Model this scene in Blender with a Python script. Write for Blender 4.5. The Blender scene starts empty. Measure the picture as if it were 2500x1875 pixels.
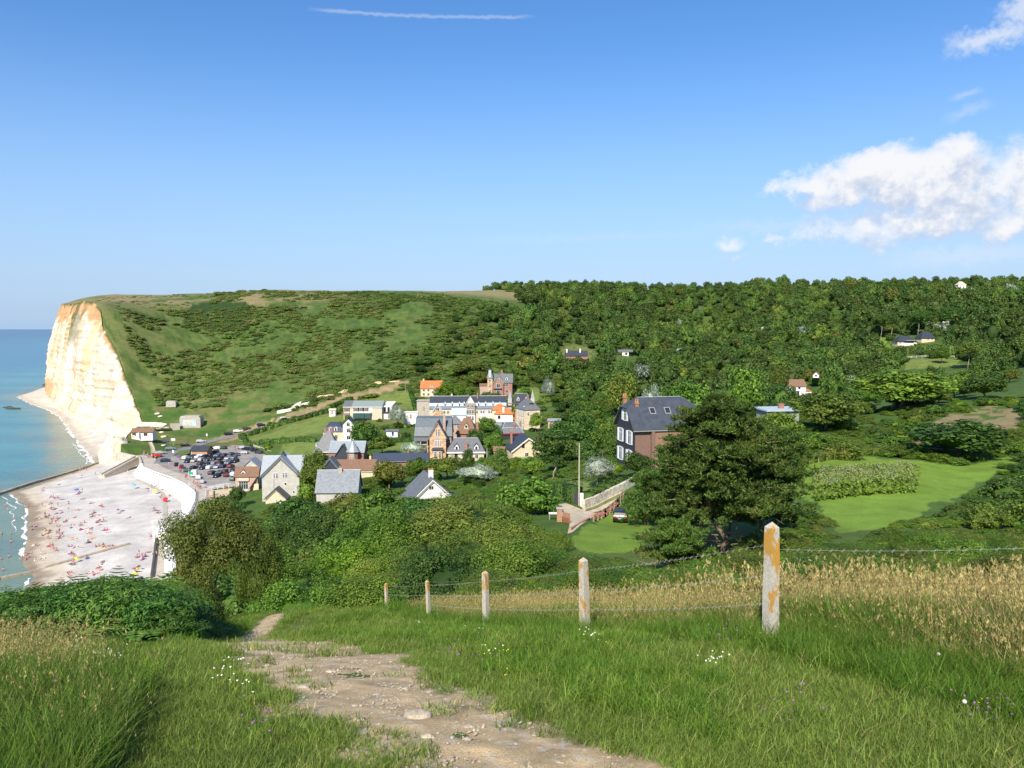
import bpy, bmesh, math, random
import numpy as np
from mathutils import Vector, Matrix
R = math.radians
S = bpy.context.scene
C = S.collection
# ------------------------------------------------------------ camera
F = 1900.0; CX = 1250.0; CY = 937.5; PITCH = math.atan(136/1900); EYE = 62.0
cam = bpy.data.objects.new('camera', bpy.data.cameras.new('camera')); C.objects.link(cam)
cam.location = (0, 0, EYE); cam.rotation_euler = (R(90)-PITCH, 0, 0)
cam.data.sensor_width = 36; cam.data.lens = 36*F/2500
cam.data.clip_start = 0.1; cam.data.clip_end = 60000
S.camera = cam
# ------------------------------------------------------------ sun, sky, exposure
SUN_AZ = R(-164)        # measured from +Y towards +X; behind the camera, a little to the left
SUN_EL = R(40)
sd = Vector((math.sin(SUN_AZ)*math.cos(SUN_EL), math.cos(SUN_AZ)*math.cos(SUN_EL), math.sin(SUN_EL)))
sl = bpy.data.lights.new('sun', 'SUN'); sl.energy = 5.0; sl.angle = R(0.55); sl.color = (1, 0.91, 0.76)
sun = bpy.data.objects.new('sun', sl); C.objects.link(sun)
sun.rotation_euler = (-sd).to_track_quat('-Z', 'Y').to_euler()
S.view_settings.view_transform = 'Standard'; S.view_settings.look = 'None'
S.view_settings.exposure = 0.38; S.view_settings.gamma = 1
S.cycles.use_denoising = True
S.cycles.max_bounces = 5; S.cycles.diffuse_bounces = 3; S.cycles.glossy_bounces = 2
S.cycles.transmission_bounces = 3; S.cycles.transparent_max_bounces = 4
S.cycles.caustics_reflective = False; S.cycles.caustics_refractive = False

class N:
    """small node helper"""
    def __init__(s, nt): s.nt = nt
    def new(s, t, **kw):
        n = s.nt.nodes.new(t)
        for k, v in kw.items(): setattr(n, k, v)
        return n
    def put(s, sock, v):
        if isinstance(v, bpy.types.NodeSocket): s.nt.links.new(v, sock)
        else: sock.default_value = v
    def math(s, op, a, b=0.0, c=0.0, clamp=False):
        n = s.new('ShaderNodeMath', operation=op, use_clamp=clamp)
        s.put(n.inputs[0], a); s.put(n.inputs[1], b); s.put(n.inputs[2], c); return n.outputs[0]
    def vmath(s, op, a, b=(0, 0, 0)):
        n = s.new('ShaderNodeVectorMath', operation=op); s.put(n.inputs[0], a)
        if op == 'SCALE': s.put(n.inputs['Scale'], b)
        else: s.put(n.inputs[1], b)
        return n.outputs['Value'] if op in ('DOT_PRODUCT', 'LENGTH') else n.outputs[0]
    def noise(s, vec, scale, detail=3, rough=.55, dist=0.0, col=False):
        n = s.new('ShaderNodeTexNoise'); s.put(n.inputs['Vector'], vec)
        n.inputs['Scale'].default_value = scale; n.inputs['Detail'].default_value = detail
        n.inputs['Roughness'].default_value = rough; n.inputs['Distortion'].default_value = dist
        return n.outputs['Color' if col else 'Fac']
    def ramp(s, v, lo, hi, a=0.0, b=1.0, smooth=True):
        n = s.new('ShaderNodeMapRange', interpolation_type='SMOOTHSTEP' if smooth else 'LINEAR')
        s.put(n.inputs[0], v); s.put(n.inputs[1], lo); s.put(n.inputs[2], hi); s.put(n.inputs[3], a); s.put(n.inputs[4], b)
        return n.outputs[0]
    def mix(s, f, a, b):
        n = s.new('ShaderNodeMix', data_type='RGBA'); s.put(n.inputs[0], f)
        for sock, v in ((n.inputs[6], a), (n.inputs[7], b)):
            if isinstance(v, tuple) and len(v) == 3: v = (*v, 1)
            s.put(sock, v)
        return n.outputs[2]
    def comb(s, x, y, z):
        n = s.new('ShaderNodeCombineXYZ')
        for i, v in enumerate((x, y, z)): s.put(n.inputs[i], v)
        return n.outputs[0]
    def sep(s, v):
        n = s.new('ShaderNodeSeparateXYZ'); s.put(n.inputs[0], v); return n.outputs

world = bpy.data.worlds.new("World"); S.world = world; world.use_nodes = True
nt = world.node_tree; nt.nodes.clear(); w = N(nt)
sky = w.new('ShaderNodeTexSky', sky_type='NISHITA', sun_disc=False)
sky.sun_elevation = SUN_EL; sky.sun_rotation = SUN_AZ; sky.altitude = 60
sky.air_density = 1.0; sky.dust_density = 0.6; sky.ozone_density = 2.5
bg = w.new('ShaderNodeBackground'); bg.inputs[1].default_value = 0.125
tc = w.new('ShaderNodeTexCoord'); gx, gy, gz = w.sep(tc.outputs['Generated'])
# direction -> azimuth (deg from +Y, + to the right) and elevation (deg)
az = w.math('MULTIPLY', w.math('ARCTAN2', gx, gy), 57.2958)
el = w.math('MULTIPLY', w.math('ARCSINE', gz), 57.2958)
def pix(px, py):
    v = ray(px, py).normalized()
    return math.degrees(math.atan2(v.x, v.y)), math.degrees(math.asin(v.z))
def ray(px, py):
    u = (CY-py)/F
    return Vector(((px-CX)/F, math.cos(PITCH)+u*math.sin(PITCH), -math.sin(PITCH)+u*math.cos(PITCH)))
P2 = w.comb(az, el, 0.0)
warp = w.vmath('SCALE', w.vmath('SUBTRACT', w.noise(P2, 0.35, 5, .62, col=True), (.5, .5, .5)), 4.2)
def blob(cx, cy, rx, ry, rot=0.0, amt=1.0, vec=None):
    """soft ellipse in the sky, warped by noise: 1 in the middle, 0 outside"""
    a, e = pix(cx, cy)
    x, y, _ = w.sep(vec)
    dx = w.math('SUBTRACT', x, a); dy = w.math('SUBTRACT', y, e)
    c, s_ = math.cos(rot), math.sin(rot)
    u = w.math('DIVIDE', w.math('ADD', w.math('MULTIPLY', dx, c), w.math('MULTIPLY', dy, s_)), rx)
    v = w.math('DIVIDE', w.math('SUBTRACT', w.math('MULTIPLY', dy, c), w.math('MULTIPLY', dx, s_)), ry)
    d2 = w.math('ADD', w.math('MULTIPLY', u, u), w.math('MULTIPLY', v, v))
    return w.math('MULTIPLY', w.math('SUBTRACT', 1.0, d2), amt)
def cloud_field(off):
    p = w.vmath('ADD', w.vmath('ADD', P2, off), warp)
    bl = [blob(2120, 440, 6.0, 2.1, .10, 1, p), blob(2300, 435, 4.8, 2.7, .0, 1, p), blob(2610, 440, 5.5, 3.4, 0, 1, p),
          blob(2320, 535, 9.5, 1.9, 0, .8, p), blob(2180, 565, 7.5, 1.2, 0, .55, p), blob(2060, 470, 5.0, .8, 0, .45, p), blob(1955, 462, 2.6, 1.0, 0, .8, p), blob(2310, 362, 1.4, 1.3, .2, .7, p), blob(2160, 560, 6.0, 0.8, 0, .5, p),
          blob(1790, 585, 1.6, .55, 0, .36, p), blob(1890, 570, 1.2, .4, 0, .34, p), blob(1800, 625, 1.5, .3, 0, .3, p)]
    m = bl[0]
    for b in bl[1:]: m = w.math('SMOOTH_MAX', m, b, 0.25)
    n1 = w.noise(w.vmath('ADD', P2, off), 0.55, 8, .6)
    return w.math('ADD', m, w.math('MULTIPLY', w.math('SUBTRACT', n1, .5), 1.25))
d0 = cloud_field((0, 0, 0)); d1 = cloud_field((-.35, 1.0, 0))
dens = w.ramp(d0, -0.04, 0.85)
shade = w.math('MULTIPLY', w.math('SUBTRACT', d0, d1), 0.55)
lit = w.ramp(w.math('ADD', shade, w.noise(P2, .9, 5, .6)), 0.22, 0.72)
cloud_col = w.mix(lit, (3.5, 4.05, 5.1), (5.75, 5.8, 6.0))
# thin wisps and the vapour trail
def streak(x0, y0, x1, y1, half, seed, ends=.12):
    a0, e0 = pix(x0, y0); a1, e1 = pix(x1, y1)
    L = math.hypot(a1-a0, e1-e0); ux, uy = (a1-a0)/L, (e1-e0)/L
    nz = w.vmath('SCALE', w.vmath('SUBTRACT', w.noise(w.vmath('ADD', P2, (seed, 0, 0)), 1.6, 4, .6, col=True), (.5, .5, .5)), half*1.8)
    x, y, _ = w.sep(w.vmath('ADD', P2, nz))
    dx = w.math('SUBTRACT', x, a0); dy = w.math('SUBTRACT', y, e0)
    t = w.math('DIVIDE', w.math('ADD', w.math('MULTIPLY', dx, ux), w.math('MULTIPLY', dy, uy)), L)
    s_ = w.math('ABSOLUTE', w.math('SUBTRACT', w.math('MULTIPLY', dy, ux), w.math('MULTIPLY', dx, uy)))
    a = w.math('MULTIPLY', w.ramp(t, -.02, ends), w.ramp(t, 1.02, 1-ends))
    return w.math('MULTIPLY', a, w.ramp(s_, half, 0.0))
wis = [(streak(750, 22, 1310, 40, .17, 3), .30), (streak(2290, 120, 2560, 60, .95, 8, .35), .75), (streak(2420, 60, 2600, -40, 1.2, 18, .35), .7),
       (streak(2310, 245, 2410, 215, .3, 5, .4), .3), (streak(2290, 300, 2440, 240, .5, 6, .4), .25), (streak(1600, 560, 2500, 520, .8, 12, .4), .22),
       (streak(2100, 640, 2700, 600, 1.0, 15, .4), .35), (streak(1000, 590, 1900, 560, 0.5, 25, .4), .12)]
wf = None
for s_, k in wis:
    q = w.math('MULTIPLY', s_, k); wf = q if wf is None else w.math('MAXIMUM', wf, q)
hz = w.math('MULTIPLY', w.ramp(el, 9.0, -1.0), .34)
hsv = w.new('ShaderNodeHueSaturation'); nt.links.new(sky.outputs[0], hsv.inputs['Color']); hsv.inputs['Saturation'].default_value = 1.3; hsv.inputs['Value'].default_value = 1.12
base0 = w.mix(w.math('MULTIPLY', w.ramp(el, 20.0, -1.0), .86), w.vmath('MULTIPLY', hsv.outputs[0], (1.04, .92, .98)), (2.2, 3.5, 5.3))
base = w.mix(wf, base0, (5.0, 5.3, 5.9))
col = w.mix(dens, base, cloud_col)
nt.links.new(col, bg.inputs[0])
bg0 = w.new('ShaderNodeBackground'); bg0.inputs[1].default_value = bg.inputs[1].default_value; nt.links.new(base0, bg0.inputs[0])
mxs = w.new('ShaderNodeMixShader')      # the cloud part is only worked out where there are clouds
reg = w.math('MULTIPLY', w.math('GREATER_THAN', gy, 0.55), w.math('MULTIPLY', w.math('GREATER_THAN', el, 0.0), w.math('LESS_THAN', el, 31.0)))
reg = w.math('MULTIPLY', reg, w.math('LESS_THAN', az, 44.0))
reg = w.math('MULTIPLY', reg, w.math('GREATER_THAN', az, -18.0))
nt.links.new(reg, mxs.inputs[0]); nt.links.new(bg0.outputs[0], mxs.inputs[1]); nt.links.new(bg.outputs[0], mxs.inputs[2])
out = w.new('ShaderNodeOutputWorld'); nt.links.new(mxs.outputs[0], out.inputs[0])
world.cycles.sampling_method = 'MANUAL'; world.cycles.sample_map_resolution = 512

def P(px, py, Y):
    r = ray(px, py); r *= Y/r.y
    return Vector((r.x, r.y, EYE+r.z))
def G(px, py, z):
    r = ray(px, py); k = (z-EYE)/r.z
    return Vector((r.x*k, r.y*k, z))
# ------------------------------------------------------------ numpy noise
def _h(i, j, k, seed):
    n = (i*374761393 + j*668265263 + k*2147483647 + seed*1274126177) & 0xffffffff
    n = ((n ^ (n >> 13))*1274126177) & 0xffffffff
    n = (n ^ (n >> 16)) & 0xffffffff
    return n/4294967295.0
def vnoise(x, y, z=None, seed=0):
    x = np.asarray(x, float); y = np.asarray(y, float)
    z = np.zeros_like(x) if z is None else np.asarray(z, float)
    i, j, k = (np.floor(a).astype(np.int64) for a in (x, y, z))
    f, g, h = x-i, y-j, z-k
    f = f*f*(3-2*f); g = g*g*(3-2*g); h = h*h*(3-2*h)
    r = 0
    for a in (0, 1):
        for b in (0, 1):
            for c in (0, 1):
                r = r + _h(i+a, j+b, k+c, seed)*(f if a else 1-f)*(g if b else 1-g)*(h if c else 1-h)
    return r
def fbm(x, y, z=None, oct=4, seed=0, gain=.5):
    s = 0; a = 1; t = 0; f = 1.0
    for o in range(oct):
        s = s + a*vnoise(np.asarray(x)*f, np.asarray(y)*f, None if z is None else np.asarray(z)*f, seed+o*17); t += a; a *= gain; f *= 2.03
    return s/t
def sstep(x, a, b):
    t = np.clip((x-a)/(b-a), 0, 1); return t*t*(3-2*t)
# ------------------------------------------------------------ object helpers
def tag(o, label=None, cat=None, group=None, kind=None):
    if label: o['label'] = label
    if cat: o['category'] = cat
    if group: o['group'] = group
    if kind: o['kind'] = kind
    return o
def mesh_obj(name, me, mats=(), parent=None, loc=None, rot=None, smooth=False):
    if isinstance(me, bmesh.types.BMesh):
        bm = me; me = bpy.data.meshes.new(name); bm.to_mesh(me); bm.free()
    if not isinstance(mats, (list, tuple)): mats = [mats]
    if not len(me.materials):
        for m in mats: me.materials.append(m)
    if smooth: me.polygons.foreach_set('use_smooth', [True]*len(me.polygons))
    o = bpy.data.objects.new(name, me); C.objects.link(o)
    if parent is not None: o.parent = parent
    if loc is not None: o.location = loc
    if rot is not None: o.rotation_euler = rot
    return o
def np_mesh(name, V, Fc, mats=(), smooth=False, cols=None):
    me = bpy.data.meshes.new(name)
    V = np.asarray(V, np.float32); Fc = np.asarray(Fc, np.int32)
    k = Fc.shape[1]
    me.vertices.add(len(V)); me.vertices.foreach_set('co', V.ravel())
    me.loops.add(Fc.size); me.loops.foreach_set('vertex_index', Fc.ravel())
    me.polygons.add(len(Fc)); me.polygons.foreach_set('loop_start', np.arange(0, Fc.size, k, dtype=np.int32))
    try: me.polygons.foreach_set('loop_total', np.full(len(Fc), k, np.int32))
    except Exception: pass
    if smooth: me.polygons.foreach_set('use_smooth', np.ones(len(Fc), bool))
    if cols is not None:
        at = me.color_attributes.new('Col', 'FLOAT_COLOR', 'POINT')
        c4 = np.ones((len(V), 4), np.float32); c4[:, :3] = cols; at.data.foreach_set('color', c4.ravel())
    me.update(calc_edges=True); me.validate()
    for m in (mats if isinstance(mats, (list, tuple)) else [mats]): me.materials.append(m)
    return me
def empty(name, loc=(0, 0, 0), rz=0.0):
    o = bpy.data.objects.new(name, None); C.objects.link(o); o.location = loc; o.rotation_euler = (0, 0, rz)
    o.empty_display_size = .3
    return o
def grid_faces(nr, nc):
    i = np.arange(nr-1)[:, None]*nc+np.arange(nc-1)[None, :]
    return np.stack([i, i+1, i+nc+1, i+nc], -1).reshape(-1, 4)
def copy_thing(o, parent=None):
    c = o.copy(); C.objects.link(c)
    if parent is not None: c.parent = parent
    for ch in KIDS.get(o.name, ()): copy_thing(ch, c)
    return c
KIDS = {}
def kids(o):                       # remember children once, so that copying stays fast
    KIDS[o.name] = [x for x in C.objects if x.parent == o]
    for k in KIDS[o.name]: kids(k)
# ------------------------------------------------------------ materials
MATS = {}
def mat(name, colr, rough=.8, spec=.3, var=0.0, vscale=3.0, metal=0.0, bump=0.0, bscale=20.0, obj_rand=0.0, coords='Object'):
    if name in MATS: return MATS[name]
    m = bpy.data.materials.new(name); m.use_nodes = True; t = m.node_tree; n = N(t); t.nodes.clear()
    b = n.new('ShaderNodeBsdfPrincipled'); o = n.new('ShaderNodeOutputMaterial'); t.links.new(b.outputs[0], o.inputs[0])
    b.inputs['Roughness'].default_value = rough; b.inputs['Specular IOR Level'].default_value = spec; b.inputs['Metallic'].default_value = metal
    c = (*colr, 1); tcn = n.new('ShaderNodeTexCoord').outputs[coords]
    if var:
        f = n.noise(tcn, vscale, 5, .65)
        c = n.mix(n.ramp(f, .3, .7), tuple(x*(1-var) for x in colr), tuple(min(1, x*(1+var)) for x in colr))
    if obj_rand:
        r = n.new('ShaderNodeObjectInfo').outputs['Random']
        hs = n.new('ShaderNodeHueSaturation'); n.put(hs.inputs['Color'], c)
        n.put(hs.inputs['Value'], n.ramp(r, 0, 1, 1-obj_rand, 1+obj_rand, False)); c = hs.outputs[0]
    n.put(b.inputs['Base Color'], c)
    if bump:
        bp = n.new('ShaderNodeBump'); bp.inputs['Strength'].default_value = bump; bp.inputs['Distance'].default_value = .05
        t.links.new(n.noise(tcn, bscale, 4, .6), bp.inputs['Height']); t.links.new(bp.outputs[0], b.inputs['Normal'])
    MATS[name] = m; return m
def leaf_mat(name, c1, c2, c3=None, trans=.3, rand=.25, scale=.6):
    """foliage: colour differs leaf clump by leaf clump and plant by plant"""
    if name in MATS: return MATS[name]
    m = bpy.data.materials.new(name); m.use_nodes = True; t = m.node_tree; n = N(t); t.nodes.clear()
    oi = n.new('ShaderNodeObjectInfo').outputs['Random']; tco = n.new('ShaderNodeTexCoord').outputs['Object']
    v = n.vmath('ADD', tco, n.comb(n.math('MULTIPLY', oi, 90.0), n.math('MULTIPLY', oi, 37.0), 0.0))
    f = n.noise(v, scale, 4, .7)
    g = n.new('ShaderNodeNewGeometry').outputs['Random Per Island']
    c = n.mix(n.ramp(n.math('ADD', f, n.math('MULTIPLY', n.math('SUBTRACT', g, .5), .4)), .3, .7), c1, c2)
    if c3: c = n.mix(n.ramp(n.noise(v, scale*.45, 3, .6), .56, .72), c, c3)
    hs = n.new('ShaderNodeHueSaturation'); n.put(hs.inputs['Color'], c)
    n.put(hs.inputs['Value'], n.math('MULTIPLY', n.ramp(oi, 0, 1, 1-rand, 1+rand, False), n.ramp(g, 0, 1, .72, 1.28, False)))
    n.put(hs.inputs['Hue'], n.ramp(n.math('FRACT', n.math('MULTIPLY', oi, 7.31)), 0, 1, .485, .515, False))
    d = n.new('ShaderNodeBsdfPrincipled'); d.inputs['Roughness'].default_value = .6; d.inputs['Specular IOR Level'].default_value = .25
    tr = n.new('ShaderNodeBsdfTranslucent'); mx = n.new('ShaderNodeMixShader'); mx.inputs[0].default_value = trans
    t.links.new(hs.outputs[0], d.inputs['Base Color']); t.links.new(hs.outputs[0], tr.inputs[0])
    t.links.new(d.outputs[0], mx.inputs[1]); t.links.new(tr.outputs[0], mx.inputs[2])
    o = n.new('ShaderNodeOutputMaterial'); t.links.new(mx.outputs[0], o.inputs[0])
    MATS[name] = m; return m
def vcol_mat(name, fine=6.0, amt=.35, bump=.4, bdist=.05, rough=.9, mid=.25, spec=.2):
    m = bpy.data.materials.new(name); m.use_nodes = True; t = m.node_tree; n = N(t); t.nodes.clear()
    b = n.new('ShaderNodeBsdfPrincipled'); o = n.new('ShaderNodeOutputMaterial'); t.links.new(b.outputs[0], o.inputs[0])
    a = n.new('ShaderNodeAttribute', attribute_name='Col'); tco = n.new('ShaderNodeTexCoord').outputs['Object']
    f = n.noise(tco, fine, 6, .7); f2 = n.noise(tco, mid, 5, .65)
    k = n.math('MULTIPLY', n.ramp(f, .25, .75, 1-amt, 1+amt, False), n.ramp(f2, .3, .7, .78, 1.25, False))
    hs = n.new('ShaderNodeHueSaturation'); t.links.new(a.outputs['Color'], hs.inputs['Color']); n.put(hs.inputs['Value'], k)
    t.links.new(hs.outputs[0], b.inputs['Base Color']); b.inputs['Roughness'].default_value = rough; b.inputs['Specular IOR Level'].default_value = spec
    bp = n.new('ShaderNodeBump'); bp.inputs['Strength'].default_value = bump; bp.inputs['Distance'].default_value = bdist
    t.links.new(f, bp.inputs['Height']); t.links.new(bp.outputs[0], b.inputs['Normal'])
    return m
# ============================================================ TERRAIN
# coast lines: x as a function of y
Lpts = np.array([(-60,-42),(0,-42),(30,-45),(70,-52),(110,-60),(150,-68),(173,-75),(210,-91.5),(225,-95),(246,-101.5),(261,-107.6),(275,-117),(287,-127),(298,-138),(309,-148),
    (333,-161),(345,-176),(360,-180),(375,-186),(400,-194),(415,-198),(450,-221),(480,-243),(510,-268),(530,-279),(560,-302),(630,-352),(700,-401),(760,-438),(790,-453),(806,-450),(830,-440),(900,-432),(1500,-430)], float)
Wpts = np.array([(100,-95),(150,-106),(170,-112),(190,-119),(201,-129),(227,-144),(240,-151.6),(267,-169),(286,-186),(289,-190),(352,-190),(358,-194),(390,-215),(443,-251),(533,-310),(583,-347),(640,-398),(708,-452),(760,-470),(800,-487),(850,-505),(1000,-540)], float)
def Lx(y): return np.interp(y, Lpts[:, 0], Lpts[:, 1])
def Wx(y): return np.interp(y, Wpts[:, 0], Wpts[:, 1])
ctrl = []   # (x, y, z)
def cp(px, py, Y): v = P(px, py, Y); ctrl.append((v.x, v.y, v.z))
def cz(px, Y, z): ctrl.append(((px-CX)/F*Y, Y, z))
def cw(x, y, z): ctrl.append((x, y, z))
# the hilltop the camera stands on
for x in (-12, -4, 0, 5, 12): cw(x, 0, 60.45+.012*x)
for x in (-3.2, -1.5, 0, 1.5, 3.2): cw(x, 4, 59.62)
cw(-14, 5, 59.0); cw(16, 5, 59.7)
cp(1880, 1570, 8.2); cp(1428, 1552, 12.5); cp(1187, 1530, 17.8); cp(1050, 1508, 25); cp(945, 1497, 31)
cp(2480, 1610, 8.2); cp(2480, 1560, 11); cp(2300, 1500, 18); cp(1800, 1490, 20)
cp(1250, 1640, 7.5); cp(800, 1640, 7.5); cp(300, 1640, 7.6); cp(0, 1630, 8); cp(620, 1548, 22); cp(700, 1515, 32); cp(330, 1575, 15); cp(0, 1585, 15)
cw(-8, 35, 47.6); cw(-16, 30, 48.6); cw(-20, 20, 52.3); cw(-30, 30, 46); cw(-40, 20, 47); cw(-42, 60, 30); cw(-40, 0, 52)
cp(1500, 1460, 30); cp(2000, 1450, 30); cp(2480, 1440, 30)
cz(1250, 45, 47.0); cz(1250, 70, 41.0); cz(900, 50, 43.6); cz(900, 80, 37.0); cz(520, 50, 41.5); cz(520, 80, 33); cz(450, 120, 17); cz(700, 120, 27); cz(960, 130, 29)
cw(20, 40, 47.8); cw(32, 55, 45.0); cw(45, 40, 49)
cw(30, 20, 56); cw(60, 20, 57); cw(60, 60, 47)
# drive, car, pine, black house
cp(1280, 1262, 95); cp(1400, 1275, 88); cp(1514, 1275, 95); cp(1480, 1190, 112); cz(1300, 130, 34.5); cp(1560, 1142, 124); cp(1750, 1372, 62)
cp(1950, 1330, 68); cp(2200, 1292, 76); cp(2110, 1175, 108); cp(2450, 1230, 95); cp(2050, 1120, 128); cp(2400, 1125, 132); cp(1900, 1105, 130); cp(1750, 1120, 125)
cp(2250, 1065, 168); cp(2450, 1040, 180); cp(2480, 955, 240); cp(2250, 985, 225); cz(1900, 190, 38); cz(1700, 200, 34); cz(2100, 260, 34)
# slope down to the village
cz(640, 160, 17); cz(560, 185, 9); cz(470, 180, 7); cz(700, 200, 12); cz(820, 204, 14); cz(800, 160, 22); cz(1040, 185, 20); cz(1000, 150, 26); cz(1150, 215, 20); cz(1200, 160, 28); cz(1350, 190, 26)
for px, Y, z in ((460, 215, 6.3), (560, 225, 6.6), (680, 240, 8), (600, 262, 6.8), (480, 262, 6.3), (440, 290, 6.3), (400, 320, 6.3), (500, 320, 6.3), (580, 320, 6.4), (620, 350, 7.5), (650, 290, 7.5), (560, 355, 6.8)): cz(px, Y, z)
for px, Y, z in ((750, 300, 11), (870, 250, 13.5), (980, 265, 14), (1070, 290, 13.5), (1140, 280, 14), (1280, 275, 16), (1240, 320, 16), (850, 330, 12.5), (950, 345, 14), (700, 370, 12), (1050, 340, 15), (1300, 350, 16.5),
    (885, 390, 16.5), (1130, 380, 16.5), (1270, 395, 19), (1050, 440, 23.5), (1220, 430, 25), (1400, 300, 20), (1500, 260, 24), (1600, 330, 20), (1750, 330, 19), (1450, 400, 24)): cz(px, Y, z)
# far slope
for a in ((600, 1055, 395), (400, 1085, 366), (450, 1015, 425), (500, 900, 500), (500, 800, 570), (400, 745, 610), (800, 965, 445), (800, 1000, 415), (800, 850, 525), (800, 760, 600), (620, 725, 640), (850, 722, 660),
          (600, 960, 455), (700, 900, 495), (1000, 900, 480), (1000, 830, 540), (1000, 740, 620), (1250, 850, 520), (1250, 780, 620), (1405, 878, 515), (1945, 968, 420), (2215, 843, 548), (2250, 885, 480), (1700, 880, 590), (1700, 800, 720),
          (1550, 880, 520), (360, 985, 440), (340, 920, 470), (330, 1060, 372), (360, 1045, 400), (300, 1068, 362)): cp(*a)
for a in ((351, 1033, 415), (318, 954, 450), (289, 867, 480), (250, 795, 510), (250, 758, 530), (224, 737, 560), (155, 743, 700), (123, 773, 790), (280, 733, 640), (400, 722, 700), (190, 742, 640), (160, 744, 780)): cp(*a)
for px, Y, z in ((300, 900, 88), (500, 900, 92), (850, 900, 99), (1050, 880, 101), (1250, 820, 101), (1250, 1000, 108), (1500, 830, 99), (1500, 1000, 110), (1800, 880, 106), (2100, 880, 108), (2400, 860, 108), (2100, 1100, 112), (850, 1300, 108), (200, 1300, 90), (1500, 1400, 112), (2400, 1400, 115),
                 (1500, 700, 72), (1900, 700, 73), (1900, 560, 46), (2350, 700, 78), (2350, 560, 56), (2100, 480, 36), (1900, 360, 22), (2100, 400, 26), (2400, 400, 36), (2500, 320, 42), (1600, 460, 26), (2700, 600, 66), (2800, 300, 50), (2700, 900, 110)): cz(px, Y, z)
ctrl = np.array(ctrl)
def uv(x, y):
    y = np.maximum(y, 0); return np.stack([3*x/(y+25), np.log(y+8)*1.6], -1)
def _phi(r2): return .5*r2*np.log(r2+1e-12)
ACT = uv(ctrl[:, 0], ctrl[:, 1]); NCT = len(ACT)
D2 = ((ACT[:, None]-ACT[None])**2).sum(-1)
M_ = np.zeros((NCT+3, NCT+3)); M_[:NCT, :NCT] = _phi(D2)+np.eye(NCT)*2e-4; M_[:NCT, NCT] = 1; M_[:NCT, NCT+1:] = ACT; M_[NCT, :NCT] = 1; M_[NCT+1:, :NCT] = ACT.T
Wt = np.linalg.solve(M_, np.concatenate([ctrl[:, 2], np.zeros(3)]))
def h0(x, y):
    x = np.asarray(x, float); y = np.asarray(y, float); sh = x.shape
    B = uv(x.ravel(), y.ravel()); res = np.zeros(len(B))
    for i in range(0, len(B), 20000):
        b = B[i:i+20000]; d = ((b[:, None]-ACT[None])**2).sum(-1)
        res[i:i+20000] = _phi(d)@Wt[:NCT]+Wt[NCT]+b@Wt[NCT+1:]
    return res.reshape(sh)-.28*np.minimum(y, 0)*-1*0+np.where(y < 0, -.1*y, 0)
PARK = [G(*p, 6.5)[:2] for p in ((322, 1108), (352, 1143), (400, 1165), (452, 1194), (468, 1203), (466, 1226), (447, 1264), (425, 1296), (420, 1420), (375, 1450), (452, 1310), (478, 1275), (492, 1240), (500, 1215), (565, 1196), (575, 1165), (600, 1150), (662, 1118), (612, 1090), (580, 1078), (560, 1092), (470, 1118), (400, 1122), (440, 1100), (400, 1108))]
def inpoly(poly, x, y):
    x = np.asarray(x); y = np.asarray(y); c = np.zeros(x.shape, bool); n = len(poly)
    for i in range(n):
        x0, y0 = poly[i][0], poly[i][1]; x1, y1 = poly[(i+1) % n][0], poly[(i+1) % n][1]
        k = ((y0 > y) != (y1 > y)) & (x < (x1-x0)*(y-y0)/((y1-y0) or 1e-9)+x0); c ^= k
    return c
def pdist(poly, x, y):        # distance to a polygon's or line's edges
    d = np.full(np.shape(x), 1e9); n = len(poly)
    for i in range(n-1):
        ax, ay = poly[i][:2]; bx, by = poly[i+1][:2]; L2 = (bx-ax)**2+(by-ay)**2+1e-9
        t = np.clip(((x-ax)*(bx-ax)+(y-ay)*(by-ay))/L2, 0, 1)
        d = np.minimum(d, np.hypot(x-ax-t*(bx-ax), y-ay-t*(by-ay)))
    return d
def hill(x, y):
    x = np.asarray(x, float); y = np.asarray(y, float)
    z = h0(x, y)
    # gentle unevenness that grows with distance
    amp = np.interp(y, [0, 8, 40, 120, 400, 700], [.02, .05, .18, .4, 1.3, 1.6])
    sc = np.interp(y, [0, 30, 150, 600], [1.2, 4, 14, 30])
    z = z+amp*(fbm(x/sc, y/sc, seed=5)-.5)*2*(1-np.exp(-np.abs(x-Lx(y))/12))
    r2 = (y > 150) & (y < 370) & (x < -20)
    if r2.any():
        ins = inpoly(PARK, x, y); d = pdist(PARK+[PARK[0]], x, y)
        k = np.where(ins, 1, np.exp(-(d/2.5)**2))
        z = np.where(r2, z*(1-k)+6.35*k, z)
    return z
def hz1(x, y): return float(hill(np.array([x]), np.array([y]))[0])
def beach_z(x, y):
    W = Wx(y); L = np.where(y < 415, Lx(y), Lx(y)-14)
    t = (x-W)/np.maximum(L-W, 1)
    top = np.interp(y, [180, 260, 345, 420, 600, 800], [3.2, 3.0, 3.0, 2.8, 2.6, 2.0])
    z = np.where(t > 0, top*np.clip(t, 0, 1.3)**.7, -1.6*np.clip(-t*3, 0, 1))
    return z+.12*(fbm(x/3, y/3, seed=9)-.5)
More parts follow.
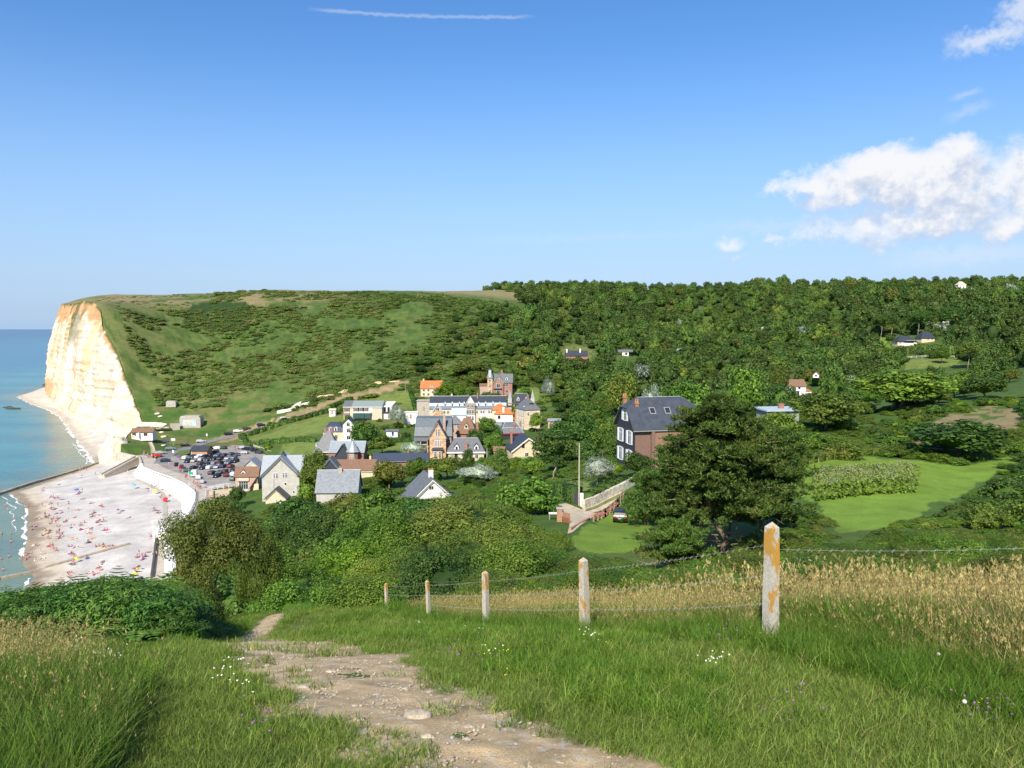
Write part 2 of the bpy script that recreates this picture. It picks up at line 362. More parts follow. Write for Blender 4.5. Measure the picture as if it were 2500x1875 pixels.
# path centre line (for colours and grass)
PATH = [P(1480, 2000, 3.2), P(1215, 1875, 4.1), P(1025, 1800, 5.0), P(880, 1700, 6.5), P(775, 1640, 8.6), P(695, 1600, 11), P(620, 1562, 15), P(605, 1545, 19), P(650, 1525, 24), P(690, 1508, 30), P(720, 1495, 36)]
PATHW = [.95, .9, .85, .98, 1.05, .95, .75, .55, .4, .35, .2]
pxy = [(p.x, p.y) for p in PATH]
def path_mask(x, y):
    best = np.full(x.shape, 9.0)
    for i in range(len(pxy)-1):
        ax, ay = pxy[i]; bx, by = pxy[i+1]; L2 = (bx-ax)**2+(by-ay)**2
        t = np.clip(((x-ax)*(bx-ax)+(y-ay)*(by-ay))/L2, 0, 1)
        wd = PATHW[i]*(1-t)+PATHW[i+1]*t
        best = np.minimum(best, np.hypot(x-ax-t*(bx-ax), y-ay-t*(by-ay))/wd)
    return best       # <1 inside
# ---- ground kinds painted as albedo
LAWNS = [  # (pixel outline, z guess) big mown areas: name, polygon in pixels with distance
    ('lawn', [(600,1075,372),(690,1055,372),(790,1010,418),(850,1012,415),(835,1040,370),(760,1060,350),(690,1072,355)]),
]
def near_of(px, py):  # ground point seen at a pixel: march along the ray
    r = ray(px, py); ts = np.geomspace(3, 1300, 900); k = ts/r.y
    X = r.x*k; Y = ts; Z = EYE+r.z*k; H = h0(X, Y); j = np.argmax(H >= Z)
    if H[j] < Z[j]: j = len(ts)-1
    a, b = ts[max(j-1, 0)], ts[j]
    for _ in range(12):
        m = (a+b)/2; kk = m/r.y
        if h0(np.array([r.x*kk]), np.array([m]))[0] >= EYE+r.z*kk: b = m
        else: a = m
    return (r.x*b/r.y, b)
def pixpoly(pts): return [near_of(*p) for p in pts]
POLY = dict(
    meadow=pixpoly([(1885,1148),(1990,1122),(2120,1116),(2260,1128),(2350,1138),(2480,1106),(2495,1130),(2400,1175),(2300,1225),(2180,1290),(2060,1300),(2000,1262),(1985,1225),(1880,1190)]),
    lawn_a=pixpoly([(600,1072),(690,1048),(760,1022),(800,1010),(842,1018),(838,1040),(790,1056),(720,1068),(640,1075)]),
    lawn_b=pixpoly([(690,1085),(750,1070),(775,1088),(770,1112),(700,1120),(680,1105)]),
    lawn_c=pixpoly([(935,1078),(1010,1074),(1020,1090),(1000,1108),(930,1105)]),
    lawn_d=pixpoly([(880,975),(985,950),(1012,965),(1015,1000),(950,1010),(975,985)]),
    lawn_e=pixpoly([(1250,948),(1320,945),(1330,965),(1300,985),(1250,965)]),
    lawn_f=pixpoly([(1345,1170),(1410,1170),(1500,1215),(1420,1215),(1370,1190)]),
    lawn_g=pixpoly([(1402,1312),(1432,1280),(1500,1243),(1570,1238),(1600,1290),(1570,1350),(1480,1356),(1405,1345)]),
    clearing=pixpoly([(1350,900),(1365,855),(1400,840),(1445,850),(1450,875),(1400,880)]),
    lane_verge=pixpoly([(490,1240),(560,1205),(640,1215),(660,1235),(600,1290),(520,1290)]),
    dirt=pixpoly([(520,1072),(600,1042),(680,1018),(760,990),(830,965),(900,950),(975,928),(1005,930),(960,950),(860,975),(790,1000),(700,1022),(620,1052),(545,1082)]),
    drive=pixpoly([(1350,1235),(1380,1230),(1420,1245),(1480,1220),(1510,1195),(1520,1205),(1490,1232),(1450,1258),(1425,1280),(1400,1300),(1385,1306),(1390,1285),(1392,1268),(1355,1256)]),
    lodge=pixpoly([(2140,830),(2160,820),(2175,845),(2150,870),(2130,860)]),
    lodgeb=pixpoly([(2205,880),(2340,872),(2345,895),(2210,900)]),
    drygrassr=pixpoly([(2190,1110),(2230,1060),(2300,1020),(2420,990),(2495,1000),(2495,1060),(2420,1050),(2300,1060),(2250,1110)]),
    patch=pixpoly([(445,785),(470,745),(520,735),(600,740),(620,770),(590,800),(520,805)]),
)
g_pale = np.array((.15, .17, .05)); g_green = np.array((.062, .115, .02)); g_dark = np.array((.032, .066, .014)); g_dry = np.array((.27, .225, .11))
g_lawn = np.array((.15, .20, .045)); g_dirt = np.array((.34, .25, .15)); g_chalk = np.array((.62, .57, .46)); g_earth = np.array((.16, .12, .065)); g_bright = np.array((.145, .24, .028))
def ground_col(x, y, z):
    a = fbm(x/18, y/18, seed=21, oct=5); b = fbm(x/60, y/60, seed=31, oct=4); c = fbm(x/6, y/6, seed=41, oct=4)
    def mx(p, q, f): return p+(q-p)*f[..., None]
    col = np.broadcast_to(g_green, x.shape+(3,)).copy()
    far = sstep(y, 330, 400)
    col = mx(col, np.array((.06, .105, .024)), (.35+.5*sstep(a, .38, .58))*far)
    col = mx(col, g_pale*.8, sstep(c+.3*(b-.5), .5, .68)*far*.6*(1-sstep(x, -60, 120)))
    fine = fbm(x/3.2, y/3.2, seed=24, oct=4); col = mx(col, np.array((.045, .085, .018)), sstep(fine, .48, .60)*.65*far); col = mx(col, np.array((.115, .165, .035)), sstep(fbm(x/4.5, y/4.5, seed=25, oct=4), .52, .64)*.5*far)
    # the dry top and sea side of the far hill
    sea = (1-sstep(x-Lx(y), 10, 120))
    col = mx(col, g_pale, sea*sstep(c, .38, .55)*far*.9)
    top = sstep(z, 74, 84)*(1-sstep(x, -190, -90))*far
    col = mx(col, g_dry*.85, top*sstep(a, .35, .55)*.9)
    low = (1-sstep(z, 14, 34))*far*(1-sstep(x, -40, 20))
    col = mx(col, np.array((.15, .17, .045)), low*sstep(a, .38, .55)*.85); col = mx(col, np.array((.05, .12, .018)), low*sstep(b, .52, .6)*.8); col = mx(col, np.array((.20, .17, .07)), low*sstep(fbm(x/11, y/5, seed=23), .56, .66)*.6)
    col = mx(col, g_dry, (sstep(y, 690, 760)*(1-sstep(x, 60, 150)))*.8)
    # near hilltop
    near = 1-sstep(y, 45, 80)
    col = mx(col, np.array((.13, .165, .045)), near*.9); col = mx(col, g_earth, near*sstep(fbm(x*1.3, y*1.3, seed=3), .5, .7)*.5)
    for k, cc in (('meadow', g_bright), ('lawn_a', g_lawn), ('lawn_b', g_lawn), ('lawn_c', g_lawn), ('lawn_d', g_lawn*.95), ('lawn_e', g_lawn), ('lawn_f', g_lawn), ('lawn_g', g_bright), ('clearing', g_pale), ('lane_verge', g_green),
                  ('dirt', np.array((.30, .23, .12))), ('drygrassr', g_dry*.8), ('lodge', g_bright), ('lodgeb', g_lawn), ('patch', g_dark*.9)):
        pl = POLY[k]; xs = [p[0] for p in pl]; ys = [p[1] for p in pl]
        sel = (x > min(xs)-5) & (x < max(xs)+5) & (y > min(ys)-5) & (y < max(ys)+5)
        if not sel.any(): continue
        wv = (fbm(x[sel]/4, y[sel]/4, seed=77)-.5)*3
        ins = inpoly(pl, x[sel]+wv, y[sel]-wv)
        if k in ('dirt', 'drygrassr', 'clearing'): ins = ins & (fbm(x[sel]/5, y[sel]/5, seed=78) > (.22 if k == 'dirt' else .38))
        cs = col[sel]; cs[ins] = cc*(0.85+.3*c[sel][ins])[:, None]; col[sel] = cs
    return col
# ---- terrain mesh
ys = np.concatenate([np.linspace(-40, -1, 20), [0], (np.geomspace(1.5, 1500, 620))])
nc = 640; u = np.linspace(-1, 1, nc)
X = np.zeros((len(ys), nc)); Y = np.zeros_like(X)
for i, y in enumerate(ys):
    k = np.interp(y, [0, 5, 30, 200, 600], [5.5, 4.5, 3.0, .5, .01])
    xn = np.sinh(k*u)/np.sinh(k); Rr = .74*max(y, 0)+70
    X[i] = np.where(u < 0, -float(Lx(y))*xn, Rr*xn); Y[i] = y
Z = hill(X, Y)
cols = ground_col(X, Y, Z)
# skirt on the seaward side
Z[:, 0] -= np.where(ys < 415, np.maximum(Z[:, 0]-1, 0)*.9, 3)
V = np.stack([X, Y, Z], -1).reshape(-1, 3)
m_ground = vcol_mat('grassy_ground', 5.0, .4, .5, .06)
me = np_mesh('ground', V, grid_faces(len(ys), nc), m_ground, True, cols.reshape(-1, 3))
tag(mesh_obj('ground', me), kind='structure')
# ---- beach
yb = np.concatenate([np.linspace(110, 360, 260), np.linspace(362, 850, 200)]); nb = 150; t = np.linspace(-.6, 1.12, nb)
XB = np.array([Wx(y)+(t)*((Lx(y) if y < 415 else Lx(y)-12)-Wx(y)+ (3 if y < 300 else 0)) for y in yb]); YB = np.repeat(yb[:, None], nb, 1)
ZB = beach_z(XB, YB)
dW = XB-Wx(YB); a = fbm(XB/4, YB/4, seed=4); b_ = fbm(XB/14, YB/14, seed=14)
pale = np.array((.52, .495, .455)); sand = np.array((.50, .43, .32)); wet = np.array((.26, .215, .155))
cb = pale[None, None]*(.86+.28*a[..., None])
f = (1-sstep(dW+6*(b_-.5), 6, 13))[..., None]; cb = cb+(sand-cb)*f*.85
f = (1-sstep(dW+5*(a-.5), 2.5, 6))[..., None]; cb = cb+(wet-cb)*f
f = (sstep(YB, 350, 380))[..., None]*.55; cb = cb+(np.array((.6, .54, .45))-cb)*f
f = (1-sstep(dW, -7, 0.3))[..., None]; cb = cb+(np.array((.12, .17, .13))-cb)*f
m_beach = vcol_mat('pebbles', 2.2, .22, .5, .08, mid=.12)
tag(mesh_obj('beach', np_mesh('beach', np.stack([XB, YB, ZB], -1).reshape(-1, 3), grid_faces(len(yb), nb), m_beach, True, cb.reshape(-1, 3))), kind='structure')
# ---- sea
m = bpy.data.materials.new('sea_water'); m.use_nodes = True; t_ = m.node_tree; n = N(t_); t_.nodes.clear()
bs = n.new('ShaderNodeBsdfPrincipled'); o_ = n.new('ShaderNodeOutputMaterial'); t_.links.new(bs.outputs[0], o_.inputs[0])
geo = n.new('ShaderNodeNewGeometry').outputs['Position']; sx, sy, sz = n.sep(geo)
a_ = n.new('ShaderNodeAttribute', attribute_name='Col').outputs['Color']
st = n.vmath('MULTIPLY', geo, (.6, 1.6, 1.0))
nz = n.noise(st, .011, 4, .6); c_ = n.mix(n.ramp(nz, .38, .62, 0, .35), a_, (.018, .095, .15))
t_.links.new(c_, bs.inputs['Base Color']); bs.inputs['Roughness'].default_value = .22; bs.inputs['Specular IOR Level'].default_value = .35; bs.inputs['IOR'].default_value = 1.33
bp = n.new('ShaderNodeBump'); bp.inputs['Strength'].default_value = .55; bp.inputs['Distance'].default_value = .5
t_.links.new(n.math('ADD', n.noise(st, .35, 4, .6), n.math('MULTIPLY', n.noise(st, .06, 3, .6), 1.5)), bp.inputs['Height']); t_.links.new(bp.outputs[0], bs.inputs['Normal'])
ysea = np.concatenate([np.linspace(-600, 90, 12), np.linspace(100, 900, 300), np.geomspace(910, 45000, 50)])
dsh = np.concatenate([[0], np.geomspace(.6, 500, 70), np.geomspace(550, 40000, 25)])
XS = np.array([(Wx(y)+24 if y < 1000 else -516)-dsh for y in ysea]); YS = np.repeat(ysea[:, None], len(dsh), 1)
ds = Wx(YS)-XS
shal = np.array((.19, .25, .17)); turq = np.array((.085, .25, .25)); deep = np.array((.04, .165, .24)); off = np.array((.014, .075, .155))
def mx3(p, q, f): return p+(q-p)*f[..., None]
cs = np.broadcast_to(shal, XS.shape+(3,)).copy()
cs = mx3(cs, turq, sstep(ds+14*(fbm(XS/9, YS/22, seed=6)-.5), 1, 34)); cs = mx3(cs, deep, sstep(ds+80*(fbm(XS/60, YS/60, seed=8)-.5), 60, 330)); cs = mx3(cs, off, sstep(ds, 500, 4000))
# weed-brown swirls near the far shore
swirl = sstep(fbm(XS/3.5+YS/30, YS/20, seed=66), .55, .7)*(1-sstep(ds, 15, 45))*sstep(YS, 280, 330)*(1-sstep(YS, 430, 520))
cs = mx3(cs, np.array((.24, .23, .13)), swirl*.8)
tag(mesh_obj('sea', np_mesh('sea', np.stack([XS, YS, 0*XS+.02], -1).reshape(-1, 3), grid_faces(len(ysea), len(dsh)), m, True, cs.reshape(-1, 3))), kind='structure')
# surf line
m_foam = mat('foam', (.8, .82, .82), .6)
def surf(y0, y1, off, wmax, seed):
    yy = np.arange(y0, y1, .5); ctr = Wx(yy)-off+1.6*(fbm(yy/7, yy*0, seed=seed)-.5)*2
    wd = wmax*np.clip(fbm(yy/3.5, yy*0+3, seed=seed+1)*2.6-.75, 0.02, 1.3)
    q = np.linspace(-1, 1, 4)
    XX = ctr[:, None]+wd[:, None]*(q[None]+.35*(fbm(yy[:, None]*1.3+q*0, q[None]*3+yy[:, None]*0, seed=seed+5)-.5)); YY = np.repeat(yy[:, None], 4, 1); ZZ = .09-.05*q[None]**2+0*XX
    return np.stack([XX, YY, ZZ], -1).reshape(-1, 3), grid_faces(len(yy), 4)
vv, ff, k0 = [], [], 0
for y0, y1, off, wm, sd_ in ((352, 480, .6, 1.3, 71), (480, 700, .8, .8, 81), (205, 287, .4, .75, 91), (165, 190, 1, .6, 95), (230, 285, 4.5, .25, 99), (352, 420, 3.8, .35, 105)):
    v1, f1 = surf(y0, y1, off, wm, sd_); vv.append(v1); ff.append(f1+k0); k0 += len(v1)
tag(mesh_obj('surf', np_mesh('surf', np.concatenate(vv), np.concatenate(ff), m_foam, True)), label='white foam breaking along the shingle', cat='surf', kind='stuff')
# ---- chalk cliff
cy = np.concatenate([np.arange(405, 792, .8), np.full(1, 793.)])
edge_extra = [(793, -466), (806, -462), (835, -440)]
top_x = Lx(cy); top_z = hill(top_x+1.0, cy)
def cl(y): return np.interp(y, [400, 430, 530, 667, 781, 800], [6, 12, 15, 15, 13, 12])
base_x = top_x-cl(cy)
ncv = 90
s = np.linspace(0, 1, ncv)
XC = np.zeros((len(cy), ncv)); YC = np.zeros_like(XC); ZC = np.zeros_like(XC)
zb = beach_z(base_x, cy)-.8
for j, tt in enumerate(s):
    prof = tt**1.0 if True else 0
    XC[:, j] = base_x+(top_x-base_x)*(.55*tt+.45*tt**4); YC[:, j] = cy; ZC[:, j] = zb+(top_z+.35-zb)*tt
seg = cy[:, None]+0*XC
flut = (fbm(seg/9, ZC/90, seed=51, oct=5)-.5)*13+(fbm(seg/2.6, ZC/16, seed=52, oct=4)-.5)*5.0+(fbm(seg/40, ZC/80, seed=53)-.5)*12
bed = (vnoise(seg/30, ZC/1.6, seed=54)-.5)*1.5
env = np.sin(np.pi*np.clip(s, 0, 1)**.8)**.5*.85+.15
env[-1] = 0.05; env[-2] = .2
talus = np.maximum(0, 1-s*9)*5*fbm(cy/8, cy*0, seed=58)[:, None]
disp = (flut+bed)*env[None]-talus
XC += disp*.83; YC += disp*.5
# the far corner: turn inland
corner = np.linspace(0, 1, 14)[1:]
Xc2 = XC[-1][None]+corner[:, None]*34; Yc2 = YC[-1][None]+corner[:, None]*22+0*Xc2; Zc2 = np.repeat(ZC[-1][None], 13, 0)
XC = np.concatenate([XC, Xc2]); YC = np.concatenate([YC, Yc2]); ZC = np.concatenate([ZC, Zc2])
ccy = np.concatenate([cy, 793+corner*20])
white = np.array((.64, .595, .51)); cream = np.array((.60, .49, .35)); ochre = np.array((.48, .28, .13)); oliv = np.array((.10, .11, .04)); yel = np.array((.70, .52, .28))
sg = ccy[:, None]+0*XC; relz = np.repeat(s[None], len(ccy), 0); hgt_ = ZC
streakn = fbm(sg/7, hgt_/45, seed=61, oct=4); st2 = fbm(sg/2.0, hgt_/30, seed=62, oct=4); big = fbm(sg/30, hgt_/30, seed=63)
ccol = np.broadcast_to(white, XC.shape+(3,)).copy()
lines = sstep(vnoise(sg/40, hgt_/.9, seed=64), .6, .72)*.75
ccol = mx3(ccol, cream, np.clip(lines+sstep(st2, .45, .65)*.6, 0, 1)); ccol = mx3(ccol, np.array((.30, .27, .22)), sstep(fbm(sg/1.6, hgt_/4, seed=68, oct=4), .64, .72)*.55)
farw = sstep(sg, 560, 640)
ccol = mx3(ccol, np.array((.72, .55, .40)), farw*.6)
ccol = mx3(ccol, ochre*1.15, sstep(streakn, .50, .62)*farw*.62)
ccol = mx3(ccol, yel, sstep(streakn, .56, .66)*(1-farw)*.75)
ccol = mx3(ccol, ochre, np.exp(-((sg-556-.15*(60-hgt_))/5)**2)*.85*sstep(relz, -.2, .1)*(1-sstep(relz, .75, .9)))
ccol = mx3(ccol, ochre, (1-sstep(relz+.25*(streakn-.5), .10, .24))*sstep(sg, 655, 680)*.9)
capn = fbm(sg/6, hgt_/6, seed=67); caplim = np.interp(sg, [400, 470, 520, 560, 700, 800], [.99, .97, .93, .86, .80, .84])
cap = sstep(relz+.22*(capn-.5)+.12*(streakn-.5), caplim-.03, caplim+.03)
ccol = mx3(ccol, ochre, cap*.95)
ccol = mx3(ccol, oliv, (sstep(big+.4*(capn-.5), .52, .6)*np.exp(-((sg-615)/55)**2)*sstep(relz, .55, .68)*.9))
ccol = mx3(ccol, oliv*.9, (sstep(relz, .965, .99)*sstep(capn, .3, .45)*.9))
m_chalk = vcol_mat('chalk', 1.6, .12, .35, .25, mid=.08)
tag(mesh_obj('chalk_cliff', np_mesh('cliff', np.stack([XC, YC, ZC], -1).reshape(-1, 3), grid_faces(len(XC), ncv)[:, ::-1], m_chalk, True, ccol.reshape(-1, 3))), kind='structure')
# ---- dirt path: a thin worn layer over the ground
rows = np.geomspace(2.2, 36, 560); cells = []
XPm = []; 
for y in rows:
    cxp = np.interp(y, [p[1] for p in pxy], [p[0] for p in pxy]); XPm.append(cxp+np.linspace(-2.6, 2.6, 170))
XPm = np.array(XPm); YPm = np.repeat(rows[:, None], 170, 1)
pm = path_mask(XPm, YPm)+.9*(fbm(XPm*1.7, YPm*1.7, seed=44, oct=5)-.5)+.25*(fbm(XPm*9, YPm*9, seed=45)-.5)
ZPm = hill(XPm, YPm)+.012+.06*(fbm(XPm*3, YPm*3, seed=46, oct=5)-.5)*np.clip(1.2-pm, 0, 1)
ff = grid_faces(*XPm.shape); keep = (pm.reshape(-1)[ff].mean(1) < .98); ff = ff[keep]
pc = np.array((.56, .415, .23)); cpm = pc[None, None]*(.7+.6*fbm(XPm*5, YPm*5, seed=47, oct=5)[..., None])
cpm = mx3(cpm, np.array((.20, .19, .08)), sstep(pm+.8*(fbm(XPm*2.5, YPm*2.5, seed=48)-.5), .6, .95)*.7)
cpm = mx3(cpm, np.array((.62, .57, .46)), sstep(fbm(XPm*16, YPm*16, seed=49, oct=4), .62, .7)*.6)
used = np.unique(ff); remap = np.zeros(XPm.size, int); remap[used] = np.arange(len(used))
vp = np.stack([XPm, YPm, ZPm], -1).reshape(-1, 3)[used]
m_path = vcol_mat('stony_earth', 60.0, .35, .8, .02, mid=4.0)
tag(mesh_obj('dirt_path', np_mesh('path', vp, remap[ff], m_path, True, cpm.reshape(-1, 3)[used])), kind='structure')
# ============================================================ BUILDINGS
HOUSES_XY = []
WHITE = mat('white_paint', (.78, .77, .74), .7, var=.08); CREAM = mat('cream_render', (.66, .55, .38), .9, var=.15, vscale=.8); GREYR = mat('grey_render', (.47, .46, .41), .9, var=.12, vscale=.7)
STONE = mat('pale_stone', (.58, .50, .38), .9, var=.25, vscale=2.5); CONC = mat('concrete', (.42, .39, .33), .95, var=.25, vscale=1.5)
LSLATE = mat('light_slate', (.27, .31, .34), .5, .5, var=.15, vscale=2); ZINC = mat('zinc_sheet', (.45, .53, .58), .4, .5, var=.1, vscale=1); GSLATE = mat('grey_slate', (.135, .145, .155), .55, .5, var=.25, vscale=2.2)
DSLATE = mat('dark_slate', (.040, .048, .062), .5, .5, var=.3, vscale=2.5); BROWNT = mat('brown_tile', (.21, .125, .082), .85, var=.25, vscale=2.5); ORANGE = mat('orange_tile', (.50, .17, .06), .8, var=.3, vscale=2)
GLASS = mat('window_glass', (.03, .035, .045), .12, .6); BLACKW = mat('black_slate_cladding', (.035, .034, .044), .6, .4, var=.2, vscale=3); BLUEW = mat('bluish_trim', (.42, .62, .70), .6); REDW = mat('red_trim', (.28, .02, .03), .6)
TERRA = mat('terracotta', (.44, .22, .10), .8, var=.3); METAL = mat('dull_metal', (.3, .31, .32), .5, .5); WOOD = mat('weathered_wood', (.33, .24, .15), .9, var=.3, vscale=5); BLACK = mat('black_paint', (.015, .015, .018), .4)
def brick_mat(name, c1, c2, c3, sc=1.0):
    m = bpy.data.materials.new(name); m.use_nodes = True; t = m.node_tree; n = N(t); t.nodes.clear()
    b = n.new('ShaderNodeBsdfPrincipled'); o = n.new('ShaderNodeOutputMaterial'); t.links.new(b.outputs[0], o.inputs[0]); b.inputs['Roughness'].default_value = .9
    tco = n.new('ShaderNodeTexCoord').outputs['Object']; x, y, z = n.sep(tco); br = n.new('ShaderNodeTexBrick')
    n.put(br.inputs['Vector'], n.comb(n.math('ADD', x, y), z, 0.0)); br.inputs['Scale'].default_value = sc
    for k, c in (('Color1', c1), ('Color2', c2), ('Mortar', c3)): br.inputs[k].default_value = (*c, 1)
    br.inputs['Mortar Size'].default_value = .012; br.inputs['Brick Width'].default_value = .5; br.inputs['Row Height'].default_value = .25
    t.links.new(br.outputs[0], b.inputs['Base Color']); return m
BRICK = brick_mat('red_brick', (.36, .17, .12), (.27, .12, .085), (.42, .34, .28), 2.0); BRICKO = brick_mat('orange_brick', (.42, .23, .13), (.33, .17, .10), (.5, .42, .3), 2.0)
BANDED = brick_mat('banded_brick', (.40, .19, .12), (.66, .48, .26), (.5, .4, .3), .55); PINKB = brick_mat('pale_brick', (.48, .34, .27), (.40, .27, .21), (.5, .42, .35), 2.0)
def box_bm(bm, x0, x1, y0, y1, z0, z1):
    vs = [bm.verts.new(p) for p in ((x0,y0,z0),(x1,y0,z0),(x1,y1,z0),(x0,y1,z0),(x0,y0,z1),(x1,y0,z1),(x1,y1,z1),(x0,y1,z1))]
    for f in ((0,3,2,1),(4,5,6,7),(0,1,5,4),(1,2,6,5),(2,3,7,6),(3,0,4,7)): bm.faces.new([vs[i] for i in f])
def box(name, x0, x1, y0, y1, z0, z1, m, parent=None, bev=0):
    bm = bmesh.new(); box_bm(bm, x0, x1, y0, y1, z0, z1)
    if bev: bmesh.ops.bevel(bm, geom=bm.edges[:], offset=bev, segments=2, affect='EDGES')
    return mesh_obj(name, bm, m, parent)
def slab_bm(bm, polys, th=.2):
    """roof planes: each polygon gets a thickness of its own downwards"""
    for p in polys:
        p = [Vector(q) for q in p]; nrm = (p[1]-p[0]).cross(p[2]-p[0]).normalized()
        if nrm.z < 0: p = p[::-1]; nrm = -nrm
        a = [bm.verts.new(q+nrm*th*.55) for q in p]; b = [bm.verts.new(q-nrm*th*.45) for q in p]
        bm.faces.new(a); bm.faces.new(b[::-1])
        for i in range(len(p)): j = (i+1) % len(p); bm.faces.new((a[i], b[i], b[j], a[j]))
def roof_planes(kind, w, d, eh, rh, ov=.45, x0=None, hipl=None):
    """planes over the box x in [-w/2,w/2], y in [0,d]"""
    X0, X1, Y0, Y1 = -w/2-ov, w/2+ov, -ov, d+ov; z = eh; R_ = eh+rh
    sl = rh/(d/2) if kind != 'gy' else rh/(w/2); ze = eh-sl*ov
    if kind == 'gx': return [[(X0,Y0,ze),(X1,Y0,ze),(X1,d/2,R_),(X0,d/2,R_)], [(X1,Y1,ze),(X0,Y1,ze),(X0,d/2,R_),(X1,d/2,R_)]]
    if kind == 'gy': return [[(X0,Y0,ze),(0,Y0,R_),(0,Y1,R_),(X0,Y1,ze)], [(X1,Y0,ze),(X1,Y1,ze),(0,Y1,R_),(0,Y0,R_)]]
    if kind == 'hip':
        h = hipl if hipl is not None else min(w, d)/2
        if w >= d: a, b = (-w/2+h, d/2, R_), (w/2-h, d/2, R_)
        else: a, b = (0, h, R_), (0, d-h, R_)
        if w >= d: return [[(X0,Y0,ze),(X1,Y0,ze),b,a], [(X1,Y1,ze),(X0,Y1,ze),a,b], [(X0,Y1,ze),(X0,Y0,ze),a], [(X1,Y0,ze),(X1,Y1,ze),b]]
        return [[(X0,Y0,ze),(X1,Y0,ze),a], [(X1,Y1,ze),(X0,Y1,ze),b], [(X0,Y1,ze),(X0,Y0,ze),a,b], [(X1,Y0,ze),(X1,Y1,ze),b,a]]
    if kind == 'flat': return [[(X0,Y0,eh+.25),(X1,Y0,eh+.25),(X1,Y1,eh+.25),(X0,Y1,eh+.25)]]
    if kind == 'half':      # gable roof with clipped ends (ridge along x)
        c = rh*.38; s_ = d/2*(1-c/rh) ; zc = R_-c; yc = (d/2)*(1-c/rh)
        P0 = [[(X0,Y0,ze),(X1,Y0,ze),(X1,yc,zc),(w/2-d*.22,d/2,R_),(-w/2+d*.22,d/2,R_),(X0,yc,zc)], [(X1,Y1,ze),(X0,Y1,ze),(X0,d-yc,zc),(-w/2+d*.22,d/2,R_),(w/2-d*.22,d/2,R_),(X1,d-yc,zc)],
              [(X0,d-yc,zc),(X0,yc,zc),(-w/2+d*.22,d/2,R_)], [(X1,yc,zc),(X1,d-yc,zc),(w/2-d*.22,d/2,R_)]]
        return P0
    if kind == 'mansard':
        i = 1.1; l = rh*.52; q = [(X0,Y0,eh),(X1,Y0,eh),(X1,Y1,eh),(X0,Y1,eh)]; t = [(-w/2+i,i,eh+l),(w/2-i,i,eh+l),(w/2-i,d-i,eh+l),(-w/2+i,d-i,eh+l)]
        a, b = (-w/2+i+1.5, d/2, R_), (w/2-i-1.5, d/2, R_)
        return [[q[0],q[1],t[1],t[0]],[q[1],q[2],t[2],t[1]],[q[2],q[3],t[3],t[2]],[q[3],q[0],t[0],t[3]],[t[0],t[1],b,a],[t[2],t[3],a,b],[t[3],t[0],a],[t[1],t[2],b]]
WIN = {}
def window(par, face, u, z, w, h, hw, d, fm=WHITE, shut=None, mull=1, arch=False, off=0.0):
    """window on a face of the box: frame with a pane child"""
    key = (round(w, 2), round(h, 2), fm.name, mull)
    if key not in WIN:
        bm = bmesh.new(); t = .11
        for a, b, c_, e in ((-w/2-t, -w/2, 0, h), (w/2, w/2+t, 0, h), (-w/2-t, w/2+t, h, h+t), (-w/2-t-.05, w/2+t+.05, -t, 0)): box_bm(bm, a, b, -.09, .03, c_, e)
        for k in range(mull):
            xm = -w/2+w*(k+1)/(mull+1); box_bm(bm, xm-.035, xm+.035, -.06, .02, 0, h)
        if h > 1.3: box_bm(bm, -w/2, w/2, -.055, .02, h*.68, h*.68+.06)
        me = bpy.data.meshes.new('window'); bm.to_mesh(me); bm.free(); me.materials.append(fm)
        bm = bmesh.new(); box_bm(bm, -w/2, w/2, -.035, .02, 0, h); pe = bpy.data.meshes.new('pane'); bm.to_mesh(pe); bm.free(); pe.materials.append(GLASS)
        WIN[key] = (me, pe)
    me, pe = WIN[key]
    loc, rz = {'f': ((u, -off, z), 0), 'b': ((u, d+off, z), math.pi), 'l': ((-hw-off, u, z), -math.pi/2), 'r': ((hw+off, u, z), math.pi/2)}[face]
    o = mesh_obj('window', me, (), par, loc, (0, 0, rz)); mesh_obj('pane', pe, (), o)
    if shut:
        for s_ in (-1, 1):
            q = box('shutter', -.0, 0, 0, 0, 0, 0, shut, o); q.data = _shut(w, h, shut, s_)
    return o
def _shut(w, h, m, s_):
    k = ('sh', round(w, 2), round(h, 2), m.name, s_)
    if k not in WIN:
        bm = bmesh.new(); a = s_*(w/2+.13); b = a+s_*w*.5; box_bm(bm, min(a, b), max(a, b), -.13, -.04, -.05, h+.05)
        for i in range(1, 3): box_bm(bm, min(a, b)+.04, max(a, b)-.04, -.145, -.13, h*i/3-.03, h*i/3+.03)
        me = bpy.data.meshes.new('shutter'); bm.to_mesh(me); bm.free(); me.materials.append(m); WIN[k] = me
    return WIN[k]
def chimney(par, x, y, z0, z1, w=.8, d=.5, m=None, pots=2):
    bm = bmesh.new(); box_bm(bm, x-w/2, x+w/2, y-d/2, y+d/2, z0, z1); box_bm(bm, x-w/2-.07, x+w/2+.07, y-d/2-.07, y+d/2+.07, z1-.3, z1-.1)
    c = mesh_obj('chimney', bm, m or BRICK, par)
    for i in range(pots):
        bm = bmesh.new(); bmesh.ops.create_cone(bm, cap_ends=True, segments=8, radius1=.15, radius2=.11, depth=.55, matrix=Matrix.Translation((x+(i-(pots-1)/2)*.35, y, z1+.27)))
        mesh_obj('chimney_pot', bm, TERRA, c)
    return c
